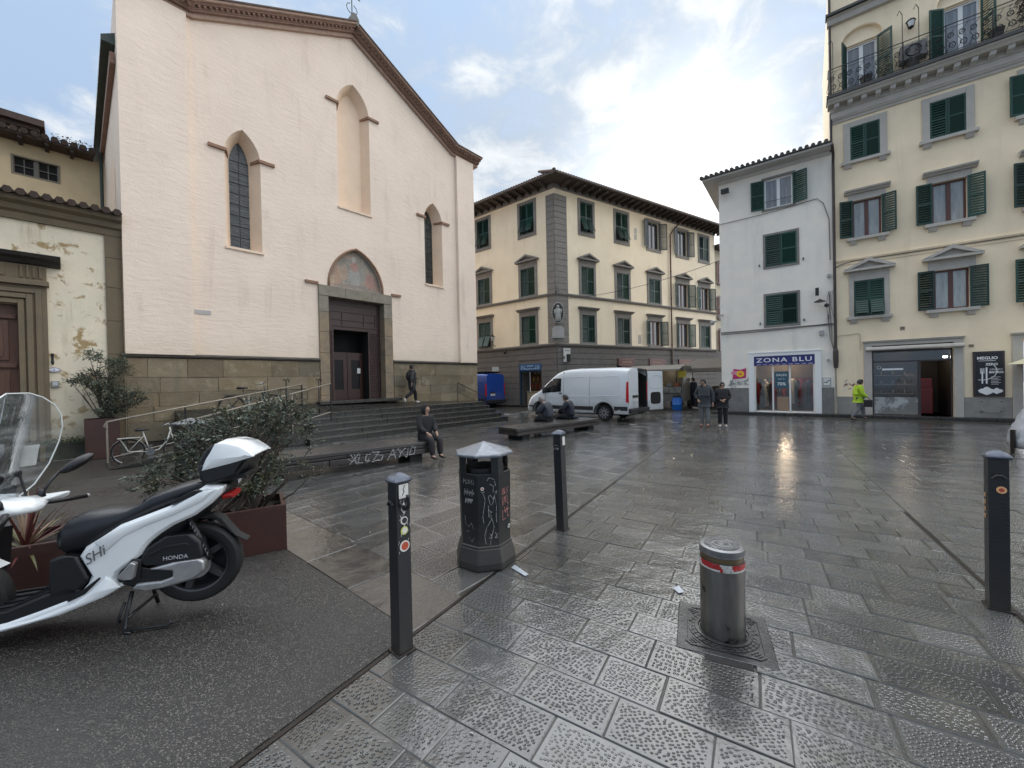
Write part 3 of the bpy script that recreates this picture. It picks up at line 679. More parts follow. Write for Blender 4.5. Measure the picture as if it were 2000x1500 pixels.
# --- steps and platform
stair = thing('church_steps', 'dark wet stone steps in front of the church door', 'steps', (CH_O.x, CH_O.y, 0), az_rot(CH_AZ))
def ztop(n, z_edge): return z_edge
NE = [(1.55, .80), (1.95, .64), (2.33, .48), (2.71, .32), (3.09, .16)]
for i, (nn, z) in enumerate(NE):
    r = random.Random(30 + i); u = 3.6; end = 12.1 + (0.35 * i if False else 0)
    while u < end - .01:
        e = min(u + r.uniform(1.3, 2.2), end)
        if end - e < .6: e = end
        inn_ = 1.15 if i == 0 else NE[i - 1][0] - .04
        mb = MB(); j = r.uniform(-.008, .008)
        vs = []
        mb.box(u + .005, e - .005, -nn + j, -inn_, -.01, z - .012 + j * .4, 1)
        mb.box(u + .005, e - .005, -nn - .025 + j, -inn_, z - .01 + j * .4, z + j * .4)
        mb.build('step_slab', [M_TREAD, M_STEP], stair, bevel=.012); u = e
# platform: slightly sloping slabs between the top step and the wall
for i in range(11):
    u = 1.0 + i * 1.012; e = u + 1.0
    zf = .8; 
    def zw(uu): return 1.12 - max(0, uu - 5) * .042
    for j in range(2):
        y0, y1 = (-1.15 + j * .6, -1.15 + j * .6 + .592); f0, f1 = (y0 + 1.15) / 1.19, (y1 + 1.15) / 1.19
        za = lambda uu, f: .8 + (zw(uu) - .8) * min(1, f)
        mb = MB(); vs = [(u, y0, za(u, f0)), (e, y0, za(e, f0)), (e, y1, za(e, f1)), (u, y1, za(u, f1)), (u, y0, 0), (e, y0, 0), (e, y1, 0), (u, y1, 0)]
        mb.add(vs, [(0, 1, 2, 3), (0, 4, 5, 1), (1, 5, 6, 2), (2, 6, 7, 3), (3, 7, 4, 0)]); mb.build('platform_slab', M_STEP, stair, bevel=.006)
mb = MB(); mb.box(12.1, 12.16, -1.55, -.03, 0, .74); mb.build('platform_end', M_STEP, stair)
# ramp on the left of the steps
mb = MB(); mb.prism([(-.5, 0), (3.58, 0), (3.58, .8), (3.2, .8)], -2.9, -1.75, 'y'); mb.build('ramp', M_STEP, stair, bevel=.01)
mb = MB(); mb.box(.98, 3.58, -1.75, -1.16, 0, .8); mb.build('landing', M_STEP, stair, bevel=.01)
# --- nave side: roof eave with gutter, arched recess
mb = MB(); mb.prism([(-.03, 9.1), (-.03, 12.0), (-.03, 9.1)][:0] or [(0.0, 0.0), (1, 0), (1, 1)], 0, .001) if False else None
M_GUT = mat('dark_green_gutter', (.05, .075, .065), .5, var=.4, vs=4)
mb = MB(); mb.add([(-.28, .35, 11.35), (-.28, 9.0, 11.05), (-.02, 9.0, 11.05), (-.02, .35, 11.35), (-.28, .35, 11.5), (-.28, 9.0, 11.2), (.6, 9.0, 11.8), (.6, .35, 12.1)], [(0, 1, 2, 3), (0, 1, 5, 4), (4, 5, 6, 7), (0, 4, 7, 3)]); mb.build('eave', M_GUT, church)
mb = MB(); mb.box(-.12, -.01, .3, 9, 10.8, 11.1); mb.build('eave_moulding', M_TERRA, church)
mb = MB(); mb.tube([(-.1, 6.6, 11.1), (-.1, 6.6, 6.0)], .05); mb.build('downpipe', M_GUT, church)
sd_ = pointed(1.6, 3.9, 4.0, 8.0, 9.0)
mb = MB(); mb.prism(sd_, -.012, -.004, 'x'); mb.build('blind_arch', M_CHR, church)
# ============================================================ ANNEX with stone portal (left)
M_ANX = mat('annex_plaster', (.84, .72, .54), .9, streak=((.42, .33, .2), 3.5, .9), var=.2, vs=1.2, vcol=(.66, .60, .46), bump=.4, bs=10, dirt=((.36, .25, .12), 3.2, .54, .64), grime=((.23, .21, .15), .3, 1.9), bd=.02)
M_ANY = mat('annex_yellow_plaster', (.80, .62, .38), .9, var=.2, vs=1.0, vcol=(.58, .46, .28), bump=.3, bs=10)
M_PIET = mat('pietra_serena', (.185, .135, .075), .75, var=.5, vs=2.5, vcol=(.13, .105, .07), bump=.5, bs=18)
M_TILED = mat('dark_roof_tile', (.085, .055, .042), .8, var=.5, vs=6, bump=.5, bs=25)
annex = thing('annex_building', 'low weathered plaster wing with stone door frame, left of the church', 'building', (CH_O.x, CH_O.y, 0), az_rot(CH_AZ))
mb = MB(); sheet(rect(-9, -.01, 0, 6.4), [rect(-5.0, -1.82, 0, 3.86)], .06, .35, mb); mb.add([(-5, .41, 0), (-1.82, .41, 0), (-1.82, .41, 3.86), (-5, .41, 3.86)], [(0, 1, 2, 3)]); mb.build('wall', M_ANX, annex)
for i in range(7):
    z0 = [.0, .9, 1.8, 2.7, 3.6, 4.5, 5.3, 5.92][i]; z1 = [.0, .9, 1.8, 2.7, 3.6, 4.5, 5.3, 5.92][i + 1]
    mb = MB(); mb.box(-.33, -.02, -.0, .058, z0 + .004, z1 - .004); mb.build('pilaster_stone', M_PIET, annex, bevel=.006)
mb = MB(); mb.prism([(.06, 5.9), (-.02, 5.9), (-.04, 6.05), (-.12, 6.1), (-.16, 6.22), (-.3, 6.28), (-.32, 6.38), (.06, 6.42)], -9, .0, 'x'); mb.build('cornice', M_PIET, annex)
mb = MB()
mb.add([(-9, -.42, 6.40), (.0, -.42, 6.40), (.0, 2.4, 7.1), (-9, 2.4, 7.1), (-9, -.42, 6.44), (0, -.42, 6.44), (0, 2.4, 7.14), (-9, 2.4, 7.14)], [(0, 1, 2, 3), (4, 5, 6, 7), (0, 1, 5, 4), (1, 2, 6, 5)])
x = -8.9
while x < -.05:
    mb.lathe([(.085, -.46), (.075, 2.4)], 8, (0, 0, 0), axis='y') if False else None
    mb.tube([(x, -.47, 6.43), (x, 2.4, 7.12)], [.085, .07], 6); x += .2
mb.build('roof_tiles', M_TILED, annex, kind='stuff')
# portal
mb = MB()
for k, (a, d) in enumerate(((0, -.06), (.12, -.10), (.26, -.14))):
    pass
prt = MB(); prt.prism([(-1.82, 0), (-1.36, 0), (-1.36, 4.32), (-5.4, 4.32), (-5.4, 0), (-5.0, 0), (-5.0, 3.86), (-1.82, 3.86)], -.04, .055, 'y'); pf = prt.build('door_frame', M_PIET, annex, bevel=.01)
mb = MB()
for ins_, d in ((.0, -.08), (.13, -.12), (.27, -.09)):
    a = -1.82 + ins_; mb.box(a, a + .1, d, -.042, 0, 3.86 + ins_ + .1); mb.box(-5 - ins_, a, d, -.042, 3.86 + ins_, 3.96 + ins_)
mb.build('frame_moulding', M_PIET, pf, bevel=.01)
mb = MB(); mb.box(-5.4, -1.32, -.16, .05, 4.32, 4.44); mb.box(-5.4, -1.36, -.05, .05, 4.44, 4.82)
for u in (-1.78, -1.68, -1.58, -1.48): mb.box(u, u + .05, -.08, -.05, 4.5, 4.8)
mb.box(-2.6, -2.0, -.07, -.05, 4.5, 4.8)
mb.build('frieze', M_PIET, pf, bevel=.008)
mb = MB(); mb.prism([(.05, 4.82), (-.1, 4.84), (-.18, 4.92), (-.34, 4.96), (-.4, 5.04), (.05, 5.12)], -5.6, -1.12, 'x'); mb.build('hood', mat('dark_stone_hood', (.05, .045, .038), .7, var=.4, bump=.4), pf)
# wooden door with recessed panels
M_OLDW = mat('old_brown_wood', (.13, .055, .03), .45, var=.55, vs=1.5, stretch=(10, 1, 1), bump=.4, bs=20)
mb = MB(); mb.box(-3.2, -1.84, .2, .28, 0.05, 3.84); dr = mb.build('door', M_OLDW, annex)
for z0, z1 in ((.3, 1.2), (1.45, 2.25), (2.5, 3.45)):
    for u0 in (-2.72, -2.3):
        pass
    mb = MB(); mb.box(-2.5, -1.98, .15, .198, z0, z1); mb.box(-2.42, -2.06, .13, .149, z0 + .08, z1 - .08); mb.build('door_panel', M_OLDW, dr, bevel=.012)
for z in (1.27, 2.32, 3.5):
    mb = MB(); mb.box(-3.2, -1.86, .12, .198, z, z + .1); mb.build('rail', M_OLDW, dr, bevel=.01)
mb = MB(); mb.ball((-1.28, .03, 2.27), (.1, .015, .055), 20, 10); pl = mb.build('number_plate', mat('white_enamel', (.75, .75, .72), .3), annex, label='oval white house number plate with blue rim')
mb = MB(); mb.tube([(-1.28 + .1 * math.cos(a * .4), .018, 2.27 + .055 * math.sin(a * .4)) for a in range(16)], .006, 6, closed=True); mb.build('rim', mat('blue_enamel', (.12, .10, .35), .3), pl)
text('2', .08, pl, (-1.28, .008, 2.27), MATS['blue_enamel'])
mb = MB(); mb.box(-1.33, -1.2, -.0, .055, 1.83, 1.99); ic = mb.build('intercom', mat('grey_metal', (.3, .3, .29), .4, metal=.6), annex, bevel=.006); mb = MB(); mb.box(-1.31, -1.22, -.004, -.001, 1.88, 1.97); mb.build('intercom_face', mat('pale_metal', (.5, .5, .47), .4), ic)
mb = MB(); mb.tube([(-1.3, 0, 2.62), (-1.3, -.06, 2.66), (-1.3, -.05, 2.55), (-1.3, -.07, 2.45), (-1.3, -.02, 2.4)], [.02, .03, .02, .03, .015], 8); mb.build('torch_holder', M_IRON, annex)
mb = MB(); mb.box(-2.4, -.02, -.06, .05, 0, .42); mb.build('wall_base', mat('mossy_stone', (.07, .075, .05), .6, var=.5, vs=6, bump=.6), annex, bevel=.02)
# upper rear wing
rear = thing('rear_wing_building', 'ochre rear wing with small square paned windows under a tiled eave', 'building', (CH_O.x, CH_O.y, 0), az_rot(CH_AZ))
YR = 7.0
def asx(u, z, d=YR):   # in-plane reading -> coordinates on a plane d behind the front (camera at u=-.93, 15.15 in front, z 1.75)
    k = (15.15 + d) / 15.15; return (-.93 + (u + .93) * k, 1.75 + (z - 1.75) * k)
uL, zT = asx(-1.9, 7.43); uR, zB = asx(-1.17, 6.97)
# measured positions of the roof line and windows on that plane
mb = MB(); WX = (-2.24, -1.20, 9.44, 10.02)
sheet(rect(-14, -.02, 3, 10.6), [rect(WX[0], WX[1], WX[2], WX[3])], YR, .12, mb); mb.add([(WX[0], YR + .12, WX[2]), (WX[1], YR + .12, WX[2]), (WX[1], YR + .12, WX[3]), (WX[0], YR + .12, WX[3])], [(0, 1, 2, 3)], 1)
mb.build('wall', [M_ANY, M_DARK], rear)
M_GREYW = mat('grey_window_wood', (.2, .18, .15), .6, var=.3)
mb = MB()
for a, b, c, d in ((WX[0] - .05, WX[1] + .05, WX[2] - .05, WX[2]), (WX[0] - .05, WX[1] + .05, WX[3], WX[3] + .05), (WX[0] - .05, WX[0], WX[2], WX[3]), (WX[1], WX[1] + .05, WX[2], WX[3])): mb.box(a, b, YR - .02, YR + .1, c, d)
fr_ = mb.build('window_frame', mat('window_stone', (.3, .26, .19), .8, var=.3), rear)
mb = MB(); m_ = (WX[0] + WX[1]) / 2; mb.box(m_ - .035, m_ + .035, YR + .03, YR + .09, WX[2], WX[3])
for a, b in ((WX[0], m_ - .035), (m_ + .035, WX[1])):
    mb.box((a + b) / 2 - .012, (a + b) / 2 + .012, YR + .05, YR + .08, WX[2], WX[3]); mb.box(a, b, YR + .052, YR + .078, (WX[2] + WX[3]) / 2 - .012, (WX[2] + WX[3]) / 2 + .012)
    mb.box(a, a + .03, YR + .05, YR + .08, WX[2], WX[3]); mb.box(b - .03, b, YR + .05, YR + .08, WX[2], WX[3])
mb.build('glazing_bars', M_GREYW, fr_)
mb = MB(); mb.box(-14, -.3, YR - .7, YR + .02, 10.55, 10.62)
x = -13.9
while x < -.3: mb.tube([(x, YR - .78, 10.68), (x, YR + 4, 12.0)], .1, 6); x += .23
mb.add([(-14, YR - .72, 10.63), (-.3, YR - .72, 10.63), (-.3, YR + 4, 11.95), (-14, YR + 4, 11.95)], [(0, 1, 2, 3)])
mb.build('roof_tiles', M_TILED, rear, kind='stuff')
for i in range(22):
    mb = MB(); mb.box(-13.5 + i * .6, -13.4 + i * .6, YR - .66, YR - .01, 10.44, 10.54); mb.build('rafter_end', mat('dark_timber', (.05, .035, .028), .8, var=.3), rear)
mb = MB(); mb.box(-14, -1.93 - .05, YR + 2.5, YR + 7, 9, 12.05); mb.build('attic', M_ANY, rear)
mb = MB(); mb.box(-14, -1.7, YR + 2.2, YR + 7, 12.06, 12.2); mb.box(-14, -1.55, YR + 2.0, YR + 7, 12.2, 12.45); mb.build('attic_eave', M_TILED, rear)
# weeds on the eave
mb = MB(); r = random.Random(5)
for k in range(260):
    c = Vector((r.uniform(-1.3, -.3), YR - .6 + r.uniform(0, .8), 10.8 + r.uniform(0, .22))); a = r.uniform(0, 6.28); d = Vector((math.cos(a), math.sin(a), r.uniform(-.3, .8))) * .06; q = Vector((-d.y, d.x, 0)) * .5
    mb.add([c, c + d * .5 + q, c + d, c + d * .5 - q], [(0, 1, 2, 3)])
tag(mb.build('roof_weeds', mat('weed_green', (.06, .08, .04), .7, var=.4), norm=False), 'small green weeds growing on the tiled eave beside the church', 'weeds', kind='stuff')
bpy.data.objects['roof_weeds'].location = (CH_O.x, CH_O.y, 0); bpy.data.objects['roof_weeds'].rotation_euler = (0, 0, az_rot(CH_AZ))
# ============================================================ shared window pieces
M_GREEN = mat('shutter_green', (.009, .052, .036), .45, objvar=.4, var=.35, vs=2, bump=.1)
M_DGREY = mat('shutter_faded', (.055, .07, .075), .5, var=.3, vs=2)
M_BROWNS = mat('shutter_brown', (.16, .05, .03), .5, var=.3)
M_PANE = mat('window_pane', (.05, .055, .06), .04, spec=.9, var=.8, vs=2.5, stretch=(3, 3, .4), objvar=.6)
M_PALEP = mat('curtained_pane', (.26, .28, .30), .05, spec=.8, var=.6, vs=3.5, stretch=(4, 4, .3), objvar=.4)
M_TRIM = mat('grey_trim', (.235, .215, .19), .75, var=.25, vs=3, bump=.3, bs=25)
M_TRIML = mat('pale_grey_trim', (.50, .465, .41), .75, var=.2, vs=3, bump=.25, bs=25)
M_WHITEF = mat('white_frame', (.75, .75, .74), .35)
M_BROWNF = mat('brown_frame', (.11, .04, .03), .4, var=.3)
LEAF = {}
def leaf_mesh(w, h, m, flap=False):
    k = (round(w, 2), round(h, 2), m.name, flap)
    if k in LEAF: return LEAF[k]
    mb = MB(); f = .05
    mb.box(0, f, -.02, .02, 0, h); mb.box(w - f, w, -.02, .02, 0, h); mb.box(f, w - f, -.02, .02, 0, .07); mb.box(f, w - f, -.02, .02, h - .06, h); mb.box(f, w - f, -.02, .02, h * .5 - .03, h * .5 + .03)
    n = max(3, int((h - .13) / .088))
    for i in range(n):
        z = .075 + (h - .14) * (i + .1) / n; dz = (h - .14) / n
        if flap and z < h * .42:
            y = -.02 - (h * .45 - z) * .42; mb.add([(f, y - .03, z), (w - f, y - .03, z), (w - f, y + .012, z + dz * .8), (f, y + .012, z + dz * .8)], [(0, 1, 2, 3)])
        else: mb.add([(f, -.02, z), (w - f, -.02, z), (w - f, .018, z + dz * .82), (f, .018, z + dz * .82)], [(0, 1, 2, 3)])
    if flap:
        for a in (f - .02, w - f): mb.add([(a, -.02, h * .45), (a + .02, -.02, h * .45), (a + .02, -.02 - h * .19, .02), (a, -.02 - h * .19, .02), ], [(0, 1, 2, 3)])
    o = mb.build('shutter', m, None, norm=False); me = o.data; bpy.data.objects.remove(o); LEAF[k] = me; return me
def shutter(parent, x, y, z, w, h, ang, m=None, flap=False):
    o = bpy.data.objects.new('shutter', leaf_mesh(w, h, m or M_GREEN, flap)); COL.objects.link(o); o.parent = parent; o.location = (x, y, z); o.rotation_euler = (0, 0, ang); return o
def closed(parent, u0, u1, z0, z1, y=-.0, m=None, flap=False):
    w = (u1 - u0) / 2 - .004; shutter(parent, u0, y, z0, w, z1 - z0, 0, m, flap); o = shutter(parent, u1, y, z0, w, z1 - z0, math.pi, m, False)
    if flap:
        o.data = leaf_mesh(w, z1 - z0, m or M_GREEN, flap); o.rotation_euler = (0, 0, 0); o.location.x = u0 + w + .008
def opened(parent, u0, u1, z0, z1, y=-.03, m=None, a=.12, flap=False):
    a1, a2 = a + random.uniform(-.09, .22), a + random.uniform(-.09, .22)
    w = (u1 - u0) / 2 - .004; shutter(parent, u0, y, z0, w, z1 - z0, math.pi + a1, m); shutter(parent, u1, y, z0, w, z1 - z0, -a2, m)
def sash(parent, u0, u1, z0, z1, y, fm, pm, f=.06):
    mb = MB(); m_ = (u0 + u1) / 2
    mb.box(u0, u0 + f, y - .03, y, z0, z1); mb.box(u1 - f, u1, y - .03, y, z0, z1); mb.box(m_ - f, m_ + f, y - .035, y, z0 + f, z1 - f)
    mb.box(u0 + f, u1 - f, y - .03, y, z0, z0 + f); mb.box(u0 + f, u1 - f, y - .03, y, z1 - f, z1)
    mb.build('sash', fm, parent); mb = MB(); mb.add([(u0, y + .001, z0), (u1, y + .001, z0), (u1, y + .001, z1), (u0, y + .001, z1)], [(0, 1, 2, 3)]); mb.build('pane', pm, parent, norm=False)
def surround(parent, u0, u1, z0, z1, t, m, sill=True, d=.07, hood=None, zs=None, name='window'):
    """stone frame round an opening; returns the window part"""
    mb = MB(); b = z0 if zs is None else zs
    mb.box(u0 - t, u0, -d, .02, b, z1 + t); mb.box(u1, u1 + t, -d, .02, b, z1 + t); mb.box(u0, u1, -d, .02, z1, z1 + t)
    if sill: mb.box(u0 - t - .08, u1 + t + .08, -d - .1, .02, z0 - .12, z0 - .005)
    else: mb.box(u0 - t, u1 + t, -d, .02, z0 - t, z0 - .003)
    w = mb.build(name, m, parent, bevel=.006, seg=1)
    c = (u0 + u1) / 2; hw = (u1 - u0) / 2 + t
    if hood == 'flat':
        mb = MB(); zt = z1 + t + .14; mb.box(c - hw, c + hw, -d * .8, .02, z1 + t + .002, zt); mb.prism([(.02, zt), (-.12, zt + .01), (-.16, zt + .07), (-.24, zt + .09), (-.26, zt + .15), (.02, zt + .18)], c - hw - .13, c + hw + .13, 'x'); mb.build('hood', m, w)
    if hood == 'pediment':
        zt = z1 + t + .22; e = hw + .16; ph = .38
        mb = MB(); mb.box(c - hw, c + hw, -d * .8, .02, z1 + t + .002, zt); mb.box(c - e, c + e, -.26, .02, zt, zt + .09)
        mb.prism([(c - e, zt + .092), (c, zt + .092 + ph), (c + e, zt + .092), (c + e - .06, zt + .092), (c + e - .06, zt + .092)][:3] + [(c + e - .22, zt + .092), (c, zt + ph - .04), (c - e + .22, zt + .092)], -.27, .02, 'y')
        mb.prism([(c - e + .2, zt + .09), (c + e - .2, zt + .09), (c, zt + ph)], -.1, .02, 'y'); mb.build('pediment', m, w)
    return w
def bracket_sill(win, u0, u1, z, t, m):
    for u in (u0 - t + .02, u1 + t - .24):
        mb = MB(); mb.prism([(.0, z - .28), (-.05, z - .27), (-.12, z - .124), (0, z - .124)], u, u + .22, 'x'); mb.build('sill_bracket', m, win)
def relief(mb, us, zs_, f):  # small helper for carved panels
    pass
# ============================================================ CORNER BUILDING
M_CREAM = mat('cream_plaster', (.92, .79, .59), .85, streak=((.55, .47, .33), 2.2, .55), var=.1, vs=.9, vcol=(.80, .68, .49), bump=.12, bs=14, dirt=((.60, .55, .42), 1.6, .68, .9))
M_RUST = mat('grey_rusticated', (.17, .155, .14), .8, var=.3, vs=2, bump=.35, bs=20)
M_SOFF = mat('eave_timber', (.085, .06, .047), .75, var=.4)
corner = thing('corner_building', 'cream three storey corner palazzo with grey stone ground floor and green shutters', 'building', (CB_O.x, CB_O.y, 0), az_rot(58.4))
EV = 14.2
def T_left(o): # left face children are built in their own frame and turned about the corner
    o.rotation_euler = (0, 0, az_rot(129) - az_rot(58.4)); return o
topw = [(2.15, 3.25), (5.45, 6.65), (8.85, 10.1), (12.3, 13.6), (15.25, 16.5)]
lefw = [(-2.75, -1.6), (-6.75, -5.6)]
F = dict(t=(11.55, 13.55), m=(7.42, 9.25), b=(4.22, 6.05))
def face(wins, u0, u1, side, shops):
    holes = []; root = corner
    mb = MB()
    for a, b in wins:
        for k in 'tmb': holes.append(rect(a, b, F[k][0], F[k][1]))
    hs = [rect(*s) for s in shops]
    sheet(rect(u0, u1, 4.12, EV), holes, 0, .22, mb, 0); o = mb.build('wall', M_CREAM, root)
    mb = MB(); sheet(rect(u0, u1, -.05, 4.12), hs, 0, 1.2, mb, 0); 
    o2 = mb.build('ground_floor_wall', M_RUST, root); out = [o, o2]
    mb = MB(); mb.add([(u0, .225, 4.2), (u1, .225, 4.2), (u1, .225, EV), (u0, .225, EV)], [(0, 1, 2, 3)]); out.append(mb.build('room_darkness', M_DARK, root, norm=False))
    # courses of the ground floor
    zc = [0.02, .42, .82, 1.2, 1.58, 1.96, 2.34, 2.72, 3.1, 3.48, 3.84]
    for i in range(len(zc) - 1):
        z0, z1 = zc[i] + .014, zc[i + 1] - .014; segs = [(u0, u1)]
        for s in shops:
            if s[2] < z1 and s[3] > z0:
                ns = []
                for a, b in segs:
                    if s[0] > a + .05: ns.append((a, min(b, s[0] - .0)))
                    if s[1] < b - .05: ns.append((max(a, s[1]), b))
                    if s[0] >= b or s[1] <= a: ns.append((a, b))
                segs = sorted(set(x for x in ns if x[1] - x[0] > .1))
        for a, b in segs:
            mb = MB(); mb.box(a, b, -.045, -.002, z0, z1); out.append(mb.build('stone_course', M_RUST, root, bevel=.01, seg=1))
    def strg(z, h, d):
        mb = MB(); mb.prism([(.02, z), (-d * .6, z), (-d, z + h * .5), (-d, z + h * .8), (.02, z + h)], u0 if side == 'R' else u0, u1, 'x'); out.append(mb.build('string_course', M_TRIM, root))
    strg(3.92, .2, .18); strg(7.14, .2, .16)
    mb = MB(); mb.box(u0, u1, -.08, .02, 13.92, EV); out.append(mb.build('frieze_band', M_TRIM, root))
    for i, (a, b) in enumerate(wins):
        for k in 'tmb':
            z0, z1 = F[k]
            w = surround(root, a, b, z0, z1, .2, M_TRIM, sill=False, hood={'t': None, 'm': 'pediment', 'b': 'flat'}[k], zs=z0, d=.05 if k != 't' else .04)
            if k == 't': mb = MB(); mb.box(a - .2, b + .2, -.05, .02, z0 - .24, z0 - .2); mb.build('sill', M_TRIM, w)
            op = (side == 'R' and ((k == 't' and i in (2, 3)) or (k == 'm' and i in (3, 4)) or (k == 'b' and i in (2, 3))))
            mm = M_DGREY if (k == 't' and side == 'R' and i in (2, 3)) else M_GREEN
            if op:
                opened(w, a, b, z0, z1, y=-.06, m=mm, a=.25); sash(w, a, b, z0, z1, .16, M_BROWNF if k != 't' else M_DGREY, M_PANE)
            else:
                flap = (k == 't' and i in (0, 1)) or (k == 'b' and side == 'L' and i == 1)
                closed(w, a, b, z0, z1, y=.02, m=mm, flap=flap)
            out.append(w)
    if side == 'L':
        for o in out: T_left(o)
    return out
shopsR = [(1.15, 1.2001, 3, 3.001)][:0] + [(5.3, 7.1, 0, 2.7), (8.6, 10.6, 0, 2.7), (12.1, 14.0, 0, 2.7)]
face(topw, 0, 17.45, 'R', shopsR)
face(lefw, -11, 0, 'L', [(-3.05, -1.2, .02, 2.86)])
# quoins wrap the corner
z = 0
for i in range(30):
    z0 = 4.15 + i * .378; z1 = z0 + .36
    if z1 > 13.9: break
    if 7.1 < z0 < 7.3: pass
    mb = MB(); mb.prism([(0.0 + x, y) for x, y in ((-.05, -.05), (.98, -.05), (.98, .01), (0.02, .01))], z0, z1, 'z')
    # left flank of the quoin: along the left face direction in corner-local coords
    th = az_rot(129) - az_rot(58.4); cs, sn = math.cos(th), math.sin(th)
    def lf(u, y): return (u * cs - y * sn, u * sn + y * cs)
    q = [lf(-.62, -.05), lf(-.0, -.05), lf(0, .01), lf(-.62, .01)]
    mb.prism(q, z0, z1, 'z'); mb.build('quoin', M_TRIM, corner, bevel=.008, seg=1)
# tabernacle relief and stone tablet on the corner
M_WHS = mat('white_marble', (.42, .41, .38), .6, var=.2, bump=.2)
tab = thing('tabernacle', None, None); tab.parent = corner; tab.location = (.06, -.09, 0); tab.rotation_euler = (0, 0, -.55 + .0)
mb = MB(); mb.prism([(.36 * math.cos(a) * 1.0, 6.0 + .62 * math.sin(a)) for a in [k * math.pi / 10 for k in range(20)]], -.06, .1, 'y'); pan = mb.build('niche', mat('dark_niche', (.05, .055, .055), .7), tab)
mb = MB(); r = random.Random(3)
for k in range(26):
    a = k * math.pi / 13; mb.ball((.37 * math.cos(a), -.08, 6.0 + .63 * math.sin(a)), (.042, .04, .05), 8, 6)
mb.build('wreath', M_WHS, tab, smooth=True)
mb = MB(); mb.ball((0, -.1, 6.38), (.09, .07, .11), 10, 8); mb.lathe([(.02, 5.45), (.22, 5.5), (.17, 5.8), (.20, 6.1), (.13, 6.27), (.05, 6.3)], 12, (0, -.08, 0), sy=.4); mb.ball((-.2, -.12, 6.05), (.06, .05, .17), 8, 6); mb.ball((.2, -.12, 6.1), (.06, .05, .14), 8, 6); mb.build('figure', M_WHS, tab, smooth=True)
mb = MB(); mb.box(-.38, .38, -.06, .1, 4.5, 5.05); mb.box(-.44, .44, -.12, .1, 4.40, 4.48); mb.prism([(-.3, 5.052), (.3, 5.052), (.22, 5.16), (-.22, 5.16)], -.05, .1); mb.build('tablet', M_WHS, tab, bevel=.01)
mb = MB(); mb.prism([(-.1, 7.36), (.1, 7.36), (0, 7.75)], -.1, -.02); mb.build('spike', M_TRIM, tab)
# eave with rafters and tiles
OV = 1.1
th = az_rot(129) - az_rot(58.4)
mb = MB()
# hip corner of the eave from both offset lines
cs, sn = math.cos(th), math.sin(th)
def LF(u, y): return Vector((u * cs - y * sn, u * sn + y * cs))
e1 = Vector((1, 0)); e2 = Vector((-cs, -sn))   # directions away from the corner along each face
# intersection of y=-OV line with left line y'=-OV
p = LF(0, -OV); d2 = Vector((cs, sn)); s_ = (-OV - p.y) / d2.y; hip = p + d2 * s_
zE = EV + .05
A = (hip.x, hip.y, zE); B = (18.2, -OV, zE); Cc = (18.2, 1, zE + .6); L1 = LF(-11, -OV); Dd = (L1.x, L1.y, zE)
L2 = LF(-11, 1); H2 = (0.4, 1.2, zE + 1.05)
mb.add([A, B, (18.2, 8, zE + 3.2), (4, 8, zE + 3.2)], [(0, 1, 2, 3)]); L3 = LF(-11, 8)
mb.add([A, Dd, (L3.x, L3.y, zE + 3.2), (4, 8, zE + 3.2)], [(0, 1, 2, 3)])
mb.build('roof', M_TILED, corner, norm=False)
mb = MB(); mb.add([(hip.x, hip.y, zE - .06), (18.2, -OV, zE - .06), (18.2, .05, zE - .02), (0, .05, zE - .02)], [(0, 1, 2, 3)]); q1 = LF(-11, .05); mb.add([(hip.x, hip.y, zE - .06), (Dd[0], Dd[1], zE - .06), (q1.x, q1.y, zE - .02), (0, .05, zE - .02)], [(0, 1, 2, 3)]); mb.build('soffit_boards', M_SOFF, corner, norm=False)
raf = None
for i in range(29):
    u = .5 + i * .62
    if raf is None: mb = MB(); mb.prism([(-OV + .06, zE - .2), (-OV + .06, zE - .08), (.0, zE - .06), (.0, zE - .27), (-.3, zE - .26)], -.06, .06, 'x'); raf = mb.build('rafter', M_SOFF, corner); raf.location = (u, 0, 0)
    else: dupe(raf, corner, (u, 0, 0))
for i in range(18):
    q = LF(-.5 - i * .62, 0); o = dupe(raf, corner, (q.x, q.y, 0)); o.rotation_euler = (0, 0, th)
mb = MB(); u = hip.x
while u < 18.1:
    mb.tube([(u, -OV - .06, zE + .04), (u, -OV + 1.6, zE + .72)], [.085, .075], 6); u += .21
u = 0.0
while u > -11:
    a = LF(u, -OV - .06); b = LF(u, -OV + 1.6)
    mb.tube([(a.x, a.y, zE + .04), (b.x, b.y, zE + .72)], [.085, .075], 6); u -= .21
mb.tube([(hip.x - .05, hip.y - .02, zE + .1), (4, 8, zE + 3.3)], .12, 8)
mb.build('eave_tiles', mat('weathered_tile', (.16, .105, .08), .8, var=.5, vs=5), corner, kind='stuff')
mb = MB(); mb.tube([(hip.x, hip.y - .1, zE - .05), (18.2, -OV - .1, zE - .05)], .07, 8); a = LF(0, -OV - .1); b = LF(-11, -OV - .1); mb.tube([(hip.x, hip.y - .1, zE - .05), (b.x, b.y, zE - .05)], .07, 8); mb.build('gutter', M_SOFF, corner)
mb = MB(); mb.tube([(12.1, -OV - .05, zE - .1), (11.55, -.35, 13.4), (11.3, -.13, 12.9), (11.3, -.13, .3)], .055, 8)
for z in (12, 10, 7.9, 6, 4.3): mb.lathe([(.075, z), (.075, z + .06)], 8, (11.3, -.13, 0))
mb.build('downpipe', mat('copper_pipe', (.12, .065, .045), .5, metal=.3, var=.3), corner)
# vents
for u, z0, z1 in ((7.35, 12.35, 12.75), (7.35, 11.9, 12.3), (7.6, 4.3, 4.95)):
    mb = MB(); mb.box(u, u + .28, -.015, -.002, z0, z1); mb.build('vent_cover', M_TRIML, corner)
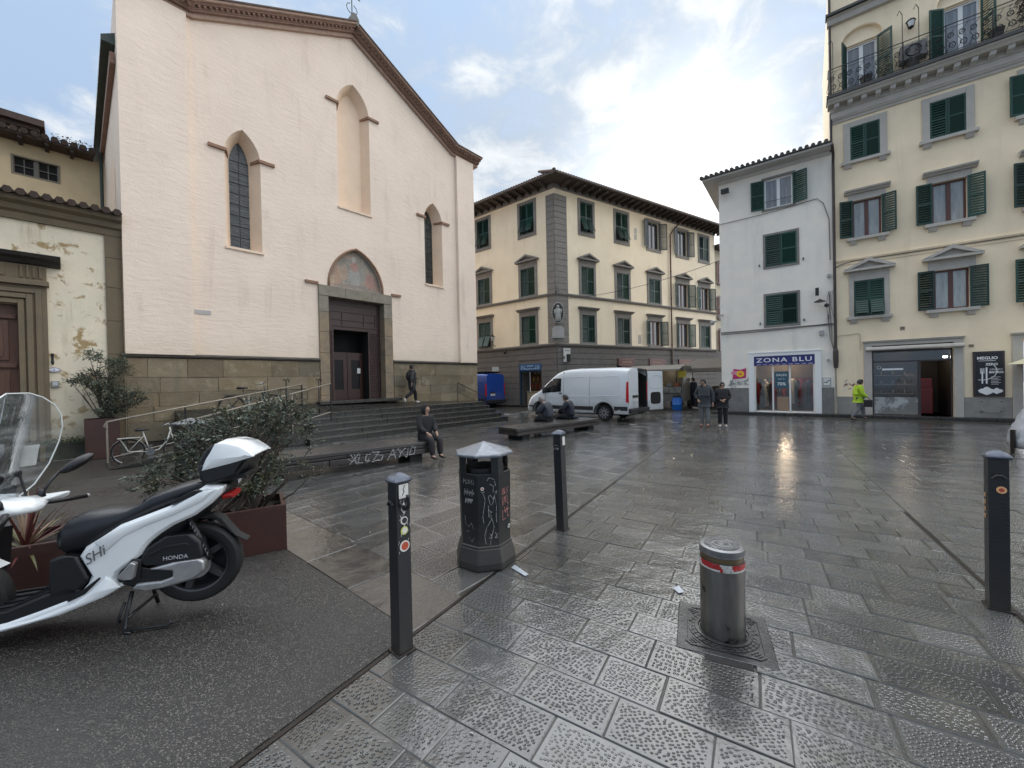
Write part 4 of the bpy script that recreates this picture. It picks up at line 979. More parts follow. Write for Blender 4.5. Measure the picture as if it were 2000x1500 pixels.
# shop interiors of the corner building
M_WARM = mat('lit_shop_interior', (.20, .10, .045), .7, var=.8, vs=3, vcol=(.04, .03, .02), emit=((.9, .5, .2), .0))
def shopbox(parent, u0, u1, z1, T=None, m=None, d=1.15):
    mb = MB(); mb.add([(u0, d, 0), (u1, d, 0), (u1, d, z1), (u0, d, z1), (u0, 0.02, 0.01), (u1, .02, .01)], [(0, 1, 2, 3), (0, 1, 5, 4)]); o = mb.build('shop_interior', m or M_DARK, parent, norm=False)
    if T: T(o)
    return o
M_SIGNR = mat('dark_red_sign', (.10, .018, .018), .4, var=.3)
M_GOLD = mat('faded_gold', (.35, .2, .12), .5)
for i, (a, b, _, z1) in enumerate(shopsR):
    shopbox(corner, a, b, z1)
    mb = MB(); mb.box(a + .05, b - .05, -.12, -.05, 2.72 - .08, 3.2); mb.prism([(a + .25, 2.64), (b - .25, 2.64), (b - .45, 2.52), (a + .45, 2.52)], -.11, -.06); sg = mb.build('shop_sign', M_SIGNR, corner, bevel=.02)
    mb = MB(); 
    for zz_ in (2.74, 3.1): mb.box(a + .25, b - .25, -.128, -.122, zz_, zz_ + .02)
    for k in range(7): mb.box(a + .45 + k * .14, a + .53 + k * .14, -.128, -.122, 2.86, 2.99)
    mb.build('sign_trim', M_GOLD, sg)
M_BLUES = mat('blue_shop_sign', (.025, .09, .22), .35)
so_ = shopbox(corner, -3.0, -1.2, 2.5, T_left, M_WARM)
mb = MB(); mb.box(-3.05, -2.97, .02, .16, 0, 2.86); mb.box(-1.25, -1.2, .02, .16, 0, 2.86); mb.box(-3.05, -1.2, .1, .16, 2.3, 2.42); o = T_left(mb.build('shop_frame', mat('dark_blue_frame', (.02, .05, .08), .4), corner))
mb = MB(); mb.box(-3.0, -1.22, -.06, .04, 2.42, 2.86); bs = T_left(mb.build('shop_sign', M_BLUES, corner, label='blue shop sign board with pale scrollwork'))
M_PALEB = mat('pale_blue_paint', (.45, .62, .72), .5)
mb = MB()
for s in (-1, 1):
    for k in range(3): mb.ribbon([(-2.11 + s * (.45 + .12 * k + .05 * math.sin(a)), 2.5 + .24 * a / 3) for a in (0, 1, 2, 3)], .03, -.063)
mb.ribbon([(-2.11 + .05 * k, 2.72 + .03 * math.sin(k * 2)) for k in range(-5, 6)], .035, -.0635); mb.ribbon([(-2.11 + .08 * k, 2.53 + .04 * math.cos(k * 1.3)) for k in range(-6, 7)], .03, -.063)
mb.build('sign_scrollwork', M_PALEB, bs, norm=False)
mb = MB(); mb.box(-2.8, -1.35, .5, 1.1, .0, .95); mb.box(-2.8, -1.35, .45, 1.1, .96, 1.0); o = T_left(mb.build('counter', mat('pale_counter', (.5, .42, .28), .4), corner))
for k in range(12):
    mb = MB(); uu = -2.75 + k * .12; mb.box(uu, uu + .08, .98, 1.1, 1.2 + .5 * (k % 3), 1.5 + .5 * (k % 3)); T_left(mb.build('goods', mat(('goods_red', 'goods_ochre', 'goods_white')[k % 3], ((.3, .05, .03), (.45, .25, .08), (.5, .48, .4))[k % 3], .5), corner))
# beige building beyond the corner palazzo
back = thing('far_house', 'beige house with brown shutters squeezed between the palazzo and the white house', 'building', (CB_O.x, CB_O.y, 0), az_rot(58.4))
mb = MB(); mb.box(17.5, 26, .35, 8, 0, 12.9); mb.build('wall', mat('beige_plaster', (.62, .54, .40), .85, var=.15), back)
mb = MB(); mb.box(17.5, 26, -.35, 8.4, 12.9, 13.15); mb.build('roof', M_TILED, back)
for z0, z1 in ((10.0, 11.9), (6.9, 8.8), (4.1, 5.9)):
    w = surround(back, 18.6, 19.6, z0, z1, .15, M_TRIM, d=.02); w.location.y = .35
    mb = MB(); mb.box(18.6, 19.6, -.0, .0, z0, z1) if False else None
    opened(w, 18.6, 19.6, z0, z1, m=M_BROWNS, y=-.04, a=.2); sash(w, 18.6, 19.6, z0, z1, -.002, M_BROWNF, M_PANE)
    w = surround(back, 20.9, 21.9, z0, z1, .15, M_TRIM, d=.02); w.location.y = .35; closed(w, 20.9, 21.9, z0, z1, y=-.03, m=M_BROWNS)
mb = MB(); mb.box(17.5, 26, .3, .348, 0, 3.9); mb.build('stone_base', M_RUST, back)
# ============================================================ WHITE HOUSE
M_WHP = mat('white_plaster', (.90, .82, .705), .85, streak=((.55, .52, .46), 2.0, .6), var=.1, vs=1.5, vcol=(.73, .71, .65), bump=.12, bs=10, dirt=((.55, .55, .53), 2.0, .66, .9))
M_GREYB = mat('grey_base_band', (.23, .225, .215), .8, var=.4, vs=3, bump=.3, bs=20, dirt=((.12, .115, .11), 2.5, .55, .8))
white = thing('white_house', 'narrow white plastered house with closed green shutters above a clothes shop', 'building', (WB_O.x, WB_O.y, 0), az_rot(WB_AZ))
US = -4.2
mb = MB(); ww = [(-2.37, -1.33, 9.2, 10.5), (-2.36, -1.22, 6.62, 8.0), (-2.37, -1.22, 4.0, 5.33)]; SH = (-2.87, -.66, .1, 2.2)
sheet(rect(US, 0, 0, 11.05), [rect(*w_) for w_ in ww] + [rect(-2.87, -.66, .1, 2.62)], 0, [.15, .15, .15, 1.6], mb); mb.add([(US, 0, 0), (US, 0, 11.05), (US, 9, 11.05), (US, 9, 0)], [(0, 1, 2, 3)])
mb.build('wall', M_WHP, white)
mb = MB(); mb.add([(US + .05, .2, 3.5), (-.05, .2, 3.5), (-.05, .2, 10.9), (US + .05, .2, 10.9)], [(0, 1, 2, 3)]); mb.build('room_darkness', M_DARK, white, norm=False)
w = surround(white, *ww[0][:2], ww[0][2], ww[0][3], .1, M_TRIM, sill=False, d=.04); opened(w, *ww[0], y=-.05, a=.1); sash(w, *ww[0], .1, M_WHITEF, M_PALEP)
mb = MB(); mb.tube([(-2.35, -.06, 9.5), (-1.35, -.06, 9.5)], .01, 6); mb.build('window_bar', M_IRON, w)
for k in (1, 2):
    w = surround(white, *ww[k][:2], ww[k][2], ww[k][3], .09, M_TRIM, sill=False, d=.03); closed(w, *ww[k], y=-.01)
    for u in (-2.62, -1.02): mb = MB(); mb.box(u, u + .04, -.06, 0, ww[k][2] + .06, ww[k][2] + .16); mb.build('shutter_hook', M_IRON, w)
for a_, b_ in ((US, -3.09), (-.43, -.03)): mb = MB(); mb.box(a_, b_, -.03, -.002, 0, 1.2); mb.build('base_band', M_GREYB, white)
mb = MB(); mb.box(US, -.02, -.035, -.002, 3.8, 3.86); mb.build('string_line', M_TRIM, white)
# eave
mb = MB(); mb.prism([(.02, 10.98), (-.62, 10.98), (-.62, 11.06), (-.02, 11.22), (.02, 11.22)], US - .6, -.02, 'x'); mb.prism([(.02, 10.84), (-.06, 10.84), (-.1, 10.975), (.02, 10.975)], US, -.02, 'x'); mb.build('soffit', mat('pale_soffit', (.55, .53, .5), .7, var=.15), white)
mb = MB(); mb.prism([(-.7, 11.065), (-.7, 11.11), (4, 12.6), (4, 12.5)], US - .7, -.02, 'x'); u = US - .62
while u < -.05: mb.tube([(u, -.74, 11.13), (u, 4, 12.6)], [.075, .07], 6); u += .21
mb.build('roof_tiles', mat('grey_tile', (.13, .12, .11), .8, var=.5, vs=5), white, kind='stuff')
mb = MB(); mb.add([(US - .6, .02, 10.99), (US, .02, 10.99), (US, 9, 10.99), (US - .6, 9, 10.99), (US - .6, .02, 11.2), (US - .6, 9, 11.2)], [(0, 1, 2, 3), (0, 4, 5, 3)]); mb.build('side_eave', MATS['pale_soffit'], white, norm=False)
# shop front
mb = MB(); mb.box(-3.08, -2.87, -.06, .05, 0.04, 2.8); mb.box(-.66, -.44, -.06, .05, .04, 2.8); mb.box(-2.87, -.66, -.06, .05, 2.62, 2.8); mb.box(-3.1, -.42, -.08, -.06, 2.76, 2.82); sf = mb.build('shop_front', mat('white_shopfront', (.78, .78, .77), .35), white, bevel=.01)
M_NAVY = mat('navy_sign', (.02, .022, .16), .3)
mb = MB(); mb.box(-2.87, -.66, -.03, .03, 2.2, 2.62); sg = mb.build('shop_sign', M_NAVY, white, label='navy sign board reading ZONA BLU')
M_WHT = mat('white_lettering', (.8, .8, .8), .4)
text('ZONA BLU', .27, sg, (-1.76, -.034, 2.43), M_WHT, sx=1.35, space=1.18, off=.003)
mb = MB(); 
for k in range(9): mb.box(-2.75 + k * .235, -2.6 + k * .235, -.033, -.031, 2.235, 2.25)
mb.build('small_print', M_WHT, sg)
M_SHOPG = glass_mat('shop_glass', (.85, .88, .87), .03, .96)
mb = MB()
for u in (-2.84, -2.16, -1.53, -.69): mb.box(u - .03, u + .03, .06, .12, .12, 2.2)
mb.box(-2.87, -.66, .06, .12, .1, .16); mb.build('shop_window_frame', M_WHITEF, white)
mb = MB(); mb.add([(-2.87, .09, .12), (-.66, .09, .12), (-.66, .09, 2.2), (-2.87, .09, 2.2)], [(0, 1, 2, 3)]); mb.build('shop_glass', M_SHOPG, white, norm=False)
M_SHOPIN = mat('shop_back_wall', (.09, .065, .045), .7, var=.7, vs=2.5, vcol=(.04, .035, .03))
shopbox(white, -2.87, -.66, 2.62, None, M_SHOPIN, 1.58)
mb = MB(); [mb.add([(u, .13, .1), (u, 1.58, .1), (u, 1.58, 2.6), (u, .13, 2.6)], [(0, 1, 2, 3)]) for u in (-2.865, -.665)]; mb.build('shop_side_wall', M_SHOPIN, white, norm=False)
mb = MB(); mb.add([(-2.87, .1, 2.6), (-.66, .1, 2.6), (-.66, 1.58, 2.6), (-2.87, 1.58, 2.6)], [(0, 1, 2, 3)]); mb.build('shop_ceiling', mat('shop_ceiling', (.25, .2, .14), .7), white, norm=False)
M_LAMP = mat('warm_lamp', (1, .8, .5), .5, emit=((1, .72, .4), 5.0))
for u, y in ((-2.45, .5), (-1.75, .9), (-1.2, .5), (-1.0, 1.1), (-2.1, 1.2)):
    mb = MB(); mb.lathe([(.05, 2.5), (.05, 2.58)], 10, (u, y, 0)); mb.build('shop_lamp', M_LAMP, white)
def pt(name, parent, loc, e, c, r_=.08):
    l = bpy.data.lights.new(name, 'POINT'); l.energy = e; l.color = c; l.shadow_soft_size = r_; o = bpy.data.objects.new(name, l); COL.objects.link(o); o.parent = parent; o.location = loc
pt('shop_light', white, (-1.75, .75, 2.3), 14, (1, .75, .5))
cl = [(.3, .02, .02), (.02, .02, .03), (.05, .05, .07), (.5, .45, .38), (.1, .07, .05), (.03, .03, .03), (.25, .02, .03)]
r = random.Random(9)
for k in range(30):
    u = -2.74 + (k % 15) * .145 + (.07 if k > 14 else 0); y = .4 if k < 15 else 1.0; z0 = r.uniform(.35, .6); z1 = r.uniform(1.35, 1.62); c = cl[(k * 5) % 7]
    if -2.13 < u < -1.56 and y < 1: continue
    mb = MB(); mb.loft([[(u + a * .11 * s_, y + b * .07, z) for a, b in ((-1, -1), (1, -1), (1, 1), (-1, 1))] for z, s_ in ((z0, .9), (z1 - .5, .8), (z1 - .1, 1.15), (z1, .35))]); mb.build('garment', mat('cloth_%d' % ((k * 5) % 7), c, .85, var=.4, vs=9, bump=.3), white, smooth=True)
mb = MB(); mb.box(-2.8, -2.2, .45, .47, 1.6, 1.62); mb.box(-1.5, -.75, .45, .47, 1.62, 1.64); mb.build('clothes_rail', M_STEEL, white)
mb = MB(); mb.box(-1.5, -.75, .5, .8, 1.42, 1.6); mb.build('shelf_goods', MATS['cloth_0'], white)
M_POST = mat('teal_poster', (.03, .09, .13), .4)
mb = MB(); mb.box(-2.1, -1.58, .05, .056, 1.18, 1.92); ps = mb.build('poster', M_POST, white, label='teal sale poster in the shop window')
text('SALDI', .15, ps, (-1.84, .048, 1.76), M_WHT); text('FINO AL', .07, ps, (-1.84, .048, 1.58), M_WHT); text('70%', .19, ps, (-1.84, .048, 1.36), M_WHT, off=.003)
mb = MB(); mb.box(-2.05, -1.62, .9, 1.3, .12, .75); mb.build('display_table', mat('pale_wood', (.35, .25, .14), .5), white)
mb = MB(); mb.box(-.42, -.12, -.03, -.003, 1.25, 1.62); nb = mb.build('notice_board', mat('white_notice', (.66, .66, .64), .5), white); mb = MB(); mb.box(-.40, -.14, -.034, -.031, 1.27, 1.6); mb.box(-.385, -.155, -.038, -.0345, 1.285, 1.585, 1); mb.ribbon([(-.35, 1.42), (-.28, 1.4), (-.24, 1.47), (-.18, 1.5)], .03, -.040); mb.build('pictogram', [mat('dark_print', (.06, .06, .06), .5), MATS['white_notice']], nb)
# torn street art, left of the shop
art = MB(); r = random.Random(11)
art.prism([(-3.75, 1.6), (-3.2, 1.66), (-3.18, 2.12), (-3.42, 2.05), (-3.7, 2.1)], -.012, -.004, 'y', 0)
art.prism([(-3.42 + .16 * math.cos(a), 1.85 + .15 * math.sin(a)) for a in [k * .5236 for k in range(12)]], -.018, -.0125, 'y', 1)
art.prism([(-3.42 + .08 * math.cos(a), 1.85 + .07 * math.sin(a)) for a in [k * .5236 for k in range(12)]], -.022, -.0185, 'y', 2)
art.prism([(-3.78, 1.98), (-3.5, 2.0), (-3.55, 1.8), (-3.8, 1.85)], -.016, -.0125, 'y', 3)
for k in range(14):
    u = r.uniform(-3.9, -3.15); z = r.uniform(1.25, 1.6); art.ribbon([(u, z), (u + r.uniform(-.12, .12), z + r.uniform(-.1, .1)), (u + r.uniform(-.12, .12), z + r.uniform(-.1, .1))], .03, -.02, 4)
for k in range(5): u = -3.8 + k * .13; art.box(u, u + .1, -.011, -.004, 1.32 + .02 * (k % 2), 1.58, 5)
art.build('street_art', [mat('magenta_paint', (.55, .03, .16), .6, var=.3), mat('yellow_paint', (.8, .55, .03), .6), mat('orange_paint', (.75, .2, .03), .6), mat('pink_paint', (.65, .25, .35), .6), mat('grey_paint', (.25, .25, .27), .6), mat('torn_paper', (.66, .66, .62), .8, var=.3)], white, norm=False)
# ============================================================ YELLOW BUILDING
M_YEL = mat('yellow_plaster', (.95, .79, .565), .85, streak=((.55, .46, .32), 2.2, .55), var=.08, vs=.9, vcol=(.78, .645, .455), bump=.12, bs=12, dirt=((.62, .55, .40), 1.2, .68, .92))
M_PEELY = M_TRIML
yel = thing('yellow_building', 'tall pale yellow palazzo with wrought iron balcony and green louvred shutters', 'building', (WB_O.x, WB_O.y, 0), az_rot(WB_AZ))
UE = 11.0
r2 = [(.62, 1.48), (2.85, 3.72), (5.15, 6.0)]
r1 = [(.63, 1.53), (2.88, 3.76), (5.2, 6.05)]
r3 = [(.58, 1.46), (2.82, 3.72), (5.1, 5.95)]
bal = [(.5, 1.42), (3.2, 4.1), (5.7, 6.6)]
def ARCH(a, b):
    c = (a + b) / 2; return [(c - .62, 13.0), (c + .62, 13.0)] + [(c + .62 * math.cos(math.pi * k / 16), 15.08 + .5 * math.sin(math.pi * k / 16)) for k in range(17)]
hol = [rect(a, b, 10.32, 11.68) for a, b in r3] + [rect(a, b, 7.22, 8.7) for a, b in r2] + [rect(a, b, 4.05, 5.48) for a, b in r1] + [ARCH(a, b) for a, b in bal] + [rect(1.14, 3.35, .1, 2.83), rect(4.95, 7.2, .1, 2.83)]
mb = MB(); sheet(rect(0, UE, 0, 19), hol, 0, [.2] * 9 + [.13] * 3 + [2.2] * 2, mb); [sheet(ARCH(a, b), [rect(a, b, 13.0001, 14.95)], .13, .1, mb) for a, b in bal]; mb.add([(.02, 0, 10.9), (.02, 0, 19), (.02, 9, 19), (.02, 9, 10.9)], [(0, 1, 2, 3)]); mb.build('wall', M_YEL, yel)
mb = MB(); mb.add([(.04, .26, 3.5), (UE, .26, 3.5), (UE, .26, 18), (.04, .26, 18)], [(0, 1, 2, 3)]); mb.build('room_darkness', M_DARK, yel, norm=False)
M_VSKY = mat('reflecting_pane', (.16, .19, .21), .03, spec=1.0, var=.5, vs=2.2, vcol=(.42, .45, .44), stretch=(3, 3, .5), objvar=.35, bump=.15, bs=2)
for i, (a, b) in enumerate(r3):
    w = surround(yel, a, b, 10.32, 11.68, .21, M_TRIML, d=.05); bracket_sill(w, a, b, 10.32, .21, M_TRIML)
    if i < 2: closed(w, a, b, 10.32, 11.68, y=-.02)
    else: opened(w, a, b, 10.32, 11.68, y=-.07, a=.08); sash(w, a, b, 10.32, 11.68, .12, M_BROWNF, M_VSKY)
for i, (a, b) in enumerate(r2):
    w = surround(yel, a, b, 7.22, 8.7, .12, M_TRIML, hood='flat', d=.05); bracket_sill(w, a, b, 7.22, .12, M_TRIML)
    opened(w, a, b, 7.24, 8.72, y=-.07, a=.1); sash(w, a, b, 7.22, 8.7, .12, M_BROWNF, M_VSKY)
for i, (a, b) in enumerate(r1):
    w = surround(yel, a, b, 4.05, 5.48, .15, M_TRIML, hood='pediment', d=.05); bracket_sill(w, a, b, 4.05, .15, M_TRIML)
    if i == 0: closed(w, a, b, 4.07, 5.46, y=-.02, flap=True)
    else: opened(w, a, b, 4.05, 5.5, y=-.07, a=.1); sash(w, a, b, 4.05, 5.48, .12, M_BROWNF, M_VSKY)
# pale worn patches in the open shutters (broken slats showing blinds)
mb = MB(); mb.prism([(.02, 6.33), (-.05, 6.34), (-.07, 6.4), (.02, 6.42)], .02, UE, 'x'); mb.prism([(.02, 6.2), (-.03, 6.2), (-.03, 6.25), (.02, 6.25)], .02, UE, 'x'); mb.build('string_course', M_YEL, yel)
# balcony slab, brackets, railing
mb = MB(); mb.prism([(.02, 12.02), (-.05, 12.02), (-.07, 12.1), (-.12, 12.14), (-.14, 12.2), (.02, 12.2)], -.02, UE, 'x'); mb.box(-.02, UE, -.16, .02, 12.2, 12.42)
mb.prism([(.02, 12.62), (-.5, 12.62), (-.56, 12.7), (-.62, 12.74), (-.62, 12.8), (.02, 12.8)], -.12, UE, 'x'); mb.box(-.05, UE, -.2, .02, 12.42, 12.62); cs_ = mb.build('balcony_cornice', M_TRIML, yel)
br = None
for i in range(27):
    u = .08 + i * .41
    if br is None: mb = MB(); mb.prism([(-.2, 12.45), (-.42, 12.5), (-.47, 12.615), (-.2, 12.615)], 0, .16, 'x'); br = mb.build('bracket', mat('pale_bracket', (.55, .53, .49), .7, var=.2), yel, bevel=.01); br.location = (u, 0, 0)
    else: dupe(br, yel, (u, 0, 0))
mb = MB(); mb.box(-.16, UE, -.68, .02, 12.802, 12.92); mb.build('balcony_slab', mat('dark_slab_edge', (.07, .068, .065), .6, var=.3), yel)
# railing: scrolled panels
rail = MB(); y = -.6; z0, z1 = 12.95, 13.95
rail.tube([(-.1, y, z1), (UE, y, z1)], .016, 6); rail.tube([(-.1, y, z0 + .05), (UE, y, z0 + .05)], .012, 6); rail.tube([(-.1, y, z1 - .12), (UE, y, z1 - .12)], .008, 4)
rail.tube([(-.1, y, z1), (-.1, 0, z1)], .014, 6)
def spiral(c, r0, a0, turns, s, n=12):
    return [(c[0] + s * r0 * (1 - k / n * .8) * math.cos(a0 + turns * 6.283 * k / n), y, c[1] + r0 * (1 - k / n * .8) * math.sin(a0 + turns * 6.283 * k / n)) for k in range(n + 1)]
u = -.1; k = 0
while u < 8.4:
    if k % 4 == 0: rail.tube([(u, y, z0 - .03), (u, y, z1)], .014, 6)
    for s in (-1, 1):
        cx_ = u + .14 + s * .0
        rail.tube(spiral((u + .13 + s * .0, z0 + .27), .12, -1.57 if s > 0 else 1.57, 1.25, s), .009, 4, cap=False)
        rail.tube(spiral((u + .13, z0 + .62), .11, 1.57 if s > 0 else -1.57, 1.2, s), .009, 4, cap=False)
    rail.tube([(u, y, z0 + .05), (u + .1, y - .03, z0 + .3), (u + .02, y, z0 + .5), (u + .2, y, z0 + .8), (u + .26, y, z1 - .12)], .008, 4)
    u += .27; k += 1
rail.tube([(-.1, y, z0 + .02), (-.16, y - .16, z0 + .05), (-.12, y - .1, z0 + .3), (-.1, y - .04, z0 + .6)], .01, 5)
rail.build('railing', M_IRON, yel, smooth=True)
for u in (.05, 2.05, 2.48, 5.3, 7.7):
    mb = MB(); mb.tube([(u, -.55, 12.95), (u, -.55, 15.0), (u - .08, -.6, 15.15), (u - .14, -.6, 15.0)], .012, 6); mb.build('awning_pole', M_IRON, yel)
# blind arches over the balcony windows
for i, (a, b) in enumerate(bal):
    c = (a + b) / 2; rr = .62
    mb = MB(); n = 14
    pts_o = [(c - rr, 13.0)] + [(c - rr * math.cos(math.pi * k / n), 15.1 + rr * .85 * math.sin(math.pi * k / n)) for k in range(n + 1)] + [(c + rr, 13.0)]
    mb.tube([(p[0], -.0, p[1]) for p in pts_o], .022, 6, cap=False)
    w = mb.build('arched_window', M_YEL, yel, smooth=True)
    mb = MB(); mb.box(c - rr + .002, c + rr - .002, .06, .128, 15.0, 15.09); mb.build('transom', M_YEL, w)
    # half open leaves standing out from the wall
    sw = (b - a) / 2; shutter(w, a, -.02, 13.0, sw, 1.95, -math.pi / 2 - .35 if i == 0 else math.pi + .5); shutter(w, b, -.02, 13.0, sw, 1.95, -1.0 if i else -.55)
    sash(w, a, b, 13.0, 14.95, .2, M_WHITEF, M_PALEP)
# air conditioning unit and pots on the balcony
ac = MB(); ac.box(2.0, 2.72, -.45, -.1, 13.35, 13.9); a_ = ac.build('air_conditioner', mat('grey_cabinet', (.16, .155, .15), .5), yel, bevel=.02); ac = MB(); ac.tube([(2.36 + .2 * math.cos(k * .5), -.46, 13.62 + .2 * math.sin(k * .5)) for k in range(13)], .02, 6); ac.build('fan_guard', M_IRON, a_)
for u, z in ((2.35, 12.93), (1.05, 12.93), (4.35, 12.93)):
    mb = MB(); mb.lathe([(.13, z), (.19, z + .34), (.2, z + .36), (.16, z + .36)], 12, (u, -.38, 0)); pot = mb.build('plant_pot', mat('dark_pot', (.06, .055, .05), .6), yel)
mb = MB(); r = random.Random(6)
for k in range(500):
    cc = r.choice(((5.0, 13.5), (5.0, 13.9), (5.05, 14.2))); c = Vector((cc[0] + r.gauss(0, .12), -.4 + r.gauss(0, .1), cc[1] + r.gauss(0, .25))); d = Vector((r.uniform(-1, 1), r.uniform(-1, 1), r.uniform(-1, 1))).normalized() * .06; q = Vector((-d.y, d.x, d.z)).cross(d).normalized() * .02
    mb.add([c - d, c + q, c + d, c - q], [(0, 1, 2, 3)])
mb.build('balcony_plant', mat('dry_leaf', (.07, .055, .04), .7, var=.4), yel, norm=False, kind='stuff')
# upper cornice, top left: roof terrace of the set-back part
mb = MB(); mb.prism([(.02, 16.0), (-.15, 16.02), (-.2, 16.2), (-.3, 16.25), (.02, 16.3)], -.1, 2.25, 'x'); mb.box(-.15, 2.3, -.34, .02, 16.3, 16.4, 1); mb.build('upper_cornice', [M_TRIML, MATS['dark_slab_edge']], yel)
# wall lantern
lan = thing('wall_lantern', 'small black lantern high on the yellow wall above the balcony', 'lantern', (0, 0, 0)); lan.parent = None
fl = Matrix.Rotation(az_rot(WB_AZ), 4, 'Z'); PW_ = fl @ Vector((2.33, -.2, 14.75)); lan.location = (WB_O.x + PW_.x, WB_O.y + PW_.y, PW_.z); lan.rotation_euler = (0, 0, az_rot(WB_AZ))
mb = MB(); mb.lathe([(.0, .24), (.03, .2), (.14, .13), (.15, .1), (.13, .1), (.08, -.14), (.03, -.17), (.0, -.2)], 6); mb.tube([(0, .2, .2), (0, .1, .26), (0, .02, .22)], .015, 6); mb.build('lantern_frame', M_IRON, lan)
mb = MB(); mb.lathe([(.1, .07), (.06, -.11)], 6, (0, -.05, 0)); mb.build('lantern_glass', mat('frosted_glass', (.6, .62, .62), .3), lan)
# ground floor: bar front
def portal_frame(u0, u1, z1, t):
    mb = MB(); mb.box(u0 - t, u0, -.06, .05, .1, z1); mb.box(u1, u1 + t, -.06, .05, .1, z1); mb.box(u0 - t, u1 + t, -.06, .05, z1, z1 + .12); mb.prism([(.02, z1 + .125), (-.1, z1 + .125), (-.14, z1 + .2), (.02, z1 + .22)], u0 - t - .03, u1 + t + .03, 'x'); mb.build('shop_frame', M_TRIML, yel, bevel=.01)
portal_frame(1.14, 3.35, 2.83, .24); portal_frame(4.95, 7.2, 2.83, .24)
mb = MB(); mb.prism([(-.08, 2.62), (-.08, 2.8), (-.2, 2.74), (-.22, 2.66)], .95, 3.6, 'x'); mb.build('rolled_awning', M_TRIML, yel, bevel=.02)
M_BARF = mat('dark_bar_frame', (.035, .03, .032), .4)
mb = MB(); mb.box(1.14, 1.2, .1, .16, .1, 2.6); mb.box(3.3, 3.35, .1, .16, .1, 2.6); mb.box(2.44, 2.52, .1, .16, .1, 2.2); mb.box(1.14, 3.35, .1, .16, 2.56, 2.83); mb.box(1.14, 3.35, .1, .16, 2.17, 2.22); mb.box(1.2, 2.44, .1, .16, .1, .14); mb.build('bar_window_frame', M_BARF, yel)
mb = MB(); mb.add([(1.2, .13, .8), (2.44, .13, .8), (2.44, .13, 2.17), (1.2, .13, 2.17)], [(0, 1, 2, 3)]); mb.add([(1.2, .13, 2.22), (3.3, .13, 2.22), (3.3, .13, 2.56), (1.2, .13, 2.56)], [(0, 1, 2, 3)]); mb.build('bar_glass', glass_mat('bar_glass', (.6, .6, .58), .03, .96), yel, norm=False)
mb = MB(); mb.box(1.2, 2.44, .12, .15, .14, .8); mb.build('lower_panel', mat('grey_panel', (.2, .2, .195), .4, var=.3, vs=2, dirt=((.4, .41, .41), 2.5, .5, .6)), yel)
mb = MB(); mb.add([(1.14, 2.18, 0.1), (3.35, 2.18, 0.1), (3.35, 2.18, 2.8), (1.14, 2.18, 2.8)], [(0, 1, 2, 3)]); mb.add([(1.14, .1, .1), (3.35, .1, .1), (3.35, 2.2, .1), (1.14, 2.2, .1)], [(0, 1, 2, 3)]); [mb.add([(u, .17, .1), (u, 2.18, .1), (u, 2.18, 2.8), (u, .17, 2.8)], [(0, 1, 2, 3)]) for u in (1.145, 3.345)]; mb.build('bar_interior', mat('bar_darkness', (.02, .017, .016), .6, var=.6, vs=3), yel, norm=False)
r = random.Random(12)
for sh_ in range(3):
    zz0 = .95 + sh_ * .36
    mb = MB(); mb.box(1.25, 2.4, .5, .75, zz0 - .03, zz0); mb.build('shelf', mat('pale_shelf', (.4, .37, .32), .4), yel)
    for k in range(13):
        u = 1.3 + k * .085; hh = r.uniform(.12, .27); mb = MB(); mb.lathe([(.028, zz0), (.03, zz0 + hh * .6), (.012, zz0 + hh * .75), (.012, zz0 + hh)], 8, (u, .55 + r.uniform(0, .1), 0)); mb.build('bottle', mat('bottle_%d' % (k % 4), ((.1, .02, .02), (.03, .06, .03), (.5, .48, .42), (.12, .07, .03))[k % 4], .15), yel, smooth=True)
mb = MB(); mb.box(1.45, 2.05, .112, .118, 1.86, 1.93); mb.build('window_lettering_band', M_WHT, yel)
mb = MB(); mb.tube([(1.36 + .06 * math.cos(k * .524), .11, 1.97 + .06 * math.sin(k * .524)) for k in range(12)], .008, 5, closed=True); mb.build('window_decal', M_WHT, yel)
mb = MB(); mb.box(2.6, 3.0, 1.0, 1.5, .12, 1.15); mb.box(2.62, 2.98, 1.0, 1.4, 1.152, 1.5); mb.build('red_counter', mat('red_counter', (.17, .008, .008), .35), yel, bevel=.02)
mb = MB(); mb.lathe([(.06, 2.28), (.06, 2.34)], 12, (3.2, .3, 0)); mb.build('ceiling_lamp', mat('white_lamp', (1, 1, 1), .5, emit=((1, .93, .85), 8)), yel)
pt('bar_light', yel, (2.2, 1.0, 2.4), 4, (1, .78, .55))
# base band, poster panel, vents
for a_, b_ in ((.02, .9), (3.6, 4.7)): mb = MB(); mb.box(a_, b_, -.03, -.002, .1, .82); mb.build('base_band', mat('pale_grey_base', (.34, .325, .295), .8, var=.4, vs=3, dirt=((.14, .13, .12), 3, .58, .78), bump=.3), yel)
mb = MB(); mb.box(3.95, 4.5, -.045, -.031, .28, .72); pb = mb.build('access_plate', MATS['pale_grey_base'], yel, bevel=.006)
for u in (4.0, 4.45):
    for z in (.33, .67): mb = MB(); mb.lathe([(.02, -.055), (.0, -.058)], 8, (u, 0, z), axis='y'); mb.build('screw', M_STEEL, pb)
mb = MB(); mb.box(3.81, 4.54, -.06, -.002, .84, 2.44); pp = mb.build('poster_panel', mat('dark_panel_frame', (.04, .025, .025), .4), yel, label='black bistro poster panel with white cutlery drawing')
mb = MB(); mb.box(3.86, 4.49, -.064, -.061, .89, 2.39); mb.build('poster', mat('black_poster', (.008, .009, .013), .3), pp)
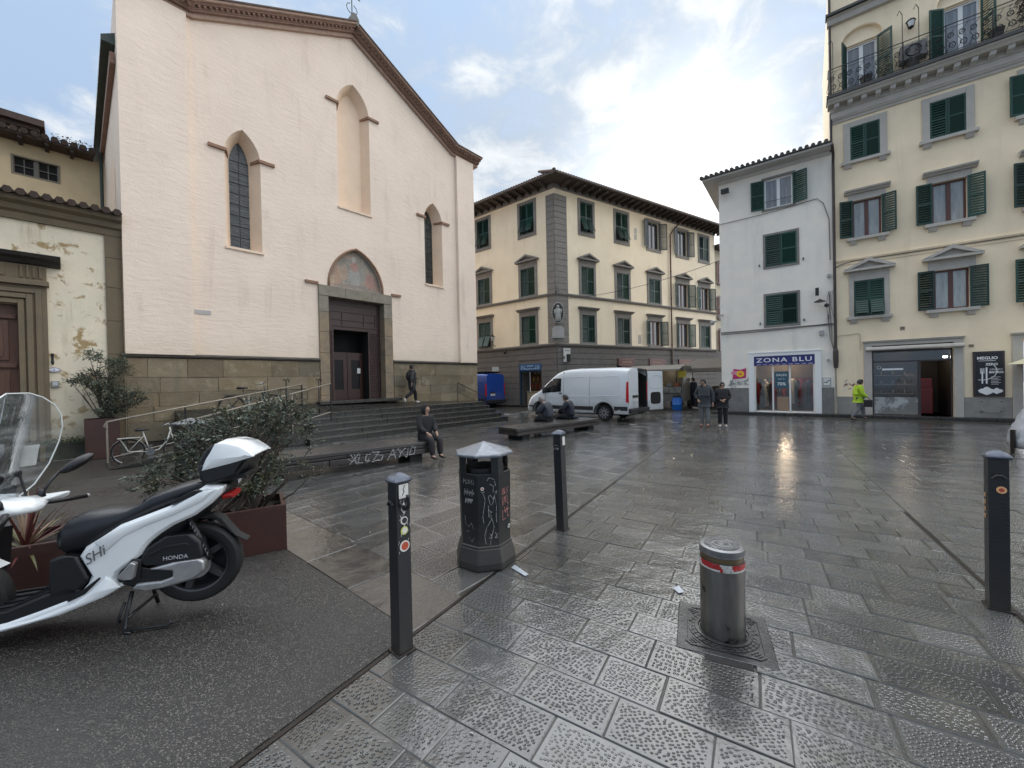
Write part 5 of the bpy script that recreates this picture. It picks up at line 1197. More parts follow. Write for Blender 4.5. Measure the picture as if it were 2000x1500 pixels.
text('MEGLIO', .135, pp, (4.14, -.067, 2.2), M_WHT, off=.004); text('ZERO', .11, pp, (4.24, -.067, 1.98), M_WHT, off=.003); text('UNDICI', .085, pp, (4.34, -.067, 1.80), M_WHT); text('BISTRO', .10, pp, (4.34, -.067, 1.70), M_WHT, off=.003)
mb = MB(); mb.box(3.93, 4.33, -.067, -.0645, 2.1, 2.115)
mb.ribbon([(4.02, 1.32), (4.02, 1.72)], .035, -.067); [mb.ribbon([(3.98 + .027 * k, 1.66), (3.98 + .027 * k, 1.84)], .014, -.0675) for k in range(4)]; mb.ribbon([(4.12, 1.32), (4.12, 1.86)], .04, -.067)
mb.ribbon([(4.0 + .36 * math.sin(a), 1.75 - .32 * math.cos(a)) for a in (-.2, .1, .4, .7, 1.0, 1.3, 1.6, 1.9, 2.2)], .018, -.068)
for k in range(6): mb.box(4.22, 4.22 + (.22 if k % 2 else .17), -.067, -.0645, 1.28 + k * .05, 1.292 + k * .05)
for c_, rx, rz_ in ((4.12, .17, .12), (4.35, .11, .09), (4.0, .08, .07), (4.44, .05, .05)): mb.prism([(c_ + rx * math.cos(a) * (1 + .15 * math.sin(5 * a)), 1.05 + rz_ * math.sin(a) * (1 + .2 * math.cos(4 * a))) for a in [k * .2618 for k in range(24)]], -.0685 - .0005 * rx, -.0645)
mb.build('poster_drawing', M_WHT, pp, norm=False)
for u, z, w_, h_ in ((1.96, 3.4, .13, .12), (3.72, 2.62, .12, .09)): mb = MB(); mb.box(u, u + w_, -.02, -.002, z, z + h_); mb.build('vent_cover', mat('brown_grille', (.2, .16, .11), .6), yel)
mb = MB(); mb.tube([(.1, -.03, 3.32), (.75, -.03, 3.38), (.8, -.03, 3.3), (.8, -.03, 2.7)], .012, 5); mb.build('conduit', mat('beige_conduit', (.5, .45, .33), .6), yel)
mb = MB()
for k in range(16): u = r.uniform(.25, .75); z = r.uniform(.95, 1.5); mb.ribbon([(u, z), (u + r.uniform(-.1, .1), z + r.uniform(-.07, .07)), (u + r.uniform(-.1, .1), z + r.uniform(-.07, .07))], .018, -.006, k % 2)
mb.build('graffiti', [mat('pale_scrawl', (.75, .73, .7), .7), mat('dark_scrawl', (.2, .06, .05), .7)], yel, norm=False)
# drainpipe and cables between the two houses
pipe = MB(); pipe.tube([(-.02, -.7, 10.95), (.03, -.3, 10.7), (.03, -.12, 10.4), (.03, -.12, 2.2)], .05, 8); pipe.lathe([(.07, 2.0), (.09, 2.3), (.09, 2.7), (.06, 2.8)], 8, (.03, -.13, 0)); pipe.tube([(-.02, -.1, 10.9), (-.02, -.1, 19)], .045, 8)
dp_ = pipe.build('downpipe', mat('dark_brown_pipe', (.055, .04, .036), .5, var=.3), yel)
mb = MB(); mb.tube([(.02, -.09, 2.0), (.03, -.09, .1)], .03, 8); mb.build('lower_pipe', mat('worn_pipe', (.4, .37, .3), .7, var=.5), yel)
mb = MB(); r = random.Random(8)
def cable(p, rr=.009): mb.tube(p, rr, 4)
cable([(-4.2, -.04, 8.98), (-2, -.04, 9.02), (-.5, -.04, 9.15), (-.3, -.04, 8.9), (-.12, -.04, 8.2), (-.1, -.04, 6.5)], .014)
cable([(-4.2, -.045, 3.74), (-2.5, -.045, 3.75), (-.1, -.045, 3.86)], .016)
for k in range(7): x = -.18 + r.uniform(-.02, .14); cable([(x, -.08, 5.2), (x + r.uniform(-.1, .05), -.12, 4.6), (x + r.uniform(-.05, .1), -.1, 4.0), (x + .03, -.12, 3.2), (0.0, -.1, 2.6)], .008)
cable([(.06, -.05, 6.1), (.2, -.05, 6.22), (.6, -.05, 6.3), (6, -.05, 6.3)], .014)
mb.build('cables', mat('cable_grey', (.1, .095, .09), .6), yel)
for u, z, s in ((-.4, 3.5, .1), (-.14, 5.85, .07), (-.15, 4.15, .08), (-.2, 2.35, .05)):
    mb = MB(); mb.box(u - s, u + s * .6, -.1, -.01, z - s, z + s); mb.build('junction_box', mat('grey_box', (.35, .35, .33), .5), yel, bevel=.008)
# pavement kerb in front of both houses
kerb = thing('kerb', 'low dark stone kerb along the white and yellow houses', None, (WB_O.x, WB_O.y, 0), az_rot(WB_AZ), kind='structure')
u = -4.6; r = random.Random(3)
while u < 9:
    L = r.uniform(.9, 1.4); mb = MB(); mb.box(u + .004, u + L - .004, -.46, -.0, -.02, .11); mb.build('kerb_stone', M_STEP, kerb, bevel=.015); u += L
k2 = thing('kerb', 'low dark stone kerb below the blue signed shop', None, (CB_O.x, CB_O.y, 0), az_rot(129), kind='structure'); u = -8
while u < 0:
    mb = MB(); mb.box(u + .004, u + 1.2 - .004, -.5, -.05, -.02, .1); mb.build('kerb_stone', M_STEP, k2, bevel=.015); u += 1.2
# ============================================================ STREET FURNITURE, FOREGROUND
def bollard_paint():
    return mat('anthracite_paint', (.010, .012, .016), .33, var=.35, vs=5, vcol=(.016, .017, .018), bump=.25, bs=60, dirt=((.025, .022, .02), 9, .62, .8), grime=((.035, .03, .025), -.2, .6))
M_ANTH = bollard_paint(); M_CAP = mat('worn_cap', (.10, .115, .15), .3, var=.5, vs=22, metal=.4, dirt=((.3, .32, .35), 30, .62, .75))
M_STW = mat('white_sticker', (.68, .67, .62), .5, var=.2, vs=30); M_STG = mat('green_yellow_sticker', (.45, .5, .12), .5); M_STR = mat('red_sticker', (.5, .08, .04), .5, var=.3, vs=40); M_STO = mat('orange_sticker', (.75, .25, .05), .5); M_STK = mat('black_print', (.02, .02, .02), .5)
def bollard(loc, rz, label, lean=(0, 0), hooks=False):
    t = thing('bollard', label, 'bollard', loc, rz, 'dark square posts edging the lane'); t.rotation_euler = (lean[0], lean[1], rz)
    mb = MB(); a = .052
    mb.loft([[(sx_ * k, sy_ * k, z) for sx_, sy_ in ((-1, -1), (1, -1), (1, 1), (-1, 1))] for z, k in ((-.02, a * 1.0), (1.12, a * .98))]); mb.build('post', M_ANTH, t, bevel=.006)
    mb = MB(); mb.box(-.066, .066, -.066, .066, -.02, .012); mb.build('foot', M_STEEL, t, bevel=.004)
    mb = MB(); mb.loft([[(sx_ * k, sy_ * k, z) for sx_, sy_ in ((-1, -1), (-.5, -1.12), (.5, -1.12), (1, -1), (1.12, -.5), (1.12, .5), (1, 1), (.5, 1.12), (-.5, 1.12), (-1, 1), (-1.12, .5), (-1.12, -.5))] for z, k in ((1.105, .05), (1.11, .06), (1.122, .064), (1.13, .06), (1.15, .042), (1.163, .022), (1.168, .004))]); mb.build('cap', M_CAP, t, smooth='auto')
    for s in ((-1, 1) if hooks else ()):
        mb = MB(); c = [(s * .05, 0, .95), (s * .09, 0, .945), (s * .108, 0, .96), (s * .114, 0, .99), (s * .106, 0, 1.02), (s * .11, 0, 1.035)]
        mb.tube(c, [.018, .014, .013, .012, .012, .016], 8); mb.tube([(s * .056, -.03, .985), (s * .06, 0, .94), (s * .056, .03, .985)], .009, 6); mb.build('chain_hook', M_ANTH, t, smooth=True)
    mb = MB(); mb.tube([(-.035, -.058, .965), (-.012, -.064, .99), (.012, -.064, .99), (.03, -.06, .97)], .01, 6); mb.build('hook_plate', M_ANTH, t)
    return t
def disc(mb, u, z, r, y, mi=0, n=18): mb.prism([(u + r * math.cos(6.2832 * k / n), z + r * math.sin(6.2832 * k / n)) for k in range(n)], y - .001, y, 'y', mi)
b1 = bollard((-.757, 2.575, 0), R(-42), 'dark square bollard with stickers beside the asphalt patch, nearest the litter bin', hooks=True)
# sticker face = the face turned right towards the camera (local +x turned) -> use local -y and +x faces
st = MB(); Mx = Matrix.Rotation(R(90), 4, 'Z')
def onx(o): o.rotation_euler = (0, 0, R(90)); return o
mb = MB(); mb.box(-.034, .036, -.0585, -.0575, 1.01, 1.10, 0); s1 = onx(mb.build('sticker', M_STW, b1)); mb = MB(); mb.ribbon([(-.01, 1.03), (.004, 1.05), (-.004, 1.065), (.01, 1.09)], .006, -.059); mb.build('print', M_STK, s1)
mb = MB(); mb.prism([(0, .905), (.024, .94), (0, .98), (-.024, .94)], -.0583, -.0575); mb.prism([(0, .92), (.014, .94), (0, .963), (-.014, .94)], -.059, -.0584, 'y', 1); onx(mb.build('sticker', [M_STW, M_STK], b1))
for z, m, r_, m2 in ((.865, M_STW, .026, M_STK), (.80, M_STG, .027, M_STW), (.70, M_STW, .036, M_STR)):
    mb = MB(); disc(mb, 0, z, r_, -.0575); disc(mb, 0.002, z, r_ * .72, -.0588, 1); onx(mb.build('sticker', [m, m2], b1))
mb = MB(); r = random.Random(2)
for k in range(26): z = r.uniform(.66, 1.0); u = r.uniform(-.04, .04); mb.ribbon([(u, z), (u + r.uniform(-.02, .02), z + r.uniform(-.03, .03))], .002, -.0577)
onx(mb.build('scratches', MATS['pale_scrawl'], b1, norm=False))
b2 = bollard((.555, 4.60, 0), R(-38), 'thin looking dark bollard standing alone behind the litter bin', lean=(0, R(-1.3)))
mb = MB(); mb.box(-.02, .035, -.0585, -.0575, .99, 1.09); onx(mb.build('sticker', M_STW, b2)); mb = MB(); mb.tube([(.03 * math.cos(k * .6), -.06, .97 + .02 * math.sin(k * .6)) for k in range(9)], .004, 5); mb.build('chain_link', M_IRON, b2)
mb = MB(); [mb.ribbon([(-.04 + .012 * k, .94 + .02 * (k % 2)), (-.03 + .012 * k, .97 - .02 * (k % 2))], .004, -.0577) for k in range(6)]; mb.build('scrawl', MATS['pale_scrawl'], b2, norm=False)
b3 = bollard((3.555, 2.90, 0), R(-37), 'dark bollard with a column of small round orange stickers')
mb = MB(); disc(mb, .01, .965 - .08, .026, -.0575); disc(mb, .01, .885, .014, -.0588, 1); mb.build('sticker', [mat('peach_sticker', (.75, .42, .2), .5), M_STR], b3)
for k in range(4):
    mb = MB(); disc(mb, 0, .83 - k * .052, .016, -.0575); disc(mb, 0, .83 - k * .052, .007, -.0588, 1); o = mb.build('sticker', [MATS['peach_sticker'], M_ANTH], b3); o.rotation_euler = (0, 0, R(-90))
# ---- litter bin
M_BIN = mat('bin_iron', (.018, .02, .022), .42, var=.4, vs=4, bump=.35, bs=50, metal=.25, dirt=((.045, .042, .04), 5, .58, .8), grime=((.05, .046, .04), .1, .6))
M_LID = mat('weathered_lid', (.12, .13, .15), .33, var=.55, vs=16, vcol=(.26, .28, .31), metal=.35, bump=.3, bs=40)
def bin_(loc, rz, label, graffiti=False):
    t = thing('litter_bin', label, 'litter bin', loc, rz, 'pyramid lidded litter bins')
    n = 8; ro = R(22.5)
    mb = MB(); mb.lathe([(.285, -.01), (.30, .02), (.30, .07), (.285, .13), (.266, .2)], n, rot=ro); mb.build('base', M_BIN, t, bevel=.012)
    mb = MB(); mb.lathe([(.262, .19), (.262, .215), (.25, .22), (.262, .89), (.248, .895), (.236, .88), (.23, .3)], n, rot=ro); mb.build('body', M_BIN, t, bevel=.004)
    for k in range(8):
        a = 6.2832 * k / 8 + ro; 
        if k % 2 == 0:
            mb = MB(); a1, a2 = a - .26, a + .26
            mb.loft([[(.262 * math.cos(a), .262 * math.sin(a), z), (.247 * math.cos(a1), .247 * math.sin(a1), z), (.235 * math.cos(a1), .235 * math.sin(a1), z), (.24 * math.cos(a), .24 * math.sin(a), z), (.235 * math.cos(a2), .235 * math.sin(a2), z), (.247 * math.cos(a2), .247 * math.sin(a2), z)] for z in (.888, 1.05)]); mb.build('lid_support', M_BIN, t)
    mb = MB(); mb.lathe([(.19, .3), (.2, .93), (.185, .93), (.17, .4), (.0, .35)], 20); mb.build('liner', mat('black_liner', (.012, .012, .012), .5), t, smooth='auto')
    mb = MB(); mb.lathe([(.24, 1.045), (.288, 1.045), (.292, 1.062), (.285, 1.075), (.0, 1.165)], n, rot=ro); mb.build('lid', M_LID, t, bevel=.005)
    return t
B1 = bin_((-.292, 3.875, 0), R(12), 'dark octagonal litter bin with chalky graffiti and pale pyramid lid')
# graffiti painted on the faces turned to the viewer
M_SCR = mat('worn_scrawl', (.42, .42, .41), .7, dirt=((.06, .06, .065), 45, .5, .62)); M_RSC = mat('red_scrawl', (.5, .2, .18), .7)
def on_face(mb, name, m, ang, parent):   # ang: face normal direction in local degrees; strokes drawn in xz with y=-radius
    o = mb.build(name, m, parent, norm=False); o.rotation_euler = (0, 0, R(ang + 90)); return o
fr = -.262 * math.cos(R(22.5)) - .004
g_ = MB(); w_ = .0032
for P in ([(.02, .60), (.0, .68), (.015, .70), (.045, .66), (.06, .70), (.04, .62), (.02, .60)], [(-.05, .72), (-.03, .66), (-.055, .5), (-.045, .44)], [(-.05, .72), (-.065, .735)], [(-.035, .735), (-.05, .72)], [(.055, .69), (.075, .6), (.07, .5), (.075, .44)], [(.06, .72), (.08, .735), (.07, .70)], [(0, .6), (-.0, .5), (.03, .48), (-.02, .4), (-.04, .33), (-.03, .25)], [(.03, .48), (.05, .4), (.02, .3), (.01, .24)], [(.015, .8), (.05, .78), (.045, .72)], [(-.01, .83), (.01, .86), (.06, .84), (.07, .78)], [(0, .56), (.03, .54), (0, .52), (.03, .5)], [(.06, .35), (.08, .3), (.055, .3), (.09, .34)], [(.01, .34), (.03, .3), (0, .3), (.035, .34)]): g_.ribbon(P, w_, fr)
on_face(g_, 'graffiti_figure', M_SCR, -96 - 3, B1).rotation_euler = (0, 0, R(0))
g_ = MB()
for P in ([(-.06, .80), (-.06, .84), (-.04, .82)], [(-.03, .84), (-.03, .8), (-.01, .8)], [(0, .8), (0, .84), (.02, .8), (.02, .84)], [(.04, .84), (.04, .8), (.06, .8), (.06, .84)]): g_.ribbon(P, .003, fr)
for k in range(12): g_.ribbon([(-.05 + .01 * k, .69 + .02 * ((k * 7) % 3)), (-.045 + .01 * k, .75 - .02 * (k % 3))], .004, fr - .0004)
for k in range(9): g_.ribbon([(-.04 + .01 * k, .62 + .01 * (k % 3)), (-.035 + .01 * k, .66)], .006, fr - .0004)
for P in ([(-.05, .5), (-.04, .42), (0, .4), (.03, .44), (.05, .38)], [(0, .3), (.03, .26), (.05, .3)], [(-.03, .35), (0, .36)]): g_.ribbon(P, .002, fr)
o = on_face(g_, 'graffiti_scribble', M_SCR, 0, B1); o.rotation_euler = (0, 0, R(-45))
g_ = MB()
for P in ([(-.05, .74), (-.05, .68)], [(-.035, .68), (-.03, .74), (-.01, .68), (-.005, .74)], [(.045, .74), (.02, .72), (.04, .70), (.015, .68)], [(-.05, .66), (-.05, .58)], [(-.03, .58), (-.02, .66), (0, .6), (.01, .66)], [(.03, .66), (.03, .58), (.05, .58)], [(-.05, .54), (-.05, .44), (0, .45)], [(-.02, .56), (.0, .5), (.03, .56)], [(-.03, .52), (.06, .53)], [(.03, .54), (.03, .46), (.055, .46)]): g_.ribbon(P, .0045, fr)
o = on_face(g_, 'graffiti_red', M_RSC, 0, B1); o.rotation_euler = (0, 0, R(45))
for a, u, z, r_ in ((0, -.055, .76, .016), (45, .05, .36, .02)):
    mb = MB(); disc(mb, u, z, r_, fr); disc(mb, u, z, r_ * .55, fr - .0012, 1); o = mb.build('sticker', [M_STW, M_STR if a == 0 else M_STK], B1); o.rotation_euler = (0, 0, R(a))
for u, v in ((.12, -.14), (-.17, -.1)):
    pass
B2 = bin_((-6.3, 7.7, 0), R(20), 'second litter bin, only its pale pyramid lid showing above the shrub')
# papers by the bins
def flat_paper(x, y, w, h, rz, label, m):
    mb = MB(); mb.add([(-w, -h, .004), (w, -h, .006), (w, h, .02), (-w, h, .005), (-w, -h, .002), (w, -h, .003), (w, h, .017), (-w, h, .003)], [(0, 1, 2, 3), (4, 5, 6, 7), (0, 1, 5, 4), (1, 2, 6, 5), (2, 3, 7, 6), (3, 0, 4, 7)])
    o = mb.build('crumpled_paper', m, None, loc=(x, y, .003), rotz=rz, norm=False); tag(o, label, 'litter'); return o
M_PAPER = mat('damp_paper', (.40, .43, .46), .6, var=.2, vs=20)
flat_paper(.035, 3.6, .02, .1, R(38), 'thin white paper strip lying at the foot of the litter bin', M_PAPER)
flat_paper(1.33, 3.22, .025, .04, R(10), 'small pale leaflet on the stones behind the rising bollard', M_PAPER)
# ---- rising bollard
M_BRUSH = mat('brushed_steel', (.30, .285, .26), .32, metal=.85, var=.7, vs=3, vcol=(.12, .115, .105), stretch=(3, 3, .6), dirt=((.015, .014, .013), 6, .56, .66), rvar=.1)
M_CAST = mat('cast_metal', (.30, .305, .31), .3, metal=.7, var=.4, vs=14, bump=.3, bs=60)
pil = thing('rising_bollard', 'round steel rising bollard with red and white reflective band', 'rising bollard', (1.41, 2.69, 0), R(90 - 114.7))
mb = MB(); mb.lathe([(.137, -.02), (.137, .52)], 48); mb.build('cylinder', M_BRUSH, pil, smooth='auto')
mb = MB(); mb.lathe([(.1375, .555), (.137, .575), (.139, .578), (.139, .6), (.13, .607), (.118, .607), (.117, .603), (.06, .603), (.058, .609), (.0, .609)], 48); hd = mb.build('head', M_CAST, pil, smooth='auto')
mb = MB(); mb.lathe([(.13, .52), (.134, .522), (.134, .553), (.13, .556)], 48); mb.build('neck', mat('bronze_ring', (.16, .12, .07), .35, metal=.7), pil, smooth='auto')
mb = MB(); tr = []
for k in range(28): a = 6.2832 * k / 28; M_ = Matrix.Rotation(a, 4, 'Z') @ Matrix.Translation((.088, 0, .606)) @ Matrix.Rotation(.5, 4, 'Z'); mb.box(-.022, .022, -.004, .004, -.002, .003, 0, M_)
for k in range(12): a = 6.2832 * k / 12; M_ = Matrix.Rotation(a, 4, 'Z') @ Matrix.Translation((.034, 0, .610)); mb.box(-.014, .014, -.003, .003, -.002, .0025, 0, M_)
mb.build('tread_ribs', M_CAST, hd)
# reflective band as one strip round the cylinder, red with slanted white gaps
mb = MB(); n = 96
for k in range(n):
    a0, a1 = 6.2832 * k / n, 6.2832 * (k + 1) / n; f = (k % 24) / 24
    for j in range(4):
        z0 = .466 + j * .0125; z1 = z0 + .0125; ff = (f + j * .03) % 1.0
        mi = 1 if (ff < .30 or (j == 0 and ff < .9)) else 0
        mb.add([(.1385 * math.cos(a0), .1385 * math.sin(a0), z0), (.1385 * math.cos(a1), .1385 * math.sin(a1), z0), (.1385 * math.cos(a1), .1385 * math.sin(a1), z1), (.1385 * math.cos(a0), .1385 * math.sin(a0), z1)], [(0, 1, 2, 3)], mi)
mb.build('reflective_band', [mat('red_reflective', (.42, .02, .022), .4, var=.5, vs=30, dirt=((.35, .3, .28), 60, .6, .7)), mat('white_reflective', (.55, .55, .52), .4, var=.4, vs=25, dirt=((.12, .11, .1), 50, .58, .68))], pil, norm=False)
mb = MB(); mb.box(-.285, .285, -.285, .285, -.02, .004); M_WETC = mat('wet_cast_plate', (.10, .10, .10), .22, metal=.6, var=.7, vs=5, vcol=(.03, .03, .03), bump=.3, bs=60, rvar=.1); pl_ = mb.build('cover_plate', M_WETC, pil, bevel=.006)
mb = MB(); mb.loft([[(sx_ * k, sy_ * k, z) for sx_, sy_ in ((-1, -.85), (-.85, -1), (.85, -1), (1, -.85), (1, .85), (.85, 1), (-.85, 1), (-1, .85))] for z, k in ((.0035, .232), (.010, .232), (.010, .222), (.0065, .220))], cap=False)
mb.lathe([(.175, .004), (.175, .014), (.155, .015), (.153, .005), (.149, .005), (.148, .012), (.141, .012), (.14, 0)], 48); mb.build('plate_rings', M_WETC, pl_, smooth='auto')
mb = MB()
for ring, r0, r1, nn in ((0, .178, .196, 30), (1, .2, .218, 34)):
    for k in range(nn):
        a = 6.2832 * (k + .5 * ring) / nn; mx = .214
        if ring == 1 and max(abs(math.cos(a)), abs(math.sin(a))) * r1 > .216: pass
        M_ = Matrix.Rotation(a, 4, 'Z'); da = 6.2832 / nn * .41
        q = [(r0 * math.cos(-da), r0 * math.sin(-da)), (r1 * math.cos(-da), r1 * math.sin(-da)), (r1 * math.cos(da), r1 * math.sin(da)), (r0 * math.cos(da), r0 * math.sin(da))]
        if ring == 1 and any(max(abs((M_ @ Vector((*p, 0))).x), abs((M_ @ Vector((*p, 0))).y)) > .217 for p in q): continue
        mb.prism(q, .004, .009, 'z', 0, M_)
for sx_ in (-1, 1):
    for sy_ in (-1, 1):
        for k in range(3): M_ = Matrix.Translation((sx_ * (.168 + .014 * k), sy_ * (.168 + .014 * k), 0)) @ Matrix.Rotation(-sx_ * sy_ * .785, 4, 'Z'); mb.box(-.03 + .006 * k, .03 - .006 * k, -.004, .004, .004, .009, 0, M_)
mb.build('plate_tread', M_WETC, pl_)
mb = MB(); mb.box(-.12, .14, -.34, -.29, -.02, .001); mb.build('drain_slot', M_DARK, pil)
# ---- benches: stacked dark timber platforms
M_BEAM = mat('dark_timber_beam', (.024, .019, .017), .38, var=.55, vs=2, vcol=(.045, .039, .036), stretch=(.6, 5, 5), bump=.5, bs=12, rvar=.12, bd=.015)
M_BTOP = mat('wet_bench_top', (.07, .064, .06), .3, var=.4, vs=2.5, stretch=(.6, 4, 4), bump=.3, bs=14, rvar=.12)
def bench(loc, az, L, W, H, label, L0=0):
    t = thing('bench', label, 'bench', loc, az_rot(az), 'low timber platform benches')
    n = 5; w = W / n
    for k in range(n): mb = MB(); mb.box(-L, 0, k * w + .006, (k + 1) * w - .006, H - .07, H); mb.build('top_board', M_BTOP, t, bevel=.008)
    hs = [(.16 * H / .42, .27 * H / .42), (.28 * H / .42, H - .08)]
    for j, (z0, z1) in enumerate(hs):
        off = .02 * (j % 2)
        x = -L
        while x < -.05:
            e = min(x + random.uniform(1.3, 2.0), 0); e = 0 if -e < .4 else e
            for y0, y1 in ((off, .14 + off), (W - .14 - off, W - off)): mb = MB(); mb.box(x + .004, e - .004, y0, y1, z0, z1); mb.build('side_beam', M_BEAM, t, bevel=.012)
            x = e
        for x0, x1 in ((-L, -L + .14), (-.14, 0)): mb = MB(); mb.box(x0 + (.01 if x0 < -1 else -.0), x1, .16 + off, W - .16 - off, z0, z1); mb.build('end_beam', M_BEAM, t, bevel=.012)
    nf = max(2, int(L / 1.3))
    for k in range(nf): x = -L + .3 + (L - .75) * k / (nf - 1); mb = MB(); mb.box(x, x + .3, .12, W - .12, -.01, .15 * H / .42); mb.build('foot_block', mat('black_rubber_block', (.015, .014, .014), .7), t, bevel=.01)
    return t
bn1 = bench((-1.88, 8.95, 0), 52.5, 3.7, .95, .42, 'long low timber bench with white graffiti at the foot of the church steps')
g_ = MB(); r = random.Random(21)
G = [[(0, .30), (.16, .08)], [(.02, .08), (.16, .31)], [(.2, .28), (.2, .1), (.3, .1)], [(.46, .27), (.36, .27), (.35, .12), (.46, .1)], [(.5, .31), (.66, .3), (.52, .08), (.7, .1)], [(.7, .2), (.78, .2), (.76, .1), (.68, .1)], [(.9, .08), (1.0, .32), (1.1, .08)], [(.94, .17), (1.08, .17)], [(1.14, .31), (1.22, .2), (1.2, .08)], [(1.34, .31), (1.22, .2)], [(1.4, .08), (1.42, .3)], [(1.5, .3), (1.6, .3), (1.6, .12), (1.48, .12), (1.5, .3)]]
for P in G: g_.ribbon([(-1.75 + p[0] * .85 + (p[1] - .2) * .18 + r.uniform(-.012, .012), .07 + p[1] * .88 + r.uniform(-.012, .012)) for p in P], .015, -.006)
for k in range(7): x = -1.9 + r.uniform(0, 1.5); g_.ribbon([(x, r.uniform(.1, .3)), (x + r.uniform(-.15, .15), r.uniform(.1, .36))], .009, -.006)
g_.build('graffiti', M_SCR, bn1, norm=False)
bn2 = bench((3.05, 13.92, 0), 49.3, 3.85, .9, .36, 'low timber bench in mid square with two people sitting on it')
# ---- handrails
M_RAILM = mat('galvanised_rail', (.34, .30, .24), .45, metal=.5, var=.4, vs=5); 
CHM = Matrix.Translation((CH_O.x, CH_O.y, 0)) @ Matrix.Rotation(az_rot(CH_AZ), 4, 'Z')
def handrail(n, label, u0=-.45, u1=3.9, z0=0.0, z1=.8, h=.98):
    t = thing('handrail', label, 'handrail', (CH_O.x, CH_O.y, 0), az_rot(CH_AZ), 'metal handrails by the church steps')
    y = -n; mb = MB(); mb.tube([(u0, y, z0 + h * .82), (u0 - .05, y, z0 + h * .9), (u0, y, z0 + h), (u1, y, z1 + h)], .022, 8); mb.build('top_rail', M_RAILM, t, smooth=True)
    mb = MB(); mb.tube([(u0 + .05, y, z0 + .12), (u1, y, z1 + .12)], .014, 6); mb.build('lower_rail', M_RAILM, t)
    for k in range(4):
        f = k / 3; u = u0 + (u1 - u0) * f; z = z0 + (z1 - z0) * f
        mb = MB(); mb.box(u - .018, u + .018, y - .018, y + .018, max(z - .15, 0) if k else 0, z + h - .01); mb.build('post', M_IRON if k % 2 else M_RAILM, t)
        if 0 < k < 3: mb = MB(); mb.tube([(u, y, z + h - .08), (u + (u1 - u0) / 3, y, z + .15 + (z1 - z0) / 3)], .008, 5); mb.build('brace', M_IRON, t)
    return t
handrail(1.75, 'metal handrail nearest the church wall on the left ramp'); 
handrail(2.95, 'outer metal handrail of the left ramp, in front of the white bicycle', u0=1.0, u1=4.3)
for i, (u, lab) in enumerate(((3.55, 'dark iron post with scrolled top on the church platform, left one'), (4.55, 'dark iron post with scrolled top on the church platform, right one'))):
    t = thing('rail_post', lab, 'post', tuple(CHM @ Vector((u, -1.45, .8))), az_rot(CH_AZ), 'scroll topped posts')
    mb = MB(); mb.tube([(0, 0, 0), (0, 0, 1.12)], .02, 8); mb.tube([(0, 0, 1.1), (.05, 0, 1.17), (.09, 0, 1.12), (.07, 0, 1.06)], .016, 6); mb.tube([(0, 0, 1.1), (-.05, 0, 1.16), (-.08, 0, 1.1)], .014, 6); mb.build('post', M_IRON, t, smooth=True)
t = thing('handrail', 'short sloping handrail at the right end of the church steps', 'handrail', tuple(CHM @ Vector((11.6, -.25, 0))), az_rot(CH_AZ))
mb = MB(); mb.tube([(0, 0, .8), (0, 0, 1.72), (1.9, 0, .95), (1.9, 0, 0)], .02, 8); mb.tube([(0, 0, 1.25), (1.9, 0, .5)], .012, 6); mb.build('rail', M_IRON, t)
# ---- planters
M_CORT = mat('corten', (.062, .022, .016), .5, var=.5, vs=2.5, vcol=(.03, .014, .012), bump=.2, bs=30, rvar=.1, dirt=((.10, .045, .028), 5, .6, .8))
M_SOIL = mat('soil', (.03, .022, .016), .9, bump=1, bs=30, var=.5)
def planter(loc, az, L, W, H, label, group='rust red steel planters'):
    t = thing('planter', label, 'planter', loc, az_rot(az), group)
    t_ = .012; f = .045
    for nm, a in (('front_panel', (-L, 0, 0, t_, 0, H)), ('back_panel', (-L, 0, W - t_, W, 0, H)), ('end_panel', (-L, -L + t_, t_, W - t_, 0, H)), ('end_panel', (-t_, 0, t_, W - t_, 0, H))):
        mb = MB(); mb.box(*a); mb.build(nm, M_CORT, t, bevel=.003)
    mb = MB(); mb.box(-L, 0, 0.0, f, H, H + .006); mb.box(-L, 0, W - f, W, H, H + .006); mb.box(-L, -L + f, f, W - f, H, H + .006); mb.box(-f, 0, f, W - f, H, H + .006); mb.build('rim', M_CORT, t)
    mb = MB(); mb.box(-L + t_, -t_, t_, W - t_, H - .14, H - .07); mb.build('soil', M_SOIL, t)
    return t
PA = az_rot(57.5); pm = Matrix.Translation((-2.45, 4.22, 0)) @ Matrix.Rotation(PA, 4, 'Z')
planter((-2.45, 4.22, 0), 57.5, 1.25, .6, .47, 'long rust red planter behind the scooter wheel, holding the big shrub')
q = pm @ Vector((-1.28, 0, 0)); planter(tuple(q), 57.5, 1.15, .6, .47, 'rust red planter behind the scooter seat, holding the spiky plant')
q = pm @ Vector((-2.46, 0, 0)); planter(tuple(q), 57.5, 1.2, .6, .47, 'rust red planter at the left edge of the picture')
planter(tuple(CHM @ Vector((-.18, -.78, 0))), 42.1, .62, .68, 1.0, 'tall rust red planter against the annex wall with a bush')
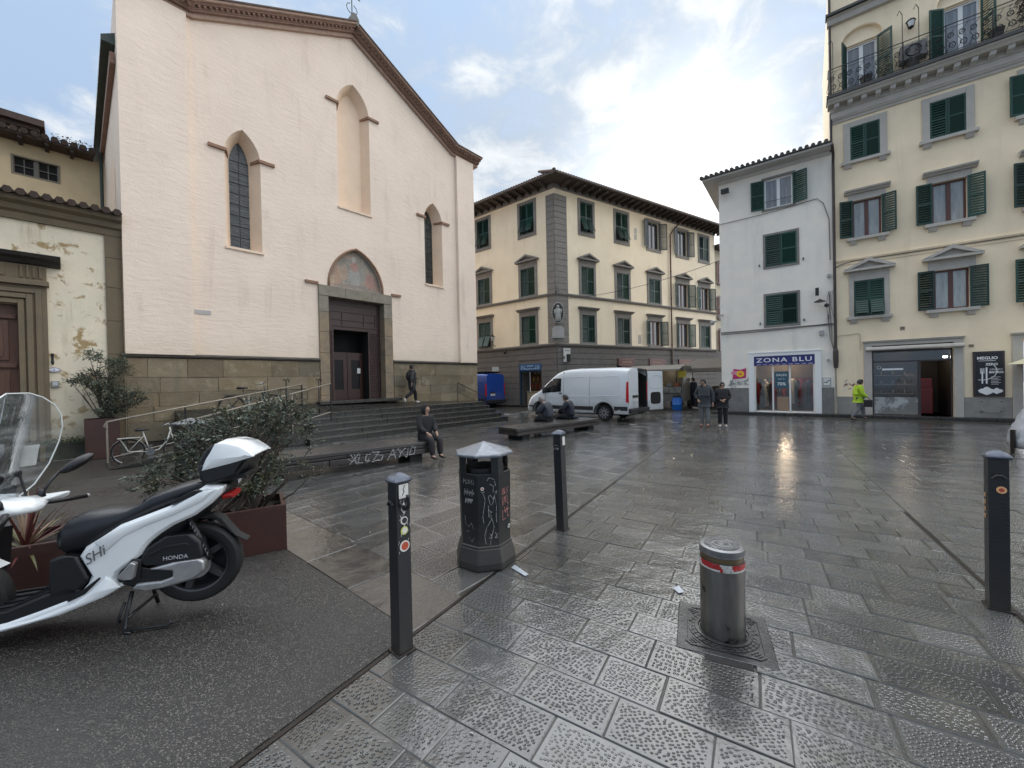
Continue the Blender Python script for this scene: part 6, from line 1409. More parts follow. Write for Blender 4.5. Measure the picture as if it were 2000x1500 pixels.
# ---- foliage
M_LEAFS = [mat('leaf_grey_green', (.12, .145, .10), .5, var=.3, vs=8), mat('leaf_dark', (.028, .045, .03), .45, var=.3, vs=8), mat('leaf_olive', (.085, .085, .038), .55, var=.3, vs=8), mat('leaf_pale', (.24, .27, .21), .5)]
M_BARK = mat('bark', (.10, .078, .06), .8, var=.4, vs=12, bump=.5)
def leafm(mb, c, d, L, w, mi, r):
    d = d.normalized(); u = d.cross(Vector((r.uniform(-1, 1), r.uniform(-1, 1), r.uniform(.2, 1)))); 
    if u.length < .1: return
    u.normalize(); nn = d.cross(u) * L * .14
    mb.add([c, c + d * L * .45 + u * w - nn, c + d * L, c + d * L * .45 - u * w - nn, c + d * L * .5], [(0, 1, 4), (1, 2, 4), (2, 3, 4), (3, 0, 4)], mi)
def shrub(parent_t, roots, blobs, nb, nl, L, seed, gap=.0, w=.35):
    """limbs from the roots into the blobs (centre, radii), twigs with leaves along them"""
    r = random.Random(seed); st = MB(); lf = MB(); tw = MB()
    for (c, rad, wt) in blobs:
        for k in range(int(nb * wt)):
            a = Vector((r.gauss(0, 1), r.gauss(0, 1), r.gauss(0, 1))).normalized() * r.uniform(.25, 1) ** .6
            tip = Vector(c) + Vector((a.x * rad[0], a.y * rad[1], a.z * rad[2])); root = Vector(r.choice(roots))
            if k % 5 == 0:
                mid = root.lerp(Vector(c), .55) + Vector((r.uniform(-.05, .05), r.uniform(-.05, .05), .03)); st.tube([root, root.lerp(mid, .5) + Vector((r.uniform(-.03, .03), r.uniform(-.03, .03), 0)), mid, mid.lerp(tip, .6), tip], [.016, .012, .009, .005, .002], 5)
            base = Vector(c).lerp(tip, .35); tw.tube([base, tip], [.004, .0012], 3, cap=False)
            clump = r.choice((0, 0, 1, 1, 2, 2, 3 if r.random() < .4 else 0)); 
            for j in range(nl):
                f = r.uniform(.2, 1.12); p = base.lerp(tip, f) + Vector((r.gauss(0, 1), r.gauss(0, 1), r.gauss(0, 1))) * L * .55
                d = (tip - base).normalized() * .8 + Vector((r.uniform(-1, 1), r.uniform(-1, 1), r.uniform(-.6, .9)))
                leafm(lf, p, d, L * r.uniform(.45, 1.45), L * w * .5 * r.uniform(.7, 1.2), clump if r.random() < .75 else r.randrange(3), r)
    st.build('limbs', M_BARK, parent_t, smooth=True); tw.build('twigs', M_BARK, parent_t); lf.build('foliage', M_LEAFS, parent_t, norm=False)
sh = thing('shrub', 'wide evergreen shrub spreading over the planter behind the scooter', 'shrub', (0, 0, 0))
rt = [tuple(pm @ Vector((-.45, .3, .4))), tuple(pm @ Vector((-.6, .34, .4))), tuple(pm @ Vector((-.3, .25, .4)))]
shrub(sh, rt, [((-3.25, 4.7, 1.25), (.62, .4, .32), 1.0), ((-2.75, 4.55, 1.42), (.42, .35, .27), .9), ((-3.75, 4.7, 1.02), (.55, .4, .36), 1.1), ((-3.15, 4.5, .85), (.6, .35, .28), .9), ((-4.05, 4.55, .72), (.36, .3, .22), .5), ((-2.85, 4.35, .66), (.34, .25, .16), .4), ((-2.72, 4.5, .95), (.3, .22, .28), .25), ((-2.45, 4.6, 1.3), (.2, .2, .2), .2)], 98, 15, .046, 3, w=.5)
st = MB(); r = random.Random(14); lf = MB()
for (a, b) in (((-.2, .3, .42), (-2.28, 4.45, .95)), ((-.32, .2, .42), (-2.45, 4.4, 1.05)), ((-.1, .3, .42), (-2.15, 4.5, .78)), ((-.25, .3, .42), (-2.2, 4.5, 1.15))):
    p0 = pm @ Vector(a); p1 = Vector(b); pts = [p0, p0.lerp(p1, .35) + Vector((r.uniform(-.04, .04), 0, -.02)), p0.lerp(p1, .7) + Vector((r.uniform(-.06, .06), 0, .02)), p1]; st.tube(pts, [.013, .01, .006, .002], 6)
    for k in range(5):
        q0 = pts[2].lerp(p1, r.uniform(-.6, .9)); q1 = q0 + Vector((r.uniform(-.12, .12), r.uniform(-.1, .1), r.uniform(-.02, .14))); st.tube([q0, q1], [.004, .001], 4)
        for j in range(7): leafm(lf, q0.lerp(q1, r.random()) + Vector((r.gauss(0, .02), r.gauss(0, .02), r.gauss(0, .02))), Vector((r.uniform(-1, 1), r.uniform(-1, 1), r.uniform(-1, 1))), .035, .009, r.choice((0, 2, 2)), r)
st.build('bare_branches', M_BARK, sh, smooth=True); lf.build('sparse_leaves', M_LEAFS, sh, norm=False)
s2 = thing('shrub', 'tall feathery evergreen bush in the planter against the annex wall', 'shrub', (0, 0, 0))
rt = [tuple(CHM @ Vector((-.45, -.45, .9)))]
def cw(u, y, z): return tuple(CHM @ Vector((u, y, z)))
shrub(s2, rt, [(cw(-.35, -.55, 1.7), (.42, .42, .42), 1), (cw(-.6, -.55, 2.05), (.36, .36, .32), .6), (cw(-.15, -.6, 2.35), (.34, .34, .30), .55), (cw(-.6, -.6, 2.6), (.25, .25, .16), .2), (cw(.1, -.7, 1.5), (.3, .3, .3), .5), (cw(-.95, -.5, 2.0), (.16, .14, .1), .12), (cw(-.3, -.55, 1.25), (.36, .34, .25), .6)], 95, 15, .062, 8, w=.42)
s3 = thing('ground_plant', 'low green weeds along the foot of the annex wall', 'weeds', kind='stuff')
lf = MB(); r = random.Random(31)
for k in range(900): p = CHM @ Vector((r.uniform(-2.3, -1.0 + .6), -.15 + r.gauss(0, .08), .42 + abs(r.gauss(0, .06)))); leafm(lf, p, Vector((r.uniform(-1, 1), r.uniform(-1, 1), r.uniform(0, 1))), .05, .014, r.choice((1, 1, 2)), r)
bpy.data.objects.remove(s3); tag(lf.build('weeds', [mat('weed_leaf', (.05, .08, .025), .6), mat('weed_leaf_dark', (.03, .055, .02), .6), mat('weed_leaf_2', (.06, .09, .03), .6)], norm=False), 'low green weeds along the foot of the annex wall', 'weeds', kind='stuff')
# spiky plant
sp = thing('spiky_plant', 'spiky plant with long reddish and olive blades in the middle planter', 'plant', tuple(pm @ Vector((-1.95, .28, .38))))
r = random.Random(17); M_BL = [mat('blade_red', (.13, .035, .03), .45, var=.3), mat('blade_olive', (.13, .12, .05), .5, var=.3), mat('blade_tan', (.25, .17, .11), .6, var=.2)]
for k in range(46):
    a = r.uniform(0, 6.28); el = r.uniform(.15, 1.45); L = r.uniform(.38, .62); d = Vector((math.cos(a), math.sin(a), 0)); droop = r.uniform(.1, .5) * (1.5 - el)
    mb = MB(); pts = []
    for j in range(6):
        f = j / 5; p = d * (L * f * math.cos(el)) + Vector((0, 0, L * f * math.sin(el) - droop * f * f * L)); w = .014 * (1 - f) ** .6 + .001; s = Vector((-d.y, d.x, 0)); pts.append((p + s * w + Vector((0, 0, .006 * (1 - f))), p - Vector((0, 0, .004)), p - s * w + Vector((0, 0, .006 * (1 - f)))))
    vs = [q for t3 in pts for q in t3]; fs = []
    for j in range(5): fs += [(j * 3, j * 3 + 1, j * 3 + 4, j * 3 + 3), (j * 3 + 1, j * 3 + 2, j * 3 + 5, j * 3 + 4)]
    mb.add(vs, fs); mb.build('blade', M_BL[r.choice((0, 0, 1, 1, 2))], sp, norm=False)
# small green plants in the leftmost planters
lf = MB(); q = pm @ Vector((-2.9, .3, .42)); r = random.Random(19)
for k in range(500): p = q + Vector((r.gauss(0, .28), r.gauss(0, .1), abs(r.gauss(0, .04)))); leafm(lf, p, Vector((r.uniform(-1, 1), r.uniform(-1, 1), r.uniform(0, 1))), .05, .015, r.randrange(3), r)
tag(lf.build('bedding_plants', M_LEAFS[:3], norm=False), 'low green bedding plants in the leftmost planter', 'plants', kind='stuff')
# ============================================================ SCOOTER
M_WP = mat('scooter_white', (.74, .77, .78), .2, coat=.7, var=.06, vs=6, dirt=((.40, .39, .36), 9, .68, .9)); M_BP = mat('matt_black_plastic', (.008, .0085, .010), .42, bump=.15, bs=150); M_SEAT = mat('black_seat_vinyl', (.010, .011, .014), .33, bump=.2, bs=120)
M_RUB = mat('tyre_rubber', (.008, .008, .008), .65, bump=.3, bs=80); M_ALU = mat('dull_aluminium', (.50, .50, .50), .36, metal=.7, var=.4, vs=12); M_ALUD = mat('grey_alloy', (.10, .10, .105), .35, metal=.6, var=.3)
sc = thing('scooter', 'white maxi scooter with black seat, white topped luggage box and tall clear windscreen', 'scooter', (-2.52, 3.08, 0), R(-165))
def pill(name, outline, y0, y1, m, parent, bev=.012, seg=3): mb = MB(); mb.prism(outline, y0, y1, 'y'); return mb.build(name, m, parent, bevel=bev, seg=seg, smooth='auto')
def wheel(parent, x, z, R0, wd, name='wheel', y=0, spokes=5, parts=True, rim=None, tyre=None):
    mb = MB(); k = R0; mb.lathe([(k * .72, -wd * .42), (k * .8, -wd * .5), (k * .92, -wd * .47), (k * .985, -wd * .3), (k, 0), (k * .985, wd * .3), (k * .92, wd * .47), (k * .8, wd * .5), (k * .72, wd * .42), (k * .72, -wd * .42)], 40, (x, y, z), axis='y'); w = mb.build(name, tyre or M_RUB, parent, smooth='auto')
    mb = MB(); mb.lathe([(k * .68, -wd * .35), (k * .74, -wd * .42), (k * .74, wd * .42), (k * .68, wd * .35), (k * .68, -wd * .35)], 40, (x, y, z), axis='y'); mb.lathe([(0, -wd * .3), (k * .16, -wd * .3), (k * .16, wd * .3), (0, wd * .3)], 16, (x, y, z), axis='y')
    for s in range(spokes):
        a = 6.2832 * s / spokes + .3; M_ = Matrix.Translation((x, y, z)) @ Matrix.Rotation(a, 4, 'Y'); mb.box(-.022 * k / .3, .022 * k / .3, -wd * .22, wd * .22, k * .12, k * .7, 0, M_)
    mb.build('rim', rim or M_ALUD, w, smooth='auto'); return w
rwz = .39
rw = wheel(sc, -.03, rwz, .305, .115); mb = MB(); mb.lathe([(.06, .062), (.11, .062), (.11, .066), (.06, .066)], 32, (-.03, 0, rwz), axis='y'); mb.build('brake_disc', M_ALU, rw)
# white side bodies with a folded shoulder: outer skin bulges
def bulged(name, outline, ybase, yout, m, parent, ins=.035, side=1):
    """panel with a bevelled shoulder: ring outline -> inset ring pushed out"""
    n = len(outline); P = [Vector(p) for p in outline]; ring2 = []
    area = sum(P[i].x * P[(i + 1) % n].y - P[(i + 1) % n].x * P[i].y for i in range(n)); sg = 1 if area > 0 else -1
    for i in range(n):
        a = (P[i] - P[i - 1]).normalized(); b = (P[(i + 1) % n] - P[i]).normalized(); na = Vector((-a.y, a.x)) * sg; nb = Vector((-b.y, b.x)) * sg; v = na + nb
        v = v / max(v.length_squared * .5, .35); ring2.append(P[i] + v * ins)
    mb = MB(); vs = [(p.x, side * ybase, p.y) for p in P] + [(p.x, side * (ybase + (yout - ybase) * .7), p.y) for p in P] + [(p.x, side * yout, p.y) for p in ring2]; fs = [(i, (i + 1) % n, n + (i + 1) % n, n + i) for i in range(n)] + [(n + i, n + (i + 1) % n, 2 * n + (i + 1) % n, 2 * n + i) for i in range(n)]
    fs += [tuple(2 * n + i for i in t_) for t_ in tessellate_polygon([[Vector((p.x, p.y, 0)) for p in ring2]])] + [tuple(reversed(range(n)))]
    mb.add(vs, fs); return mb.build(name, m, parent, bevel=.005, seg=2, smooth='auto')
body_o = [(.60, .585), (.56, .65), (.47, .705), (.36, .78), (.20, .835), (.03, .895), (-.08, .96), (-.17, 1.02), (-.285, 1.0), (-.27, .95), (-.20, .875), (-.1, .80), (.04, .74), (.12, .69), (.18, .64), (.215, .60), (.24, .55), (.30, .50), (.37, .45), (.395, .395), (.345, .345), (.44, .29), (.58, .235), (.72, .195), (.92, .15), (1.1, .12), (1.2, .13), (1.2, .18), (1.0, .2), (.82, .25), (.68, .295), (.60, .33), (.555, .39), (.535, .44)]
for s in (1, -1):
    sb = bulged('side_body', body_o, .12, .2, M_WP, sc, .022, s)
    lo = [(.535, .44), (.555, .39), (.60, .33), (.68, .295), (.66, .275), (.56, .31), (.5, .36), (.46, .43)]
    pill('dark_trim', [(.60, .335), (.66, .30), (.655, .285), (.56, .325), (.47, .42), (.475, .432)], min(s * .18, s * .206), max(s * .18, s * .206), M_BP, sb, .002)
    # raised upper blade running to the grab rail
    bulged('upper_blade', [(.50, .675), (.36, .765), (.20, .82), (.03, .88), (-.13, .975), (-.24, .985), (-.15, .90), (.03, .82), (.2, .76), (.33, .70), (.43, .61)], .185, .212, M_WP, sb, .018, s)
    bulged('lower_strake', [(.40, .40), (.36, .345), (.45, .29), (.7, .205), (1.0, .15), (1.15, .13), (1.15, .155), (.85, .2), (.62, .27), (.52, .34), (.44, .43)], .185, .215, M_WP, sb, .012, s)
    pill('grab_slot', [(.05, .895), (-.12, .955), (-.16, .985), (-.1, .99), (.02, .93)], min(s * .16, s * .207), max(s * .16, s * .207), M_BP, sb, .003)
    pill('passenger_footrest', [(.33, .40), (.365, .42), (.28, .52), (.25, .505), (.27, .40)], min(s * .18, s * .235), max(s * .18, s * .235), M_ALU, sb, .006)
    pill('footrest_surround', [(.37, .375), (.38, .40), (.29, .53), (.235, .52), (.245, .375)], min(s * .14, s * .2), max(s * .14, s * .2), M_BP, sb, .006)
lt = text('SHi', .095, sc, (.50, .2135, .585), mat('script_grey', (.10, .10, .10), .4), ext=.001, shear=.5)
lt.rotation_euler = (Matrix.Rotation(math.pi, 3, 'Z') @ Matrix.Rotation(R(90), 3, 'X') @ Matrix.Rotation(R(32), 3, 'Z')).to_euler()
# core of the body, tail
mb = MB()
def ring(x, z0, z1, hw, pw=.7, n=14):
    zc = (z0 + z1) / 2; hz = (z1 - z0) / 2; out = []
    for k in range(n):
        a = 6.2832 * k / n; c, s = math.cos(a), math.sin(a); out.append((x, hw * math.copysign(abs(c) ** pw, c), zc + hz * math.copysign(abs(s) ** pw, s)))
    return out
mb.loft([ring(.6, .35, .62, .13), ring(.4, .42, .72, .15), ring(.1, .58, .84, .15), ring(-.12, .78, .98, .13), ring(-.28, .93, 1.0, .1)]); mb.build('inner_body', M_BP, sc, smooth=True)
mb = MB(); mb.loft([ring(.775, .66, .72, .06), ring(.765, .60, .78, .12), ring(.71, .565, .835, .155), ring(.60, .585, .875, .17), ring(.48, .66, .875, .17), ring(.36, .745, .875, .15), ring(.27, .79, .915, .145), ring(.20, .82, .965, .15), ring(.05, .88, 1.01, .15), ring(-.10, .95, 1.045, .135), ring(-.16, 1.0, 1.04, .1)]); seat = mb.build('seat', M_SEAT, sc, smooth=True)
mb = MB(); mb.tube([(.27, -.14, .84), (.255, -.1, .93), (.25, 0, .945), (.255, .1, .93), (.27, .14, .84)], .006, 5); mb.build('seat_seam', M_BP, seat)
pill('front_seat_panel', [(.77, .58), (.69, .60), (.59, .58), (.545, .50), (.53, .42), (.60, .33), (.68, .30), (.77, .30), (.80, .45)], -.14, .14, M_BP, sc, .02)
pill('inner_side_panel', [(.61, .585), (.69, .60), (.77, .58), (.78, .32), (.62, .33), (.55, .42)], .1, .185, M_BP, sc, .015)
fl_ = pill('floorboard', [(.60, .35), (.68, .385), (1.0, .27), (1.22, .26), (1.3, .33), (1.3, .2), (1.2, .14), (.62, .24)], -.185, .185, M_BP, sc, .012)
for y in (-.12, -.04, .04, .12): mb = MB(); mb.tube([(.72, y, .376), (1.0, y, .277), (1.18, y, .268)], .007, 4); mb.build('floor_rib', M_SEAT, fl_)
# leg shield
mb = MB(); mb.loft([[(x + .14, y, z) for x, y, z in q] for q in [[(1.20, -.17, .2), (1.22, 0, .2), (1.20, .17, .2), (1.26, .17, .2), (1.33, 0, .2), (1.26, -.17, .2)], [(1.14, -.2, .5), (1.2, 0, .5), (1.14, .2, .5), (1.2, .22, .5), (1.3, 0, .5), (1.2, -.22, .5)], [(1.08, -.16, .76), (1.12, 0, .8), (1.08, .16, .76), (1.13, .17, .78), (1.2, 0, .82), (1.13, -.17, .78)], [(1.04, -.08, .86), (1.05, 0, .88), (1.04, .08, .86), (1.08, .08, .87), (1.12, 0, .89), (1.08, -.08, .87)]]]); mb.build('leg_shield', M_WP, sc, smooth='auto', bevel=.01)
mb = MB(); mb.loft([[(x + .13, y, z) for x, y, z in q] for q in [[(1.19, -.17, .25), (1.18, 0, .25), (1.19, .17, .25), (1.195, .17, .25), (1.2, 0, .25), (1.195, -.17, .25)], [(1.12, -.19, .5), (1.15, 0, .5), (1.12, .19, .5), (1.13, .19, .5), (1.19, 0, .5), (1.13, -.19, .5)], [(1.07, -.15, .76), (1.1, 0, .78), (1.07, .15, .76), (1.075, .15, .76), (1.12, 0, .78), (1.075, -.15, .76)]]]); mb.build('inner_leg_shield', M_BP, sc, smooth='auto')
# engine side: air box, transmission case, shock, stand
ab = pill('air_box', [(.27, .495), (.20, .60), (.10, .665), (-.07, .665), (-.125, .60), (-.14, .48), (.06, .455), (.24, .47)], .08, .19, M_BP, sc, .018)
pill('air_box_rib', [(.2, .55), (.08, .60), (-.04, .605), (-.06, .59), (.09, .585), (.2, .53)], .18, .197, M_SEAT, ab, .003)
mb = MB(); tx = text('HONDA', .042, ab, (.03, .1915, .505), mat('grey_letter', (.4, .4, .42), .4), rot=(R(90), 0, R(180)), ext=.001)
tcs = pill('transmission_case', [(.20, .44), (.05, .47), (-.12, .475), (-.15, .45), (-.15, .385), (-.08, .33), (.05, .30), (.22, .285), (.30, .31), (.27, .35), (.12, .345), (.05, .365), (.05, .41), (.1, .42)], .09, .2, M_ALU, sc, .014)
pill('transmission_cover', [(.30, .33), (.36, .35), (.35, .40), (.28, .475), (.2, .445), (.10, .425), (.02, .41), (.02, .36), (.12, .345)], .08, .185, M_BP, tcs, .01)
pill('engine_block', [(.38, .30), (.40, .42), (.25, .55), (.05, .5), (.0, .3), (.2, .24)], -.1, .1, M_BP, sc, .02)
mb = MB(); mb.tube([(-.03, .13, .78), (-.17, .13, .44)], .018, 10); sk = mb.build('shock_absorber', M_BP, sc, smooth=True); mb = MB(); mb.tube([(-.05 - .11 * k / 60 + .0, .13 + .03 * math.sin(k * .9), .735 - .26 * k / 60 + .012 * math.cos(k * .9)) for k in range(61)], .006, 5); mb.build('spring', M_ALUD, sk, smooth=True)
mb = MB(); mb.tube([(-.03, -.13, .78), (-.17, -.13, .44)], .03, 10); mb.build('shock_absorber', M_BP, sc, smooth=True)
mb = MB(); pts = [(.1, .70), (-.05, .745), (-.15, .76), (-.21, .72), (-.255, .65), (-.31, .575), (-.375, .53), (-.38, .52), (-.31, .558), (-.245, .625), (-.2, .69), (-.13, .725), (.08, .68)]; mb.prism(pts, -.045, .045, 'y'); mb.build('rear_mudguard', mat('mudguard_plastic', (.012, .012, .012), .7), sc, bevel=.008, smooth='auto')
mb = MB(); mb.loft([ring(-.24, .87, .93, .1), ring(-.30, .88, .93, .09)]); mb.build('tail_light', mat('red_lens', (.35, .01, .01), .15), sc)
mb = MB(); mb.tube([(.33, .13, .27), (.35, .16, .13), (.345, .2, .015), (.30, .21, .008)], .013, 8); mb.tube([(.33, -.13, .27), (.35, -.16, .13), (.345, -.2, .015)], .013, 8); mb.tube([(.34, -.17, .1), (.34, .17, .1)], .011, 8); mb.tube([(.345, .2, .03), (.2, .21, .03), (.08, .21, .025), (.05, .21, .035), (.07, .21, .06)], .010, 8); mb.tube([(.37, .14, .2), (.40, .16, .1), (.39, .16, .07)], .01, 6); mb.build('centre_stand', M_BP, sc, smooth=True)
# luggage box
def BXT(P): return [(-.14 + (x + .14) * .84, 1.2 + (z - 1.2) * .93 - .01) for x, z in P]
bx = pill('luggage_box', BXT([(-.115, 1.18), (-.13, 1.06), (-.20, 1.015), (-.42, 1.075), (-.50, 1.20), (-.545, 1.235), (-.3, 1.2)]), -.2, .2, M_BP, sc, .03)
pill('box_front', BXT([(-.115, 1.165), (-.12, 1.20), (-.18, 1.30), (-.26, 1.352), (-.3, 1.33), (-.16, 1.14)]), -.19, .19, M_BP, bx, .03)
def lidring(y, k): return [(x, y, 1.2 + (z - 1.2) * k) for x, z in BXT(((-.155, 1.14), (-.19, 1.235), (-.255, 1.35), (-.36, 1.345), (-.46, 1.32), (-.53, 1.265), (-.565, 1.228), (-.4, 1.19)))]
mb = MB(); mb.loft([[(x, -.2, z) for x, _, z in lidring(0, .75)], lidring(-.17, .97), lidring(0, 1.06), lidring(.17, .97), [(x, .205, z) for x, _, z in lidring(0, .75)]]); ld = mb.build('box_lid', M_WP, bx, bevel=.01, smooth='auto')
# match the side outline of the lid
bulged('lid_side', BXT([(-.155, 1.135), (-.20, 1.235), (-.262, 1.345), (-.35, 1.342), (-.45, 1.31), (-.52, 1.262), (-.563, 1.225), (-.38, 1.18)]), .17, .215, M_WP, ld, .03, 1)
bulged('lid_side', BXT([(-.155, 1.135), (-.20, 1.235), (-.262, 1.345), (-.35, 1.342), (-.45, 1.31), (-.52, 1.262), (-.563, 1.225), (-.38, 1.18)]), .17, .215, M_WP, ld, .03, -1)
pill('box_rack', [(-.08, 1.03), (-.1, 1.0), (-.4, 1.04), (-.42, 1.08)], -.12, .12, M_BP, sc, .01)
# steering group, turned to the left lock
PX, TH = 1.04, R(2)
def SM(p):
    x, y, z = p; z = z - .09 * max(0, min(1, (1.3 - z) / .2)) if z > .8 else z; return (PX + x * math.cos(TH) - y * math.sin(TH), x * math.sin(TH) + y * math.cos(TH), z)
def sbuild(mb, name, m, parent, **k):
    mb.v = [SM(p) for p in mb.v]; return mb.build(name, m, parent, **k)
mb = MB(); mb.loft([[(x, hw * c, zc + hz * s) for c, s in ((1, 0), (.7, .7), (0, 1), (-.7, .7), (-1, 0), (-.7, -.7), (0, -1), (.7, -.7))] for x, hw, hz, zc in ((-.10, .05, .02, 1.0), (-.07, .13, .045, 1.01), (.0, .19, .06, 1.02), (.10, .17, .07, 1.02), (.18, .11, .06, 1.0), (.22, .04, .03, .98))]); cow = sbuild(mb, 'handlebar_cowl', M_WP, sc, smooth=True)
for s in (1, -1):
    mb = MB(); mb.tube([(-.02, s * .15, 1.0), (-.08, s * .26, .985), (-.13, s * .40, .97)], .017, 10); g = sbuild(mb, 'grip', M_BP, cow, smooth=True); mb = MB(); mb.tube([(-.13, s * .40, .97), (-.135, s * .415, .969)], .019, 10); sbuild(mb, 'bar_end', M_ALU, g)
    mb = MB(); mb.tube([(.03, s * .22, .99), (-.0, s * .32, .965), (-.06, s * .41, .955), (-.07, s * .42, .955)], .007, 6); sbuild(mb, 'brake_lever', M_ALU, cow, smooth=True)
    mb = MB(); mb.loft([[(.05, s * .13, 1.05), (.1, s * .14, .96), (.06, s * .16, .93), (.0, s * .16, 1.02)], [(.06, s * .26, 1.04), (.09, s * .27, .95), (.07, s * .28, .93), (.02, s * .28, 1.0)], [(-.03, s * .38, 1.03), (-.02, s * .385, 1.0), (-.03, s * .39, .99), (-.04, s * .39, 1.02)]]); sbuild(mb, 'hand_guard', M_WP if s > 0 else M_WP, cow, smooth='auto', bevel=.004)
    mb = MB(); mb.tube([(.0, s * .17, 1.05), (-.01, s * .24, 1.13), (-.03, s * .3, 1.17)], .009, 8); mb.lathe([(.025, 1.04), (.02, 1.08), (.012, 1.1)], 10, (.0, s * .17, 0)); sbuild(mb, 'mirror_stalk', M_BP, cow, smooth=True)
    mb = MB(); mb.ball((-.08, s * .40, 1.2), (.105, .08, .032), 16, 8); mb.v = [(x, y, z - .35 * (x + .08) + s * (y - s * .40) * .2) for x, y, z in mb.v]; sbuild(mb, 'mirror', M_BP, cow, smooth=True)
mb = MB(); rings = []
prof_w = [(1.02, .10), (1.06, .17), (1.12, .235), (1.22, .29), (1.34, .315), (1.46, .315), (1.56, .295), (1.64, .25), (1.70, .18), (1.735, .09)]
def scr(y, z): return (.17 - 1.15 * y * y - .22 * (z - 1.0), y, z)
nn = 14
vs = [scr(hw * (2 * j / nn - 1), z) for z, hw in prof_w for j in range(nn + 1)]; fs = [(i * (nn + 1) + j, i * (nn + 1) + j + 1, (i + 1) * (nn + 1) + j + 1, (i + 1) * (nn + 1) + j) for i in range(len(prof_w) - 1) for j in range(nn)]
mb.add(vs, fs); M_CLEAR = glass_mat('clear_screen', (.93, .95, .95), .05, .985, .34); scn = sbuild(mb, 'windscreen', M_CLEAR, sc, smooth=True, norm=False)
mb = MB(); mb.tube([scr(-hw, z) for z, hw in prof_w] + [scr(hw, z) for z, hw in reversed(prof_w)], .005, 5); sbuild(mb, 'screen_edge', mat('screen_edge', (.6, .63, .62), .25), scn, smooth=True)
for y in (-.13, .13):
    mb = MB(); c = scr(y, 1.19); mb.tube([(c[0] + .008, c[1], c[2]), (c[0] - .02, c[1], c[2])], .017, 10); mb.tube([(c[0] - .015, y, 1.19), (.05, y * .9, 1.06)], .008, 6); sbuild(mb, 'screen_bolt', M_BP, scn)
mb = MB(); pts = [scr(y, z) for z in (1.13, 1.19, 1.25) for y in (-.24, -.16, -.08)]; mb.add([(p[0] - .004, p[1] + .0, p[2]) for p in pts], [(0, 1, 4, 3), (1, 2, 5, 4), (3, 4, 7, 6), (4, 5, 8, 7)]); mb.v = [(x, y, z + .09) for x, y, z in mb.v]; sbuild(mb, 'screen_label', mat('paper_label', (.6, .6, .57), .6, var=.3, vs=30), scn, norm=False)
mb = MB(); mb.tube([(.06, 0, 1.0), (.26, 0, .6)], .03, 10); mb.tube([(.24, .08, .62), (.36, .08, .3)], .018, 8); mb.tube([(.24, -.08, .62), (.36, -.08, .3)], .018, 8); sbuild(mb, 'fork', M_ALUD, sc, smooth=True)
fw_ = wheel(sc, 0, 0, .30, .11, 'wheel')
for o in [fw_] : o.location = SM((.36, 0, .30)); o.rotation_euler = (0, 0, TH)
mb = MB(); mb.loft([[(.36 + .33 * math.cos(a), s * .06, .30 + .33 * math.sin(a)) for s in (-1, 0, 1)] for a in [R(20), R(50), R(80), R(110), R(140)]], closed=False, cap=False); sbuild(mb, 'front_mudguard', M_WP, sc, smooth=True)
